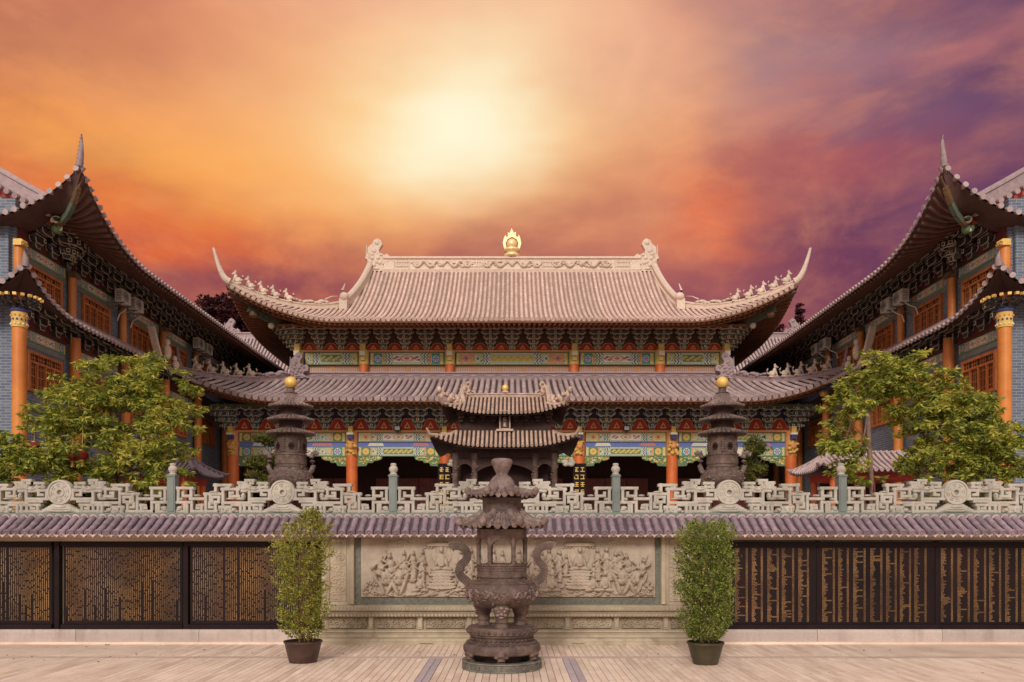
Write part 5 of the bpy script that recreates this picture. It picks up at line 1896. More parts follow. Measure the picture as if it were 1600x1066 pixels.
b.bb(-11.6, 11.6, YU - 1.0, YU - 0.86, 11.90, 12.02, 2)
b.build('plate_beam', ['pt_orange', 'bk_brown', 'rafter'], hall, False)
FLAME = [(-0.46, 0), (0.46, 0), (0.40, 0.07), (0.30, 0.15), (0.24, 0.26), (0.12, 0.36), (-0.12, 0.36), (-0.24, 0.26), (-0.30, 0.15), (-0.40, 0.07)]


def red_board(h):
    b = MB()
    k = h / 0.36
    P = [(x, z * k) for x, z in FLAME]
    b.prism(P, 0, 0.05, 0)
    b.prism([(x * 1.07, z * 1.08) for x, z in P], 0.012, 0.05, 1)
    tri = [(-0.15, 0.07 * k), (0.15, 0.07 * k), (0, 0.27 * k)]
    b.quad([(x, -0.004, z) for x, z in tri], 1)
    b.quad([(x * 0.55, -0.008, 0.135 * k + (z - 0.135 * k) * 0.52) for x, z in tri], 0)
    return b


BKU = bracket_mesh(5, 0.13, 0.46, 0.98, 0.17, None)
bk_u = BKU.build('bracket_set', ['bk_brown', 'bk_green', 'bk_pale'], hall, True, 30, origin=(0, 0, 0))
bk_u.location = Vector((-10.65, YU - 0.05, 10.94)) - W[hall.name]
rd_u = red_board(0.36).build('bracket_board', ['red', 'redgold'], hall, False, origin=(0, 0, 0))
SU = 21.3 / 20
for i in range(1, 21):
    dup(bk_u, (-10.65 + SU * i, YU - 0.05, 10.94), hall)
for i in range(20):
    w = Vector((-10.65 + SU * (i + 0.5), YU - 0.05, 10.94))
    if i == 0:
        rd_u.location = w - W[hall.name]
    else:
        dup(rd_u, w, hall)
for s in (-1, 1):                               # corner fan of brackets and corner beam
    for k, a in enumerate((25, 45, 65)):
        dup(bk_u, (s * (10.75 + 0.1 * k), YU - 0.1 + 0.02 * k, 10.94), hall, s * R(a))
    for k in range(4):
        dup(bk_u, (s * 10.7, YU + 1.0 + 1.06 * k, 10.94), hall, s * R(90))
    b = MB()
    b.bar((s * 10.8, 39.9, 12.0), (s * 13.15, 37.2, 13.15), 0.22, 0.34, 0)
    b.bar((s * 10.8, 39.85, 11.75), (s * 12.5, 37.95, 12.45), 0.18, 0.26, 1)
    b.ell((s * 12.3, 38.1, 12.25), (0.22, 0.22, 0.18), 2)
    b.ell((s * 11.7, 38.85, 11.9), (0.16, 0.16, 0.16), 3)
    b.build('corner_beam', ['bk_brown', 'bk_green', 'bronze_gold', 'bk_pale'], hall, False)


# ---- lower roof
def lo_eave(x):
    s = clamp((abs(x) - 10.2) / 4.2)
    return 34.6 - 0.28 * s * s, 7.62 + 1.15 * s ** 1.9


def lo_pt(x, y):
    ye, ze = lo_eave(x)
    t = (y - ye) / 5.2
    return Vector((x, y, ze + 1.87 * (0.72 * t + 0.28 * t * t)))


def lo_top(x):
    a = abs(x)
    return 39.8 if a <= 10.9 else 34.32 + (14.4 - a) / 3.5 * 5.48


b = MB()
b.grid(lambda u, t: lo_pt(u, lerp(lo_eave(u)[0] + 0.02, lo_top(u), t)) + Vector((0, 0, -0.03)), frange(-14.35, 14.35, 70), frange(0, 1, 8))
for sgn in (-1, 1):
    b.grid(lambda y, t: Vector((sgn * lerp(14.35, 10.9, t), lerp(y, lerp(39.8, 50.2, (y - 34.4) / 21.2), t), lerp(7.7 + 1.0 * abs((y - 45) / 10.6) ** 6, 9.45, t))), frange(34.4, 55.6, 16), frange(0, 1, 5), flip=(sgn < 0))
b.build('lower_pan_tiles', 'pan_low', hall)
SL = 0.292
n = int(14.2 / SL)
proto = None
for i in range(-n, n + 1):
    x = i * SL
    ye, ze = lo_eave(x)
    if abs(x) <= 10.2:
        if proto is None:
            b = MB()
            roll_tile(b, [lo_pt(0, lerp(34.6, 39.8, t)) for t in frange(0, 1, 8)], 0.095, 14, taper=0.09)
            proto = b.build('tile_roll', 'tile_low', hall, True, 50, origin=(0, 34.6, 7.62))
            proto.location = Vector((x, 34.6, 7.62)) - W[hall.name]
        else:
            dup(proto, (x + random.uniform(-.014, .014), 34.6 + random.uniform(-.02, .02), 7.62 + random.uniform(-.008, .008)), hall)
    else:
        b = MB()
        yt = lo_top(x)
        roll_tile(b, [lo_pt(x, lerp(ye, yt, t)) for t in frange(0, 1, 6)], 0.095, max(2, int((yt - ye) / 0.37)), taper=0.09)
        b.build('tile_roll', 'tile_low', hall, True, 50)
b = MB()
for i in range(-n, n):
    x = (i + 0.5) * SL
    ye, ze = lo_eave(x)
    b.prism([(-0.08, 0.0), (0, -0.06), (0.08, 0.0)], ye + 0.02, ye + 0.06, 0, x, ze - 0.03)
tag(b.build('drip_edge', 'pan_low', hall, False), kind='stuff')
b = MB()
prism_x(b, [(39.62, 9.36), (39.56, 9.46), (39.64, 9.50), (39.64, 9.70), (39.56, 9.74), (39.56, 9.80), (39.9, 9.82), (39.9, 9.36)], -10.8, 10.8)
wr = b.build('wave_ridge', 'ridge_low', hall, False)
b = MB()
for k in range(27):
    x0 = -10.7 + k * 0.8
    b.tube([(x0 + 0.8 * t, 39.63, 9.555 + 0.10 * math.sin(math.pi * t)) for t in frange(0, 1, 9)], 0.022, 5)
    b.tube([(x0 + 0.15 + 0.5 * t, 39.63, 9.52 + 0.06 * math.sin(math.pi * t)) for t in frange(0, 1, 6)], 0.016, 5)
b.build('wave_carving', 'ridge_low', wr, True, 60)
for s in (-1, 1):
    hp_ = []
    for t in frange(0, 1, 18):
        xx = lerp(10.8, 14.35, t)
        hp_.append(Vector((s * xx, lo_top(xx), lo_pt(xx, lo_top(xx)).z - 0.02)))
    b = MB()
    b.sweep(hp_, RIDGE_PROF, 0, [0.80 - 0.15 * t for t in frange(0, 1, 18)])
    b.build('hip_ridge', 'ridge_low', hall, True, 40)
    b = MB()
    tip_horn(b, hp_[-1] + Vector((-s * 0.1, 0.1, 0.12)), s * 0.05, -0.4, 0.9, 0.15)
    b.build('hip_horn', 'ridge_low', hall, True, 60)
    for t in (0.42, 0.53, 0.64, 0.75, 0.86):
        a = hp_[int(t * 17)].lerp(hp_[int(t * 17) + 1], (t * 17) % 1)
        dup(bst, a + Vector((0, 0, 0.29)), hall, math.pi if s < 0 else 0)
    b = MB()
    for j in range(9):
        a = hp_[int(lerp(2, 6, j / 8))]
        f_ = lerp(2, 6, j / 8) % 1
        a = a.lerp(hp_[int(lerp(2, 6, j / 8)) + 1], f_)
        b.ell(a + Vector((0, 0, 0.36 + 0.05 * math.sin(j * 1.8))), (0.20, 0.12, 0.10 - 0.004 * j))
    b.build('hip_dragon', 'ridge_low', hall, True, 60)
    # flame-like corner dragon where the roof meets the wall
    o = chiwen_mesh(0.0019, 0.28).build('corner_dragon', 'ridge_low', hall, True, 40, origin=(0, 0, 0))
    o.location = Vector((s * 10.5, 39.5, 9.45)) - W[hall.name]
    o.rotation_euler = (0, 0, 0 if s < 0 else math.pi)
soffit(hall, lo_eave, 14.2, 36.9, 7.78, 'lower_soffit')
LC = [-12.9, -7.4, -3.1, 3.1, 7.4, 12.9]
for x in LC:
    b = MB()
    b.lathe([(0.36, 0), (0.36, 0.25), (0.30, 0.32)], (x, YL, 0), 18)
    b.build('column_base', 'plinth', hall)
    b = MB()
    b.lathe([(0.265, 0.30), (0.265, 5.38)], (x, YL, 0), 20)
    b.build('column', 'col', hall)
    b = MB()
    b.lathe([(0.28, 5.38), (0.28, 6.5)], (x, YL, 0), 16, 6)
    for k in range(16):
        b.ell((x + random.uniform(-0.2, 0.2), YL - 0.30, 5.45 + random.uniform(0, 0.55)), (random.uniform(0.05, 0.12), 0.12, random.uniform(0.05, 0.1)), 9, 8, 5)
    b.ell((x, YL - 0.36, 5.78), (0.15, 0.16, 0.14), 6)
    b.bb(x - 0.13, x + 0.13, YL - 0.45, YL - 0.2, 6.12, 6.30, 8)
    b.bb(x - 0.15, x + 0.15, YL - 0.5, YL - 0.2, 6.31, 6.40, 2)
    b.bb(x - 0.10, x + 0.10, YL - 0.44, YL - 0.2, 6.41, 6.70, 9)
    b.build('painted_capital', PT, hall, True, 50)
for i in range(5):
    w = LC[i + 1] - LC[i] - 0.52
    xm = (LC[i] + LC[i + 1]) / 2
    o = painted_beam(w, 0.44, (0, 1, 0, 1, 0)[i] + (2 if i in (1, 3) else 0)).build('painted_beam', PT, hall, False, origin=(0, 0, 0))
    o.location = Vector((xm, YL - 0.06, 6.02)) - W[hall.name]
    o = painted_beam(w, 0.44, (1, 0, 1, 0, 1)[i]).build('painted_beam', PT, hall, False, origin=(0, 0, 0))
    o.location = Vector((xm, YL - 0.06, 5.36)) - W[hall.name]
    b = MB()
    b.bb(xm - w / 2, xm + w / 2, YL + 0.0, YL + 0.08, 5.80, 6.02, 7)
    for k in (-0.5, 0.5):
        b.quad([(xm + k * w * 0.55 - w * 0.10, YL - 0.004, 5.84), (xm + k * w * 0.55 + w * 0.10, YL - 0.004, 5.84), (xm + k * w * 0.55 + w * 0.08, YL - 0.004, 5.98), (xm + k * w * 0.55 - w * 0.08, YL - 0.004, 5.98)], 2 if k < 0 else 5)
    b.build('blue_board', PT, hall, False)
    for s in (-1, 1):                            # carved spandrel brackets under the beam
        x0 = xm - s * w / 2
        b = MB()
        P = [(0, 0), (1.15, 0), (1.12, -0.12), (0.95, -0.20), (0.78, -0.20), (0.70, -0.30), (0.48, -0.30), (0.40, -0.44), (0.0, -0.46)]
        b.prism(P, YL - 0.05, YL + 0.05, 4, x0, 5.355, 1.0, s < 0)
        for k in range(46):
            u = random.uniform(0.03, 1.08)
            v = random.uniform(0.03, 0.40 - 0.26 * u)
            b.ell((x0 + s * u, YL - 0.055, 5.355 - v), (random.uniform(0.025, 0.07), 0.03, random.uniform(0.02, 0.045)), random.choice((3, 3, 9, 9, 2, 11, 1)), 6, 4)
        b.build('carved_spandrel', PT, hall, True, 50)
b = MB()
b.bb(-13.2, 13.2, YL - 0.16, YL + 0.2, 6.46, 6.55)
b.bb(-13.2, 13.2, YL + 0.06, YL + 0.3, 6.55, 8.2, 1)
b.bb(-13.6, 13.6, YL - 0.95, YL - 0.8, 7.53, 7.62, 2)
b.build('plate_beam', ['pt_orange', 'bk_blue', 'bk_green'], hall, False)
bk_l = bracket_mesh(4, 0.14, 0.46, 0.98, 0.19, None).build('bracket_set', ['bk_blue', 'bk_green', 'bk_pale'], hall, True, 30, origin=(0, 0, 0))
rd_l = red_board(0.52).build('bracket_board', ['red', 'redgold'], hall, False, origin=(0, 0, 0))
SLB = 25.8 / 24
for i in range(25):
    w = Vector((-12.9 + SLB * i, YL - 0.05, 6.55))
    if i == 0:
        bk_l.location = w - W[hall.name]
    else:
        dup(bk_l, w, hall)
for i in range(24):
    w = Vector((-12.9 + SLB * (i + 0.5), YL - 0.05, 6.55))
    if i == 0:
        rd_l.location = w - W[hall.name]
    else:
        dup(rd_l, w, hall)
for s in (-1, 1):
    for k, a in enumerate((25, 45, 65)):
        dup(bk_l, (s * (13.0 + 0.08 * k), YL - 0.1, 6.55), hall, s * R(a))
    for k in range(3):
        dup(bk_l, (s * 12.95, YL + 1.0 + 1.06 * k, 6.55), hall, s * R(90))
    b = MB()
    b.bar((s * 13.0, 36.9, 7.6), (s * 14.2, 34.6, 8.5), 0.22, 0.30, 0)
    b.ell((s * 13.8, 35.4, 8.0), (0.2, 0.2, 0.17), 1)
    b.build('corner_beam', ['bk_blue', 'gold'], hall, False)
# hall body: walls, dark porch and doors
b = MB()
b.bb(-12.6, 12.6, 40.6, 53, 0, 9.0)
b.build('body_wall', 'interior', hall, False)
b = MB()
b.bb(-13.0, 13.0, YL + 0.1, 40.7, 6.6, 6.75)
b.build('porch_ceiling', 'soffit_dark', hall, False)
b = MB()
b.bb(-15, 15, 35.4, 54, 0, 0.9)
b.build('platform', 'plinth', hall, False)
dr0 = None
for i in range(5):
    x0, x1 = LC[i] + 0.5, LC[i + 1] - 0.5
    k = max(3, int((x1 - x0) / 0.95))
    for j in range(k):
        w = (x1 - x0) / k
        b = MB()
        xa = x0 + j * w
        b.bb(xa + 0.02, xa + w - 0.02, 40.44, 40.56, 0.9, 4.6)
        for zz in (1.0, 2.2, 2.5):
            b.bb(xa + 0.08, xa + w - 0.08, 40.40, 40.44, zz, zz + 0.1)
        for q_ in range(5):
            b.bb(xa + 0.1 + q_ * (w - 0.24) / 4, xa + 0.14 + q_ * (w - 0.24) / 4, 40.40, 40.44, 2.6, 4.4)
        b.build('door_leaf', 'door', hall, False)
# couplet boards on the two middle columns
for s in (-1, 1):
    b = MB()
    b.bb(s * 3.1 - 0.30, s * 3.1 + 0.30, YL - 0.34, YL - 0.27, 1.6, 5.0)
    cb_ = b.build('couplet_board', 'darkframe', hall, False)
    rg = random.Random(20 + s)
    for r_ in range(9):
        for c_ in (-0.13, 0.13):
            b = MB()
            glyph(b, s * 3.1 + c_, 4.72 - r_ * 0.34, YL - 0.346, 0.22, 0, rg)
            b.build('gilt_character', 'pt_gold', cb_, False)
for x in (-2.6, 2.6):                            # carved beam heads beside the boards
    b = MB()
    for k in range(8):
        b.ell((x + random.uniform(-0.25, 0.25), YL - 0.45, 4.95 + random.uniform(-0.1, 0.15)), (0.15, 0.12, 0.10), 0, 8, 5)
    b.build('carved_beam_head', 'fret', hall, True, 60)
# small floodlights on the lower beam
for x in (-5.25, 5.25):
    b = MB()
    b.bb(x - 0.14, x + 0.14, YL - 0.42, YL - 0.25, 6.50, 6.72, 0)
    b.bb(x - 0.11, x + 0.11, YL - 0.43, YL - 0.42, 6.53, 6.69, 1)
    b.bb(x - 0.02, x + 0.02, YL - 0.28, YL - 0.1, 6.42, 6.56, 0)
    tag(b.build('floodlight', ['bk_dark', 'white'], None, False), 'small boxy floodlight on the hall beam, on the side of the ' + ('ragged' if x < 0 else 'flat-topped') + ' potted shrub', 'floodlight', 'floodlights on the hall beam')
# ================================================================ side halls (mirrored left and right)
FA = 14.5                       # |x| of the courtyard facade
COLY = [23.25, 26.1, 29.5, 32.9, 36.3, 39.7, 43.1]


def window_leafs(w, h):
    f = MB()
    t = 0.09
    for (x0, x1, z0, z1) in ((-w / 2, w / 2, 0, t), (-w / 2, w / 2, h - t, h), (-w / 2, -w / 2 + t, t, h - t), (w / 2 - t, w / 2, t, h - t), (-w / 2 + t, w / 2 - t, h * 0.70, h * 0.70 + t * 0.8)):
        f.bb(x0, x1, -0.07, 0.04, z0, z1)
    for k in (1, 2, 3):
        x = -w / 2 + w * k / 4
        f.bb(x - t * 0.4, x + t * 0.4, -0.066, 0.03, t, h * 0.70)
    l = MB()
    lw = (w - 2 * t) / 4 - 0.04
    s = 0.022
    for x in (-lw / 2 + 0.02, -lw * 0.12, lw * 0.12, lw / 2 - 0.02):
        l.bb(x - s / 2, x + s / 2, -0.035, -0.012, t, h * 0.70)
    for k in range(3):
        z = t + (h * 0.70 - t) * (k + 0.5) / 3
        l.bb(-lw / 2, lw / 2, -0.033, -0.014, z - s / 2, z + s / 2)
    for k in range(3):
        x = -lw / 2 + lw * (k + 0.5) / 3
        l.bb(x - s / 2, x + s / 2, -0.035, -0.012, h * 0.70 + t * 0.8, h - t)
    l.bb(-lw / 2, lw / 2, -0.033, -0.014, h * 0.83, h * 0.83 + s)
    p_ = MB()
    p_.bb(-w / 2 + 0.02, w / 2 - 0.02, -0.01, 0.03, 0.02, h - 0.02)
    return f, l, p_, lw, w


def side_hall(sx, word):
    t = thing('side_hall', (sx * FA, 23.3, 0), 'tall grey brick side hall with upswept eaves behind ' + word, 'building', 'brick side halls facing each other')
    rz = -R(90) * sx
    X = lambda a: sx * a
    b = MB(sx)
    b.bb(FA, 24.0, 23.35, 50, 0, 11.5)
    b.build('brick_wall', 'brick', t, False)

    # ---------------- upper eave
    def e1(y):                                       # courtyard eave height along y
        s = clamp((27.6 - y) / 4.9)
        return 10.38 + 1.68 * s ** 2.5

    def e1a(y):
        s = clamp((26.5 - y) / 3.8)
        return 12.3 - 0.05 * s * s

    def e2(a):                                       # end eave height along a
        s = clamp((16.6 - a) / 4.35)
        return 10.50 + 1.56 * s ** 3.0
    TIPY, TIPA = 22.7, 12.25
    ys = [TIPY + (27.6 - TIPY) * (i / 26) ** 1.2 for i in range(27)] + frange(28.2, 50, 18)
    GY, GA = 23.8, 13.7                              # gable plane and where the hip meets it
    hipy = lambda a: lerp(TIPY, GY, clamp((a - TIPA) / (GA - TIPA)))
    plane = lambda a: 10.50 + 0.50 * (a - 12.3) + 0.012 * (a - 12.3) ** 2

    def roof1(y, k):                                 # k 0..1 from the eave up the slope
        a_top = 19.2 if y >= GY else lerp(TIPA, GA, (y - TIPY) / (GY - TIPY))
        a = lerp(e1a(y), a_top, k)
        return Vector((a, y, plane(a) + (e1(y) - 10.38) * math.exp(-max(0.0, a - e1a(y)) / 0.8)))

    def hipz(a):
        if a <= GA:
            return roof1(hipy(a), 1.0).z if a < GA - 1e-4 else roof1(GY - 1e-4, 1.0).z
        return 10.86 + (hipz(GA) - 10.86) * math.exp(-(a - GA) / 0.4)
    b = MB(sx)
    b.grid(lambda y, k: roof1(y, k ** 1.6), ys, frange(0, 1, 12), flip=False)
    b.grid(lambda a, k: Vector((a, lerp(TIPY, hipy(a), k), lerp(e2(a) + 0.10, hipz(a), k ** 1.4))), [TIPA + (17 - TIPA) * (i / 20) ** 1.2 for i in range(21)] + frange(17.5, 24, 8), frange(0, 1, 5), flip=True)
    b.build('roof_deck', 'tile_dark', t, True, 50)
    # roof tiles: rolls and round ends along the eaves
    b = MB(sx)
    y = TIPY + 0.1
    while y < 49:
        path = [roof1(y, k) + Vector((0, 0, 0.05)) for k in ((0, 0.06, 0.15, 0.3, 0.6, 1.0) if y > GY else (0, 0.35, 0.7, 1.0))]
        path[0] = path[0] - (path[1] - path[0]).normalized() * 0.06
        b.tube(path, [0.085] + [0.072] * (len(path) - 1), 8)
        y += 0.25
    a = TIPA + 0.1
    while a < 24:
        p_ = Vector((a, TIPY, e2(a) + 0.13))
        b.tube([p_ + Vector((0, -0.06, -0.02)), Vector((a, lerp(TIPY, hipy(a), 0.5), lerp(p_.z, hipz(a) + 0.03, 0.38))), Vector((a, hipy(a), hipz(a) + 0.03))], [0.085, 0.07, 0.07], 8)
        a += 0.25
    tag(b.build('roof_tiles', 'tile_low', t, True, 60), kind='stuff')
    # soffit: follows the roof a hand below it
    b = MB(sx)

    def under1(y, k):
        a_top = FA + 0.02 if y >= GY else lerp(TIPA, GA, (y - TIPY) / (GY - TIPY))
        a = lerp(e1a(y), a_top, k)
        return Vector((a, y, plane(a) - 0.20 * k - 0.06 + (e1(y) - 10.38) * math.exp(-max(0.0, a - e1a(y)) / 0.8)))
    b.grid(under1, ys, frange(0, 1, 7), flip=True)
    b.grid(lambda a, k: Vector((a, lerp(TIPY, hipy(a), k), lerp(e2(a) + 0.03, hipz(a) - 0.26, k ** 1.4))), [TIPA + (17 - TIPA) * (i / 20) ** 1.2 for i in range(21)] + frange(17.5, 24, 8), frange(0, 1, 5))
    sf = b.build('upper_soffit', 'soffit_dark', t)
    b = MB(sx)
    y = TIPY + 0.15
    while y < 48:
        b.sweep([under1(y, k) + Vector((0, 0, -0.04)) for k in (0.03, 0.3, 0.6, 0.9)], [(-0.045, -0.045), (0.045, -0.045), (0.045, 0.045), (-0.045, 0.045)])
        y += 0.25
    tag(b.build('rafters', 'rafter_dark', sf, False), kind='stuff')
    # corner beam under the tip with its carved dragon and green ball
    b = MB(sx)
    cbp = [Vector((a_, hipy(a_), hipz(a_) - 0.40 - 0.10 * k / 5)) for k, a_ in enumerate(frange(12.34, 13.6, 6))]
    for k, mi in enumerate((1, 0, 0, 1, 1)):
        b.bar(cbp[k], cbp[k + 1], 0.12, 0.18, mi)
    b.build('corner_beam', ['bk_green', 'bronze_gold'], t, False)
    b = MB(sx)
    b.ell((13.45, 23.65, 10.72), (0.15, 0.15, 0.14), 1, 12, 8)
    b.ell((13.35, 23.45, 10.92), (0.13, 0.13, 0.11), 0, 10, 7)
    b.ell((13.30, 23.34, 10.90), (0.09, 0.09, 0.06), 2, 8, 5)
    for k in range(7):
        b.ell((13.42 + random.uniform(-0.17, 0.17), 23.6 + random.uniform(-0.1, 0.1), 10.78 + random.uniform(-0.12, 0.2)), (0.06, 0.06, 0.08), random.choice((1, 0, 3)), 6, 4)
    b.build('corner_dragon', ['pt_white', 'pt_green', 'bk_dark', 'pt_navy'], t, True, 60)
    # tip finial
    b = MB(sx)
    pts = [Vector((TIPA + 0.05, TIPY + 0.05, 12.15)), Vector((TIPA - 0.01, TIPY, 12.45)), Vector((TIPA - 0.03, TIPY, 12.75)), Vector((TIPA - 0.03, TIPY, 13.05))]
    b.tube(pts, [0.10, 0.085, 0.055, 0.02], 8)
    for k in range(8):
        p_ = pts[0].lerp(pts[3], k / 8)
        b.lathe([(0.105 - 0.010 * k, -0.012), (0.115 - 0.010 * k, 0.0), (0.105 - 0.010 * k, 0.012)], p_, 10)
    b.build('tip_finial', 'ridge_low', t, True, 60)
    # hip ridge and gable
    b = MB(sx)
    hp = [Vector((lerp(TIPA, GA, k), lerp(TIPY, GY, k), hipz(lerp(TIPA, GA, k)) - 0.02)) for k in frange(0, 0.98, 12)]
    b.sweep(hp, [(x * 0.6, y * 0.5) for x, y in RIDGE_PROF])
    b.build('hip_ridge', 'ridge_low', t, True, 40)
    b = MB(sx)
    gz = plane
    b.add([(14.05, GY + 0.1, 11.15), (24.35, GY + 0.1, 11.15), (19.2, GY + 0.1, gz(19.2))], [(0, 1, 2)])
    b.build('gable_wall', 'plaster', t, False)
    b = MB(sx)
    b.bar((13.5, GY, gz(13.5) - 0.20), (19.2, GY, gz(19.2) - 0.22), 0.08, 0.26)
    b.build('bargeboard', 'barge', t, False)
    b = MB(sx)
    pth = [(a, GY - 0.1, gz(a) + 0.0) for a in frange(13.45, 19.2, 10)]
    b.sweep(pth, [(x * 1.1, y * 1.15) for x, y in RIDGE_PROF])
    b.sweep([(38.4 - a, GY - 0.1, gz(a)) for a in frange(13.9, 19.2, 10)], RIDGE_PROF)
    b.build('gable_ridge', 'ridge_low', t, True, 40)
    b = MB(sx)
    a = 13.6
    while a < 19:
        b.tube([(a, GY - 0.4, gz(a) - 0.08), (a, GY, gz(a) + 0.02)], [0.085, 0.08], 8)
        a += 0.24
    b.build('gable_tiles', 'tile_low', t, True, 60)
    b = MB(sx)
    b.grid(lambda a, k: Vector((lerp(19.2, 25.2, a), lerp(GY, 50, k), lerp(gz(19.2), 10.6, a))), (0, 0.5, 1), (0, 0.5, 1))
    b.bb(19.0, 19.4, GY, 50, gz(19.2) - 0.1, gz(19.2) + 0.5)
    b.build('far_slope', 'tile_dark', t, False)

    # ---------------- lower eave
    def f1(y):
        s = clamp((25.6 - y) / 3.3)
        return 8.12 + 1.02 * s ** 2.4

    def f2(a):
        s = clamp((16.2 - a) / 2.7)
        return 8.15 + 0.99 * s ** 2.6
    TY, TA = 22.3, 13.58
    ys2 = [TY + (25.8 - TY) * (i / 18) ** 1.2 for i in range(19)] + frange(26.4, 50, 14)
    b = MB(sx)
    b.grid(lambda y, k: Vector((lerp(TA, FA + 0.02, k), lerp(y, max(y, 23.35), k), lerp(f1(y) + 0.12, 8.82 + 0.3 * clamp((24.5 - y) / 2), k))), ys2, (0, 0.5, 1))
    b.grid(lambda a, k: Vector((lerp(a, max(a, FA), k), lerp(TY, 23.37, k), lerp(f2(a) + 0.12, 8.95, k))), [TA + (24 - TA) * (i / 20) ** 1.5 for i in range(21)], (0, 0.5, 1), flip=True)
    b.build('skirt_deck', 'tile_dark', t, True, 50)
    b = MB(sx)
    b.grid(lambda y, k: Vector((lerp(TA, FA + 0.02, k), lerp(y, max(y, 23.35), k), lerp(f1(y) + 0.03, 8.62, k))), ys2, (0, 0.5, 1), flip=True)
    b.grid(lambda a, k: Vector((lerp(a, max(a, FA), k), lerp(TY, 23.37, k), lerp(f2(a) + 0.03, 8.62, k))), [TA + (24 - TA) * (i / 20) ** 1.5 for i in range(21)], (0, 0.5, 1))
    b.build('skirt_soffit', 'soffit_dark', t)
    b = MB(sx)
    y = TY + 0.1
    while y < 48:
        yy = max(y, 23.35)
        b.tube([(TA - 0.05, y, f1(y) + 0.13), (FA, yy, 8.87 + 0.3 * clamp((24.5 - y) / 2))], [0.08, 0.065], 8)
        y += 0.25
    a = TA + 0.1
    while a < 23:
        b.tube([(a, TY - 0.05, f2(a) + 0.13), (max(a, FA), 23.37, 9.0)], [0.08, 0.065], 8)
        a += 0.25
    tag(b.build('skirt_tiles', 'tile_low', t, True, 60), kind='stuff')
    b = MB(sx)
    b.tube([(TA + 0.02, TY + 0.05, 9.2), (TA - 0.02, TY, 9.4), (TA, TY, 9.62)], [0.10, 0.08, 0.03], 8)
    b.bar((TA + 0.02, TY + 0.05, 9.2), (FA, 23.35, 9.25), 0.18, 0.16)
    b.build('skirt_hip', 'ridge_low', t, True, 50)
    # stepped gable finial with figures at the far end of the skirt
    b = MB(sx)
    pth = [(13.75, 31.6, 8.35), (13.8, 31.2, 8.75), (13.85, 30.95, 9.3), (13.9, 30.8, 9.75)]
    b.sweep(pth, [(-0.07, -0.12), (0.07, -0.12), (0.07, 0.12), (-0.07, 0.12)], up=(1, 0, 0))
    b.build('skirt_gable_end', 'ridge', t, True, 50)
    b = MB(sx)
    b.ell((13.75, 31.9, 9.0), (0.16, 0.2, 0.32))
    b.ell((13.75, 31.9, 9.4), (0.12, 0.14, 0.14))
    b.build('skirt_figure', 'ridge', t, True, 50)
    b = MB(sx)
    b.ell((13.75, 32.7, 8.65), (0.14, 0.2, 0.2))
    b.ell((13.75, 32.6, 8.9), (0.10, 0.12, 0.12))
    b.build('skirt_figure', 'ridge', t, True, 50)

    # ---------------- columns, beams, brackets, windows
    first = {}

    def put(key, make, w, rot):
        if key not in first:
            o = make()
            o.location = Vector(w) - W[t.name]
            o.rotation_euler = (0, 0, rot)
            W[o.name] = Vector(w)
            first[key] = o
            return o, True
        return dup(first[key], w, t, rot), False
    for i, y in enumerate(COLY):
        b = MB(sx)
        b.lathe([(0.185 if i == 0 else 0.165, 0), (0.185 if i == 0 else 0.165, 7.55 if i == 0 else 8.1)], (13.98 if i == 0 else 14.25, y - 0.55 if i == 0 else y, 0), 16)
        b.build('lower_column', 'col_side', t)
        cxx, cyy = (13.98, y - 0.55) if i == 0 else (14.25, y)
        if i == 0:
            b = MB(sx)
            b.lathe([(0.21, 7.55), (0.21, 7.98)], (cxx, cyy, 0), 16, 9)
            b.lathe([(0.225, 7.98), (0.24, 8.0), (0.24, 8.06), (0.2, 8.1)], (cxx, cyy, 0), 16, 8)
            for k in range(3):
                for j in range(12):
                    an = 2 * math.pi * (j + 0.5 * (k % 2)) / 12
                    b.ell((cxx + math.cos(an) * 0.21, cyy + math.sin(an) * 0.21, 7.64 + 0.12 * k), (0.03, 0.03, 0.035), (2, 8, 6)[k], 6, 4)
            b.build('column_collar', PT, t)
            b = MB(sx)
            for k in range(4):
                r_ = 0.22 + 0.11 * k
                for j in range(7 + 2 * k):
                    an = -math.pi * 1.15 + j * 1.3 * math.pi / (6 + 2 * k)
                    b.box((cxx + math.cos(an) * r_, cyy + math.sin(an) * r_, 8.12 + 0.085 * k), (0.09, 0.09, 0.075), 0 if k < 3 else 1, Matrix.Rotation(an, 3, 'Z'))
            b.build('corner_capital', ['bk_dark', 'gold'], t, False)
        b = MB(sx)
        aa = 14.35
        b.lathe([(0.16 if i == 0 else 0.125, 8.5), (0.16 if i == 0 else 0.125, 10.06)], (aa, y + (0.06 if i == 0 else 0), 0), 14)
        b.build('upper_column', 'col_side', t)
        b = MB(sx)
        b.box((aa - 0.06, y - 0.02, 10.15), (0.24, 0.27, 0.18))
        for k in range(6):
            b.ell((aa - 0.19, y - 0.13 + 0.045 * k, 10.15 + 0.03 * (-1) ** k), (0.05, 0.04, 0.05), 0, 6, 4)
        b.build('carved_capital', 'bronze_gold' if i else 'gold', t, True, 50)
    for i in range(len(COLY) - 1):
        y0, y1 = COLY[i], COLY[i + 1]
        w = y1 - y0 - 0.45
        ym = (y0 + y1) / 2 + 0.05
        if i == 0:
            w, ym = 2.3, 24.75
        mk = lambda: painted_beam(3.4 - 0.45, 0.32, 1).build('painted_beam', PT, t, False, origin=(0, 0, 0))
        mk0 = lambda: painted_beam(2.3, 0.32, 1).build('painted_beam', PT, t, False, origin=(0, 0, 0))
        key, f_ = ('pb0', mk0) if i == 0 else ('pb', mk)
        put(key, f_, (X(FA - 0.05), ym, 9.98), rz)
        put(key, f_, (X(FA - 0.05), ym, 7.50), rz)
        b = MB(sx)
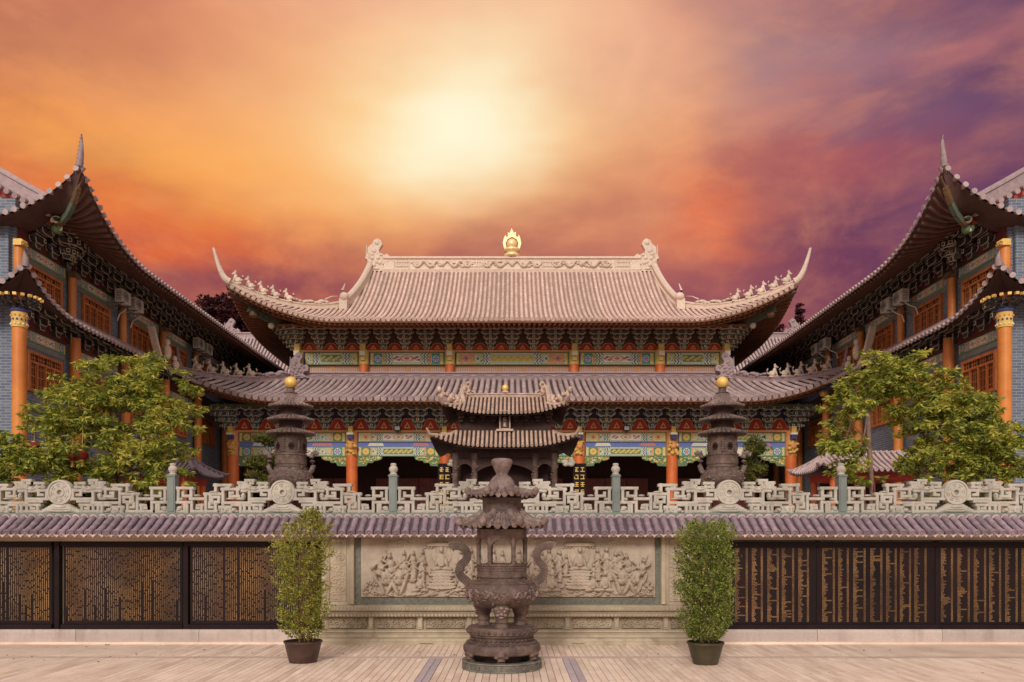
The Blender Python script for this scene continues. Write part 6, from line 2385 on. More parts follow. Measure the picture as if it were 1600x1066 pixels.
        b.bb(FA - 0.03, FA, ym - w / 2, ym + w / 2, 9.82, 9.97)
        b.build('lintel_band', 'rail', t, False)
        b = MB(sx)
        b.bb(FA - 0.03, FA, ym - w / 2, ym + w / 2, 7.32, 7.49)
        b.build('lintel_band', 'rail', t, False)
        for lvl, z0, hh in (('u', 8.78, 1.02), ('l', 6.0, 1.22)):
            ww = 1.8
            yc = ym if i == 0 else ym - 0.05
            f, l, p_, lw, w_ = window_leafs(ww, hh)
            key = 'win' + lvl
            if key not in first:
                o = f.build('window', 'wood', t, False, origin=(0, 0, 0))
                o.location = Vector((X(FA - 0.03), yc, z0)) - W[t.name]
                W[o.name] = Vector((X(FA - 0.03), yc, z0))
                o.rotation_euler = (0, 0, rz)
                pc = p_.build('pane', 'pane', None, False, origin=(0, 0, 0))
                pc.parent = o
                pc.location = (0, 0, 0)
                lf = []
                for k in range(4):
                    if k == 0:
                        c_ = l.build('window_leaf', 'wood', None, False, origin=(0, 0, 0))
                    else:
                        c_ = lf[0].copy()
                        COL.objects.link(c_)
                    c_.parent = o
                    c_.location = (-w_ / 2 + w_ * (k + 0.5) / 4, 0, 0)
                    lf.append(c_)
                first[key] = (o, pc, lf)
            else:
                o, pc, lf = first[key]
                n_ = dup(o, (X(FA - 0.03), yc, z0), t, rz)
                for c_ in [pc] + lf:
                    d_ = c_.copy()
                    COL.objects.link(d_)
                    d_.parent = n_
                    d_.location = c_.location
        # red boards behind the brackets
        b = MB(sx)
        b.bb(FA - 0.06, FA, y0 + 0.2, y1 - 0.2, 10.31, 10.9)
        b.build('bracket_frieze', 'maroon', t, False)
        b = MB(sx)
        b.bb(FA - 0.06, FA, y0 + 0.2, y1 - 0.2, 7.83, 8.3)
        b.build('bracket_frieze', 'maroon', t, False)
    mkb = lambda: bracket_mesh(4, 0.20, 0.36, 1.02, 0.24, None).build('bracket_set', ['bk_dark', 'bk_umber', 'bk_dim'], t, True, 30, origin=(0, 0, 0))
    mks = lambda: bracket_mesh(2, 0.18, 0.30, 0.52, 0.22, None).build('bracket_set', ['bk_dark', 'bk_umber', 'bk_dim'], t, True, 30, origin=(0, 0, 0))
    y = 24.1
    while y < 44:
        put('bk', mkb, (X(FA - 0.12), y, 10.32), rz)
        y += 0.85
    y = 23.5
    while y < 33:
        put('bks', mks, (X(FA - 0.1), y, 7.92), rz)
        y += 0.85
    # corner bracket fan on the second column
    for k, a_ in enumerate((-50, -25, 0, 25, 50)):
        put('bk', mkb, (X(FA - 0.45), 25.2 + 0.05 * k, 10.36), rz + R(a_) * 1.0)
    # end wall details
    b = MB(sx)
    b.bb(FA + 0.12, FA + 0.7, 23.22, 23.36, 9.0, 10.9)
    b.build('brick_pier', 'brick', t, False)
    put('pb0', None, (X(FA + 1.7), 23.30, 9.98), 0)
    put('pb0', None, (X(FA + 1.7), 23.30, 7.50), 0)
    return t


side_hall(-1, 'the tree with two lanterns')
side_hall(1, 'the bare-trunked tree')


# ---- air conditioners on the side halls
def air_conditioner(sx, y, z, label):
    x = sx * (FA - 0.52)
    t = thing('air_conditioner', (x, y, z), label, 'air conditioner', 'air conditioners on the side halls')
    rz = -R(90) * sx
    b = MB()
    b.bb(-0.40, 0.40, -0.16, 0.16, 0, 0.56)
    o = b.build('casing', 'white', None, False, origin=(0, 0, 0))
    parts = [o]
    b = MB()
    for k in range(5):
        b.lathe([(0.05 + 0.045 * k, 0), (0.06 + 0.045 * k, 0.012)], (0, 0, 0), 20, cap=False)
    b.box((0, 0, 0.006), (0.46, 0.02, 0.012))
    b.box((0, 0, 0.006), (0.02, 0.46, 0.012))
    g_ = MB()
    g_.add([(x_ - 0.10, -0.163 - z_, y_ + 0.28) for x_, y_, z_ in b.v], b.f)
    for k in range(6):
        g_.bb(-0.402, -0.4, -0.12, 0.12, 0.08 + 0.07 * k, 0.11 + 0.07 * k)
        g_.bb(0.4, 0.402, -0.12, 0.12, 0.08 + 0.07 * k, 0.11 + 0.07 * k)
    parts.append(tag(g_.build('fan_grille', 'grille', None, False, origin=(0, 0, 0)), kind='stuff'))
    for s in (-0.3, 0.3):
        b = MB()
        b.bar((s, -0.2, -0.02), (s, 0.6, -0.02), 0.04, 0.04)
        b.bar((s, -0.12, -0.03), (s, 0.6, -0.36), 0.03, 0.03)
        parts.append(b.build('bracket', 'grille', None, False, origin=(0, 0, 0)))
    b = MB()
    b.tube([(0.3, 0.0, 0.05), (0.42, 0.1, -0.15), (0.5, 0.4, -0.3), (0.5, 0.5, -0.6)], 0.03, 6)
    parts.append(b.build('hose', 'white', None, True, 60, origin=(0, 0, 0)))
    for p_ in parts:
        p_.parent = t
        p_.location = (0, 0, 0)
    t.rotation_euler = (0, 0, rz)
    t.scale = (0.82, 0.82, 0.82)
    return t


for sx, side in ((-1, 'left'), (1, 'right')):
    for k, (y, z, ph) in enumerate(((28.75, 10.0, 'nearest white air conditioner under the eave of the %s side hall'), (29.75, 10.0, 'second white air conditioner from the front on the %s side hall'),
                                    (35.7, 10.0, 'third white air conditioner from the front on the %s side hall'), (36.7, 10.0, 'farthest white air conditioner on the %s side hall'))):
        air_conditioner(sx, y, z, ph % side)


# ================================================================ tiled hip roof helper
def hiproof(parent, name, c, hw, hd, ze, tw, td, zt, lift, sp, r, m_tile, m_pan, m_ridge, conc=0.45, ridge=True, rots=(0, 1, 2, 3)):
    cx_, cy_ = c

    def surf(side, u, t):
        W1, D1, W2, D2 = (hw, hd, tw, td) if side % 2 == 0 else (hd, hw, td, tw)
        te = max(0.0, min(1.0, t))
        e = min(1.0, abs(u) / max(1e-6, lerp(W1, W2, te)))
        z_ = ze + (zt - ze) * ((1 - conc) * t + conc * t * t) + lift * e ** 3.2 * (1 - te) ** 1.4
        d = lerp(D1, D2, t) + 0.05 * hw * e ** 4 * (1 - te)
        x_, y_ = u, -d
        a = side * math.pi / 2
        return Vector((cx_ + x_ * math.cos(a) - y_ * math.sin(a), cy_ + x_ * math.sin(a) + y_ * math.cos(a), z_))
    b = MB()
    for side in rots:
        W1, W2 = (hw, tw) if side % 2 == 0 else (hd, td)
        b.grid(lambda u, t: surf(side, u * lerp(W1, W2, t), t), frange(-1, 1, 17), frange(0, 1, 7))
        b.grid(lambda u, t: surf(side, u * lerp(W1, W2, t), t) - Vector((0, 0, 0.06)), frange(-1, 1, 17), frange(0, 1, 7), flip=True)
    dk = b.build(name, m_pan, parent, True, 50)
    b = MB()
    for side in rots:
        W1, W2 = (hw, tw) if side % 2 == 0 else (hd, td)
        n_ = int(W1 / sp)
        for i in range(-n_, n_ + 1):
            u = i * sp
            if abs(u) > W1 - r:
                continue
            tt = 1.0 if abs(u) <= W2 else (W1 - abs(u)) / (W1 - W2)
            if tt < 0.06:
                continue
            pth = [surf(side, u, t) + Vector((0, 0, r * 0.35)) for t in frange(-0.03, tt, 6)]
            b.tube(pth, [r * 1.12] + [r] * 5, 7)
    tag(b.build('tile_rows', m_tile, dk, True, 60), kind='stuff')
    if ridge:
        for side in rots:
            W1, W2 = (hw, tw) if side % 2 == 0 else (hd, td)
            pth = [surf(side, lerp(W1, W2, t), t) + Vector((0, 0, r * 0.5)) for t in frange(0, 1, 8)]
            d0 = pth[0] - pth[1]
            d0.z = 0
            pth = [pth[0] + d0 * 0.8 + Vector((0, 0, lift * 0.55))] + pth
            b = MB()
            b.tube(pth, [r * 0.5] + [r * 1.3] * 8, 8)
            b.build('hip_ridge', m_ridge, dk, True, 60)
    return surf


# ================================================================ bronze pavilion behind the burner
PX, PY = -0.17, 20.0
pv = thing('bronze_pavilion', (PX, PY, 0), 'small dark bronze pavilion with two tiled roofs in front of the main hall', 'pavilion')
b = MB()
b.bb(PX - 1.5, PX + 1.5, PY - 1.2, PY + 1.2, 0, 1.5)
b.bb(PX - 1.6, PX + 1.6, PY - 1.3, PY + 1.3, 1.5, 1.65)
b.build('pedestal', 'bronze_dark', pv, False)
for x in (-1.18, -0.72, 0.72, 1.18):
    for y in (-0.95, 0.95):
        b = MB()
        b.lathe([(0.10, 1.65), (0.10, 1.8), (0.075, 1.85), (0.07, 3.45), (0.11, 3.5), (0.11, 3.6)], (PX + x, PY + y, 0), 12)
        for k in range(26):
            a = k * 0.8
            b.ell((PX + x + math.cos(a) * 0.07, PY + y + math.sin(a) * 0.07, 1.9 + k * 0.06), (0.035, 0.035, 0.03), 0, 6, 4)
        b.build('dragon_column', 'bronze', pv, True, 60)
for (xa, xb) in ((-1.18, -0.72), (-0.72, 0.72), (0.72, 1.18)):
    b = MB()
    n_ = 10
    for k in range(n_):
        t0, t1 = k / n_, (k + 1) / n_
        h0, h1 = 0.24 * (1 - math.sin(math.pi * t0) ** 0.7), 0.24 * (1 - math.sin(math.pi * t1) ** 0.7)
        b.add([(PX + lerp(xa, xb, t0), PY - 0.97, 3.5), (PX + lerp(xa, xb, t1), PY - 0.97, 3.5), (PX + lerp(xa, xb, t1), PY - 0.97, 3.36 - h1), (PX + lerp(xa, xb, t0), PY - 0.97, 3.36 - h0),
               (PX + lerp(xa, xb, t0), PY - 0.91, 3.5), (PX + lerp(xa, xb, t1), PY - 0.91, 3.5), (PX + lerp(xa, xb, t1), PY - 0.91, 3.36 - h1), (PX + lerp(xa, xb, t0), PY - 0.91, 3.36 - h0)],
              [(3, 2, 1, 0), (4, 5, 6, 7), (3, 7, 6, 2)])
    b.build('arched_valance', 'bronze_dark', pv, False)
b = MB()
b.bb(PX - 1.05, PX + 1.05, PY - 0.55, PY + 0.7, 1.65, 3.6)
b.build('inner_chamber', 'interior', pv, False)
b = MB()
b.bb(PX - 1.28, PX + 1.28, PY - 1.03, PY + 1.03, 3.5, 3.68)
b.build('lower_architrave', 'bronze_dark', pv, False)
hiproof(pv, 'lower_roof', (PX, PY), 1.66, 1.45, 3.72, 1.15, 0.92, 4.12, 0.26, 0.105, 0.034, 'pav_tile', 'bronze_dark', 'pav_tile', 0.3)
b = MB()
b.bb(PX - 1.10, PX + 1.10, PY - 0.85, PY + 0.85, 4.0, 4.62)
b.bb(PX - 1.16, PX + 1.16, PY - 0.91, PY + 0.91, 4.10, 4.17)
b.build('upper_body', 'bronze_dark', pv, False)
for i in range(9):
    b = MB()
    x = PX - 1.04 + 0.26 * i
    for k in range(3):
        b.bb(x - 0.04 - 0.03 * k, x + 0.04 + 0.03 * k, PY - 0.90 - 0.07 * (k + 1), PY - 0.86, 4.36 + 0.075 * k, 4.42 + 0.075 * k)
    b.build('bracket_block', 'bronze_dark', pv, False)
b = MB()
b.bb(PX - 0.105, PX + 0.105, PY - 1.04, PY - 0.98, 4.20, 4.60, 0)
b.bb(PX - 0.13, PX + 0.13, PY - 1.03, PY - 0.985, 4.18, 4.62, 1)
b.bb(PX - 0.2, PX + 0.2, PY - 1.03, PY - 0.9, 4.13, 4.18, 1)
pq = b.build('name_plaque', ['bronze_dark', 'pav_tile'], pv, False)
b = MB()
for k in range(3):
    glyph(b, PX, 4.53 - 0.125 * k, PY - 1.043, 0.10)
b.build('plaque_characters', 'pav_tile', pq, False)
hiproof(pv, 'upper_roof', (PX, PY), 1.42, 1.25, 4.52, 1.02, 0.55, 4.86, 0.24, 0.098, 0.032, 'pav_tile', 'bronze_dark', 'pav_tile', 0.3)
hiproof(pv, 'gable_roof', (PX, PY), 1.03, 0.56, 4.85, 1.0, 0.06, 5.10, 0.0, 0.098, 0.032, 'pav_tile', 'bronze_dark', 'pav_tile', 0.0, False, (0, 2))
b = MB()
b.bb(PX - 0.95, PX + 0.95, PY - 0.06, PY + 0.06, 5.02, 5.17)
b.bb(PX - 0.97, PX + 0.97, PY - 0.08, PY + 0.08, 5.17, 5.20)
for s in (-1, 1):
    b.prism([(0, 0), (0.10, 0), (0.02, 0.4), (-0.06, 0.4)], PY - 0.6, PY + 0.6, 0, PX + s * 1.04, 4.82)
b.build('roof_ridge', 'pav_tile', pv, True, 40)
for s in (-1, 1):
    o = chiwen_mesh(0.00072, 0.10).build('ridge_dragon', 'pav_tile', pv, True, 50, origin=(0, 0, 0))
    o.location = Vector((PX + s * 0.92, PY, 5.02)) - W[pv.name]
    o.rotation_euler = (0, 0, math.pi if s > 0 else 0)
    for yy in (-0.62,):
        b = MB()
        for k in range(10):
            b.ell((PX + s * (1.10 + 0.05 * k), PY + yy - 0.05 * k, 4.90 + 0.05 * math.sin(k * 2.2) + 0.002 * k * k), (0.06, 0.06, 0.07 + 0.03 * math.sin(k * 1.7)), 0, 7, 5)
        for k in range(4):
            b.ell((PX + s * (1.18 + 0.1 * k), PY + yy - 0.1 * k - 0.05, 5.0 + 0.015 * k), (0.035, 0.035, 0.07), 0, 7, 5)
        b.build('hip_dragon', 'pav_tile', pv, True, 60)
b = MB()
b.lathe([(0.09, 5.19), (0.12, 5.22), (0.07, 5.26), (0.05, 5.28)], (PX, PY, 0), 14, 0)
b.ell((PX, PY, 5.34), (0.085, 0.085, 0.085), 1, 14, 9)
b.build('ridge_pearl', ['pav_tile', 'gold'], pv, True, 60)


# ================================================================ round pagoda burners
def pagoda(x, y, label):
    t = thing('pagoda_burner', (x, y, 0), label, 'incense burner', 'round pagoda burners behind the balustrade')
    c = (x, y, 0)

    def lp(name, prof, m_, parent=t, seg=36, ang=40, rmod=None):
        b = MB()
        b.lathe(prof, c, seg, 0, 0.0, rmod)
        return b.build(name, m_, parent, True, ang)
    lp('plinth', [(0.6, 0), (0.6, 0.9), (0.7, 0.95), (0.7, 1.05), (0.5, 1.1), (0.45, 1.9), (0.55, 2.0), (0.55, 2.12), (0.2, 2.12)], 'fret')
    for i in range(3):
        a = -math.pi / 2 + i * 2 * math.pi / 3
        b = MB()
        b.lathe([(0.08, 2.12), (0.07, 2.25), (0.09, 2.45), (0.13, 2.65), (0.08, 2.75)], (x + math.cos(a) * 0.3, y + math.sin(a) * 0.3, 0), 12)
        b.build('leg', 'bronze', t, True, 60)
    bw_ = lp('bowl', [(0.10, 2.62), (0.28, 2.64), (0.40, 2.72), (0.455, 2.83), (0.45, 2.92), (0.40, 3.0), (0.34, 3.04), (0.34, 3.08)], 'bronze', ang=60)
    b = MB()
    rg = random.Random(3)
    for i in range(160):
        a = rg.uniform(0, 6.28)
        z_ = rg.gauss(2.87, 0.06)
        rad = 0.455 - abs(z_ - 2.85) * 0.4
        b.ell((x + math.cos(a) * rad, y + math.sin(a) * rad, z_), (rg.uniform(0.012, 0.035), rg.uniform(0.012, 0.035), rg.uniform(0.01, 0.02)), 0, 6, 4)
    tag(b.build('bowl_relief', 'bronze_worn', bw_, True, 60), kind='stuff')
    lp('collar', [(0.30, 3.08), (0.318, 3.09), (0.318, 3.14), (0.33, 3.15), (0.33, 3.26), (0.318, 3.27), (0.325, 3.33), (0.34, 3.34), (0.34, 3.37), (0.29, 3.37)], 'bronze')
    b = MB()
    for i in range(8):
        a = 2 * math.pi * i / 8 + 0.2
        b.ell((x + math.cos(a) * 0.33, y + math.sin(a) * 0.33, 3.07), (0.03, 0.03, 0.03), 0, 8, 5)
    tag(b.build('collar_studs', 'bronze', t, True, 60), kind='stuff')
    dm_ = lp('drum', [(0.30, 3.37), (0.305, 3.40), (0.305, 3.66), (0.315, 3.68), (0.315, 3.72), (0.30, 3.74), (0.30, 3.80)], 'bronze')
    b = MB()
    for i in range(6):
        a = -math.pi / 2 + (i + 0.28) * math.pi / 3
        rot = Matrix.Rotation(a, 3, 'Z')
        b.box((x + math.cos(a) * 0.30, y + math.sin(a) * 0.30, 3.52), (0.025, 0.085, 0.15), 0, rot)
        b.box((x + math.cos(a) * 0.301, y + math.sin(a) * 0.301, 3.52), (0.023, 0.12, 0.07), 0, rot)
    b.build('vent', 'interior', dm_, False)
    b = MB()
    for i in range(6):
        a = -math.pi / 2 + (i + 0.78) * math.pi / 3
        for k in range(6):
            b.ell((x + math.cos(a) * 0.31, y + math.sin(a) * 0.31, 3.42 + 0.05 * k), (0.03, 0.03, 0.03), 0, 6, 4)
    tag(b.build('drum_relief', 'bronze', dm_, True, 60), kind='stuff')
    sc = lambda n_, am: (lambda a: 1 + am * math.cos(n_ * a))
    for k, (z, r_) in enumerate(((3.80, 0.50), (4.085, 0.475), (4.37, 0.45))):
        rt = 0.24 if k < 2 else 0.13
        ht = 0.10 if k < 2 else 0.28
        rf = lp('roof_tier', [(rt, z - 0.02), (r_ - 0.06, z - 0.03), (r_, z - 0.012), (r_ + 0.004, z + 0.006), (r_ - 0.03, z + 0.02)] +
                ([(lerp(r_, rt, 0.5), z + 0.045), (rt + 0.03, z + 0.085), (rt, z + 0.12)] if k < 2 else [(0.30, z + 0.06), (0.21, z + 0.13), (0.165, z + 0.20), (0.14, z + 0.27), (0.12, z + 0.29)]), 'bronze', ang=60)
        b = MB()
        for i in range(32):
            a = 2 * math.pi * i / 32
            if k < 2:
                pr = [(r_ + 0.006, z + 0.006), (lerp(r_, rt, 0.5), z + 0.05), (rt + 0.03, z + 0.09)]
                rd_ = [0.030, 0.024, 0.015]
            else:
                pr = [(r_ + 0.006, z + 0.006), (0.31, z + 0.065), (0.215, z + 0.135), (0.168, z + 0.205), (0.142, z + 0.27)]
                rd_ = [0.030, 0.024, 0.018, 0.013, 0.010]
            b.tube([(x + math.cos(a) * p_, y + math.sin(a) * p_, q_) for p_, q_ in pr], rd_, 6)
        tag(b.build('tier_tiles', 'bronze_worn', rf, True, 60), kind='stuff')
        if k < 2:
            lp('tier_neck', [(0.24, z + 0.08), (0.23, z + 0.2), (0.25, z + 0.27), (0.2, z + 0.275)], 'bronze_dark')
    lp('cap_ring', [(0.13, 4.65), (0.145, 4.665), (0.13, 4.68), (0.085, 4.69), (0.075, 4.76), (0.09, 4.78), (0.06, 4.80)], 'bronze')
    b = MB()
    b.ell((x, y, 4.89), (0.132, 0.132, 0.132), 0, 20, 14)
    b.build('gold_ball', 'gold', t, True, 60)
    for s in (-1, 1):
        b = MB()
        pth = [(x + s * a, y, z) for a, z in ((0.36, 2.95), (0.44, 3.02), (0.475, 3.12), (0.455, 3.22), (0.44, 3.30), (0.47, 3.38), (0.53, 3.405), (0.575, 3.37))]
        b.tube(pth, [0.05, 0.055, 0.055, 0.05, 0.05, 0.055, 0.055, 0.045], 8)
        for k in range(6):
            p_ = Vector(pth[k + 1])
            b.ell(p_, (0.06, 0.062, 0.02), 0, 8, 4)
        b.build('handle', 'bronze_worn', t, True, 60)


pagoda(-4.70, 17.0, 'round three-tiered bronze pagoda burner with gold ball beside the cloud-pruned tree')
pagoda(4.47, 17.0, 'round three-tiered bronze pagoda burner with gold ball above the flat-topped potted shrub')


# ================================================================ small tiled kiosks
def kiosk(x, y, label, tm):
    t = thing('tiled_kiosk', (x, y, 0), label, 'kiosk', 'small tiled kiosks beside the hall')
    for dx in (-1.15, 1.15):
        for dy in (-0.7, 0.7):
            b = MB()
            b.lathe([(0.09, 0), (0.09, 3.4)], (x + dx, y + dy, 0), 10)
            b.build('post', 'col', t)
    b = MB()
    b.bb(x - 1.25, x + 1.25, y - 0.78, y + 0.78, 3.22, 3.42)
    b.build('beam', 'red', t, False)
    b = MB()
    b.bb(x - 1.0, x + 1.0, y + 0.5, y + 0.65, 0, 3.2)
    b.build('back_wall', 'interior', t, False)
    b = MB()
    for k in range(9):
        b.bb(x - 1.1 + 0.27 * k, x - 1.06 + 0.27 * k, y - 0.72, y - 0.68, 2.2, 3.2)
    b.build('lattice_screen', 'door', t, False)
    hiproof(t, 'kiosk_roof', (x, y), 1.65, 1.15, 3.45, 1.0, 0.05, 4.05, 0.12, 0.16, 0.05, tm, 'tile_dark', tm, 0.3)


kiosk(-10.9, 24.5, 'small dark tiled kiosk half hidden by the tree with two lanterns', 'tile_dark')
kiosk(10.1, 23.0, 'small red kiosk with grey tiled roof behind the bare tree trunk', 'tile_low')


# ================================================================ rear halls beyond the main hall
def tiled_hall(sx, label):
    x, y = sx * 18.4, 60.0
    t = thing('tiled_hall', (x, y, 0), label, 'building', 'rear halls behind the main hall')
    b = MB()
    b.bb(x - 3.4, x + 3.4, y - 2.8, y + 2.8, 0, 13.2)
    b.build('wall', 'brick', t, False)
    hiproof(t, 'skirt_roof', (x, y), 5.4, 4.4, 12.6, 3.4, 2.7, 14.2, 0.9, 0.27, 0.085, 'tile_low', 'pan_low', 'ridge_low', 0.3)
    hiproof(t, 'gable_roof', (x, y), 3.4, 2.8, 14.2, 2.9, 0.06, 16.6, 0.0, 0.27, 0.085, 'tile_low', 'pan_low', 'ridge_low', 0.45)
    b = MB()
    b.bb(x - 2.9, x + 2.9, y - 0.18, y + 0.18, 16.4, 16.85)
    b.bb(x - 2.95, x + 2.95, y - 0.25, y + 0.25, 16.85, 16.95)
    b.build('ridge', 'ridge_low', t, False)
    for s in (-1, 1):
        o = chiwen_mesh(0.0024, 0.3).build('ridge_dragon', 'ridge_low', t, True, 40, origin=(0, 0, 0))
        o.location = Vector((x + s * 2.6, y, 16.4)) - W[t.name]
        o.rotation_euler = (0, 0, math.pi if s > 0 else 0)
    b = MB()
    b.bar((x - 5.2, y - 4.2, 12.75), (x + 5.2, y - 4.2, 12.75), 0.12, 0.22)
    b.build('eave_fascia', 'barge', t, False)


tiled_hall(-1, 'grey tiled rear hall roof showing between the left side hall and the main hall')
tiled_hall(1, 'grey tiled rear hall roof showing between the main hall and the right side hall')


# ================================================================ trees
def tree(name, loc, label, cat, trunk, clumps, leaf, leaf_n, L, Wd, clump_r, droop, seed, group=None, bark='bark', trunk_r=0.13):
    """trunk: list of limb paths; clumps: list of (x, y, z) clump centres"""
    rng = np.random.default_rng(seed)
    t = thing(name, loc, label, cat, group)
    b = MB()
    for k, (pth, r0, r1) in enumerate(trunk):
        n_ = len(pth)
        b.tube(pth, [lerp(r0, r1, i / (n_ - 1)) for i in range(n_)], 9 if k == 0 else 7)
    b.build('trunk', bark, t, True, 60)
    C_ = np.array(clumps)
    n_ = len(C_)
    # each clump: whorls of leaves at several twig ends
    tw = 5
    T = np.repeat(C_, tw, 0) + rng.normal(size=(n_ * tw, 3)) * np.array([clump_r, clump_r, clump_r * 0.62])
    B = np.repeat(T, leaf_n, 0)
    az = rng.uniform(0, 2 * np.pi, len(B))
    el = rng.uniform(droop[0], droop[1], len(B))
    D = np.stack([np.cos(az) * np.cos(el), np.sin(az) * np.cos(el), np.sin(el)], 1)
    B = B + D * 0.02 + rng.normal(size=B.shape) * 0.015
    leaves('crown', B, D, rng.uniform(L * 0.7, L * 1.2, len(B)), rng.uniform(Wd * 0.75, Wd * 1.2, len(B)), leaf, t, loc, rng=rng)
    return t


def crown_points(ells, n_, seed, shell=0.45):
    rng = np.random.default_rng(seed)
    out = []
    vol = np.array([e[3] * e[4] * e[5] for e in ells])
    for e, k in zip(ells, np.maximum(3, (n_ * vol / vol.sum())).astype(int)):
        for _ in range(k):
            d = rng.normal(size=3)
            d /= np.linalg.norm(d)
            r_ = rng.uniform(shell, 1.0) ** 0.6
            out.append((e[0] + d[0] * e[3] * r_, e[1] + d[1] * e[4] * r_, e[2] + d[2] * e[5] * r_))
    return out


def limbs(base, fork, ends, r0, seed):
    rn = random.Random(seed)
    out = []
    pth = [Vector(base).lerp(Vector(fork), k / 6) + Vector((rn.uniform(-.05, .05), rn.uniform(-.05, .05), 0)) * (0 < k < 6) for k in range(7)]
    out.append((pth, r0, r0 * 0.7))
    for e in ends:
        e = Vector(e)
        m_ = Vector(fork).lerp(e, 0.5) + Vector((rn.uniform(-.15, .15), rn.uniform(-.15, .15), rn.uniform(0, .25)))
        out.append(([Vector(fork), Vector(fork).lerp(m_, 0.6), m_, m_.lerp(e, 0.6), e], r0 * 0.42, r0 * 0.08))
        for _ in range(2):
            q_ = m_.lerp(e, rn.uniform(0, 0.6))
            out.append(([q_, q_ + Vector((rn.uniform(-.5, .5), rn.uniform(-.4, .4), rn.uniform(.1, .45)))], r0 * 0.22, r0 * 0.06))
    return out


TL = [(-8.05, 16.2, 4.75, 0.75, 0.7, 0.62), (-7.3, 16.3, 4.55, 0.85, 0.7, 0.65), (-8.75, 16.0, 4.25, 0.7, 0.7, 0.5), (-7.0, 16.0, 3.75, 0.65, 0.7, 0.6),
      (-9.3, 16.0, 3.55, 0.75, 0.7, 0.65), (-8.3, 15.9, 3.5, 0.9, 0.7, 0.6), (-7.5, 15.7, 2.95, 0.7, 0.6, 0.6), (-6.95, 15.8, 2.85, 0.5, 0.5, 0.5), (-9.1, 15.8, 2.95, 0.6, 0.6, 0.4)]
tree('broadleaf_tree', (-8.0, 16.3, 0), 'big spreading yellow-green tree with a pair of red lanterns under it', 'tree',
     limbs((-8.0, 16.3, 0), (-8.0, 16.3, 2.7), [(e[0], e[1], e[2]) for e in TL], 0.14, 1), crown_points(TL, 225, 2, 0.5), 'leaf', 21, 0.125, 0.043, 0.125, (-1.0, 0.40), 3, 'courtyard trees')
TR = [(7.25, 16.1, 4.80, 0.60, 0.6, 0.42), (8.0, 16.2, 4.85, 0.62, 0.7, 0.48), (6.72, 16.0, 4.25, 0.48, 0.5, 0.42), (6.62, 15.9, 3.5, 0.46, 0.5, 0.42), (6.75, 15.8, 2.98, 0.45, 0.45, 0.25),
      (8.75, 16.0, 4.35, 0.72, 0.7, 0.5), (8.0, 16.0, 4.05, 0.50, 0.6, 0.38), (9.35, 16.0, 3.65, 0.72, 0.7, 0.55), (8.5, 15.9, 3.45, 0.62, 0.6, 0.45), (8.05, 15.7, 2.95, 0.42, 0.5, 0.42),
      (9.0, 15.8, 2.95, 0.6, 0.6, 0.38), (9.75, 15.8, 3.15, 0.42, 0.5, 0.45)]
tree('broadleaf_tree', (7.02, 15.6, 0), 'big green tree whose pale bare trunk shows above the balustrade', 'tree',
     limbs((7.02, 15.6, 0), (7.05, 15.85, 4.1), [(e[0], e[1], e[2]) for e in TR[:5]], 0.065, 4) + limbs((7.35, 15.7, 0), (8.2, 16.0, 3.0), [(e[0], e[1], e[2]) for e in TR[5:]], 0.06, 44), crown_points(TR, 225, 5, 0.4), 'leaf', 21, 0.125, 0.043, 0.125, (-1.0, 0.40), 6, 'courtyard trees')
TE = [(-10.05, 15.6, 2.7, 0.28, 0.4, 0.6), (-10.35, 15.7, 3.0, 0.3, 0.4, 0.6)]
tree('leafy_shrub', (-10.2, 15.7, 0), 'dark leafy shrub at the left edge behind the balustrade', 'shrub',
     limbs((-10.2, 15.7, 0), (-10.2, 15.7, 2.0), [(e[0], e[1], e[2]) for e in TE], 0.05, 7), crown_points(TE, 34, 8), 'leaf', 12, 0.12, 0.045, 0.15, (-1.0, 0.4), 9)
TS_ = [(-9.3, 16.6, 2.4, 0.8, 0.5, 0.3), (-8.4, 16.6, 2.3, 0.5, 0.5, 0.3)]
tree('leafy_shrub', (-8.9, 16.6, 0), 'low shaded shrub under the big left tree', 'shrub',
     limbs((-8.9, 16.6, 0), (-8.9, 16.6, 1.8), [(e[0], e[1], e[2]) for e in TS_], 0.05, 17), crown_points(TS_, 40, 18), 'leaf_pine', 12, 0.11, 0.04, 0.15, (-0.8, 0.6), 19)
TS2 = [(9.3, 16.6, 2.5, 0.6, 0.5, 0.35), (9.9, 16.6, 2.4, 0.5, 0.5, 0.35)]
tree('leafy_shrub', (9.5, 16.6, 0), 'low shaded shrub under the big right tree', 'shrub',
     limbs((9.5, 16.6, 0), (9.5, 16.6, 1.8), [(e[0], e[1], e[2]) for e in TS2], 0.05, 27), crown_points(TS2, 36, 28), 'leaf_pine', 12, 0.11, 0.04, 0.15, (-0.8, 0.6), 29)
# cloud-pruned tree by the left pagoda
TP = [(-5.42, 18.0, 3.78, 0.30, 0.3, 0.16), (-5.62, 18.0, 3.28, 0.28, 0.3, 0.14), (-5.35, 18.0, 3.30, 0.25, 0.3, 0.14), (-5.75, 18.0, 3.0, 0.25, 0.25, 0.12), (-5.45, 18.0, 2.82, 0.30, 0.3, 0.14)]
tree('cloud_pruned_tree', (-5.5, 18.2, 0), 'small cloud-pruned tree with flat leafy pads left of a pagoda burner', 'tree',
     limbs((-5.5, 18.2, 0), (-5.5, 18.15, 2.6), [(e[0], e[1], e[2] - 0.1) for e in TP], 0.06, 11), crown_points(TP, 120, 12, 0.2), 'leaf_pine', 14, 0.075, 0.03, 0.05, (-0.2, 1.2), 13)
TP2 = [(5.55, 18.2, 3.55, 0.2, 0.25, 0.3), (5.5, 18.2, 3.1, 0.2, 0.25, 0.25)]
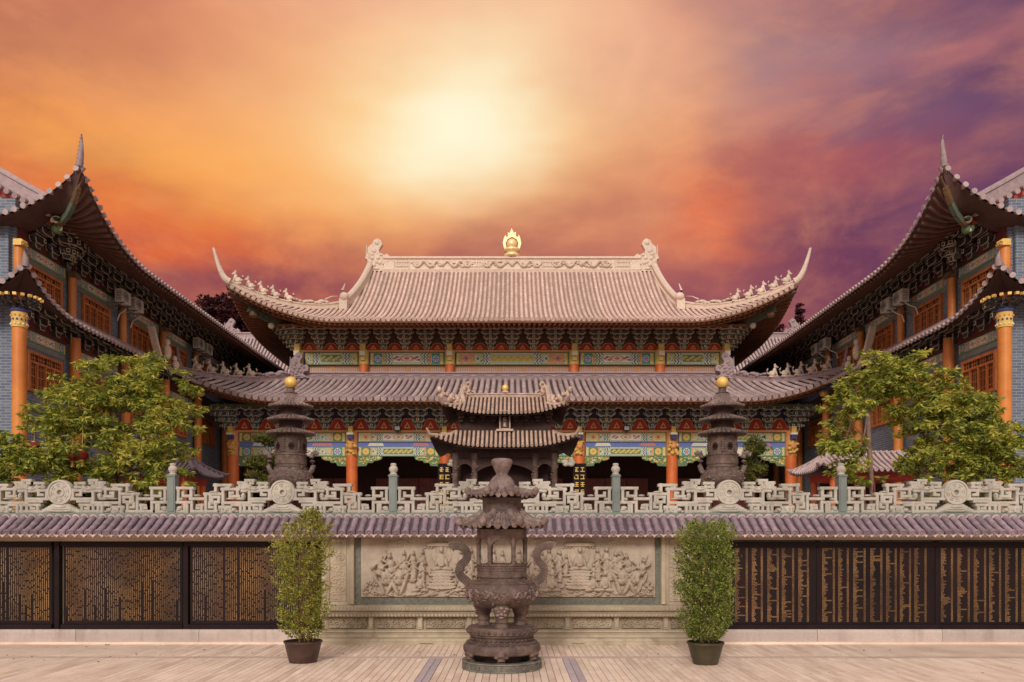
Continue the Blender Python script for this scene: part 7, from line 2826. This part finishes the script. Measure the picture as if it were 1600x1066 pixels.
tree('cloud_pruned_tree', (5.52, 18.3, 0), 'slim pruned tree just behind the right pagoda burner', 'tree',
     limbs((5.52, 18.3, 0), (5.52, 18.3, 2.6), [(e[0], e[1], e[2] - 0.1) for e in TP2], 0.05, 14), crown_points(TP2, 60, 15, 0.2), 'leaf_pine', 14, 0.075, 0.03, 0.06, (-0.2, 1.2), 16)
# dark trees far behind
FT = [(-24.3, 66, 19.9, 2.2, 2, 1.8), (-22.5, 66, 19.3, 1.8, 2, 1.5), (-23.2, 66, 17.0, 2.4, 2, 1.8), (-21.2, 66, 17.0, 1.4, 2, 1.5)]
tree('far_tree', (-23, 66, 0), 'dark red round-headed tree behind the left side of the main hall', 'tree',
     limbs((-23, 66, 0), (-23, 66, 15), [(e[0], e[1], e[2]) for e in FT], 0.35, 21), crown_points(FT, 380, 22, 0.1), 'leaf_far', 16, 0.34, 0.16, 0.38, (-1, 1), 23, 'dark trees behind the halls')
FT2 = [(21.6, 66, 18.0, 0.7, 0.8, 1.0), (22.8, 66, 17.8, 0.7, 0.8, 0.9)]
tree('far_tree', (22, 66, 0), 'low dark tree top behind the right rear hall', 'tree',
     limbs((22, 66, 0), (22, 66, 16), [(e[0], e[1], e[2]) for e in FT2], 0.25, 24), crown_points(FT2, 70, 25, 0.2), 'leaf_far', 14, 0.3, 0.14, 0.3, (-1, 1), 26, 'dark trees behind the halls')
FT3 = [(23.75, 66, 17.2 + 0.55 * k, 0.62 - 0.085 * k, 0.6, 0.5) for k in range(7)]
tree('far_tree', (23.75, 66, 0), 'narrow dark pointed tree behind the right rear hall', 'tree',
     limbs((23.75, 66, 0), (23.75, 66, 16), [(23.75, 66, 20.4)], 0.2, 31), crown_points(FT3, 120, 32, 0.2), 'leaf_far', 12, 0.22, 0.10, 0.12, (0, 1.4), 33, 'dark trees behind the halls')


# ================================================================ red lanterns hung in the trees
def lantern(x, y, z, r_, label):
    t = thing('red_lantern', (x, y, z), label, 'lantern', 'red lanterns among the trees')
    b = MB()
    b.lathe([(r_ * 0.45, -r_ * 0.8), (r_ * 0.75, -r_ * 0.65), (r_ * 0.97, -r_ * 0.25), (r_, 0), (r_ * 0.97, r_ * 0.25), (r_ * 0.75, r_ * 0.65), (r_ * 0.45, r_ * 0.8)], (x, y, z), 32, 0, 0, lambda a: 1 + 0.03 * math.cos(16 * a))
    b.build('shade', 'lantern', t, True, 60)
    b = MB()
    for s in (-1, 1):
        b.lathe([(r_ * 0.47, s * r_ * 0.78), (r_ * 0.47, s * r_ * 0.95), (0.0, s * r_ * 0.95)], (x, y, z), 16)
    b.tube([(x, y, z + r_ * 0.9), (x + 0.02, y, z + r_ * 0.9 + 0.45)], 0.006, 5)
    b.tube([(x, y, z - r_ * 0.9), (x, y, z - r_ * 1.9)], [0.03, 0.045], 6)
    b.build('cap_and_tassel', 'gold', t, True, 60)


lantern(-8.36, 15.55, 3.20, 0.115, 'red silk lantern, right one of the pair under the left tree')
lantern(-8.60, 15.65, 3.18, 0.105, 'red silk lantern, left one of the pair under the left tree')
lantern(-9.5, 15.9, 3.42, 0.10, 'small red lantern at the left side of the left tree')
lantern(9.5, 15.9, 3.4, 0.10, 'small red lantern in the right tree')
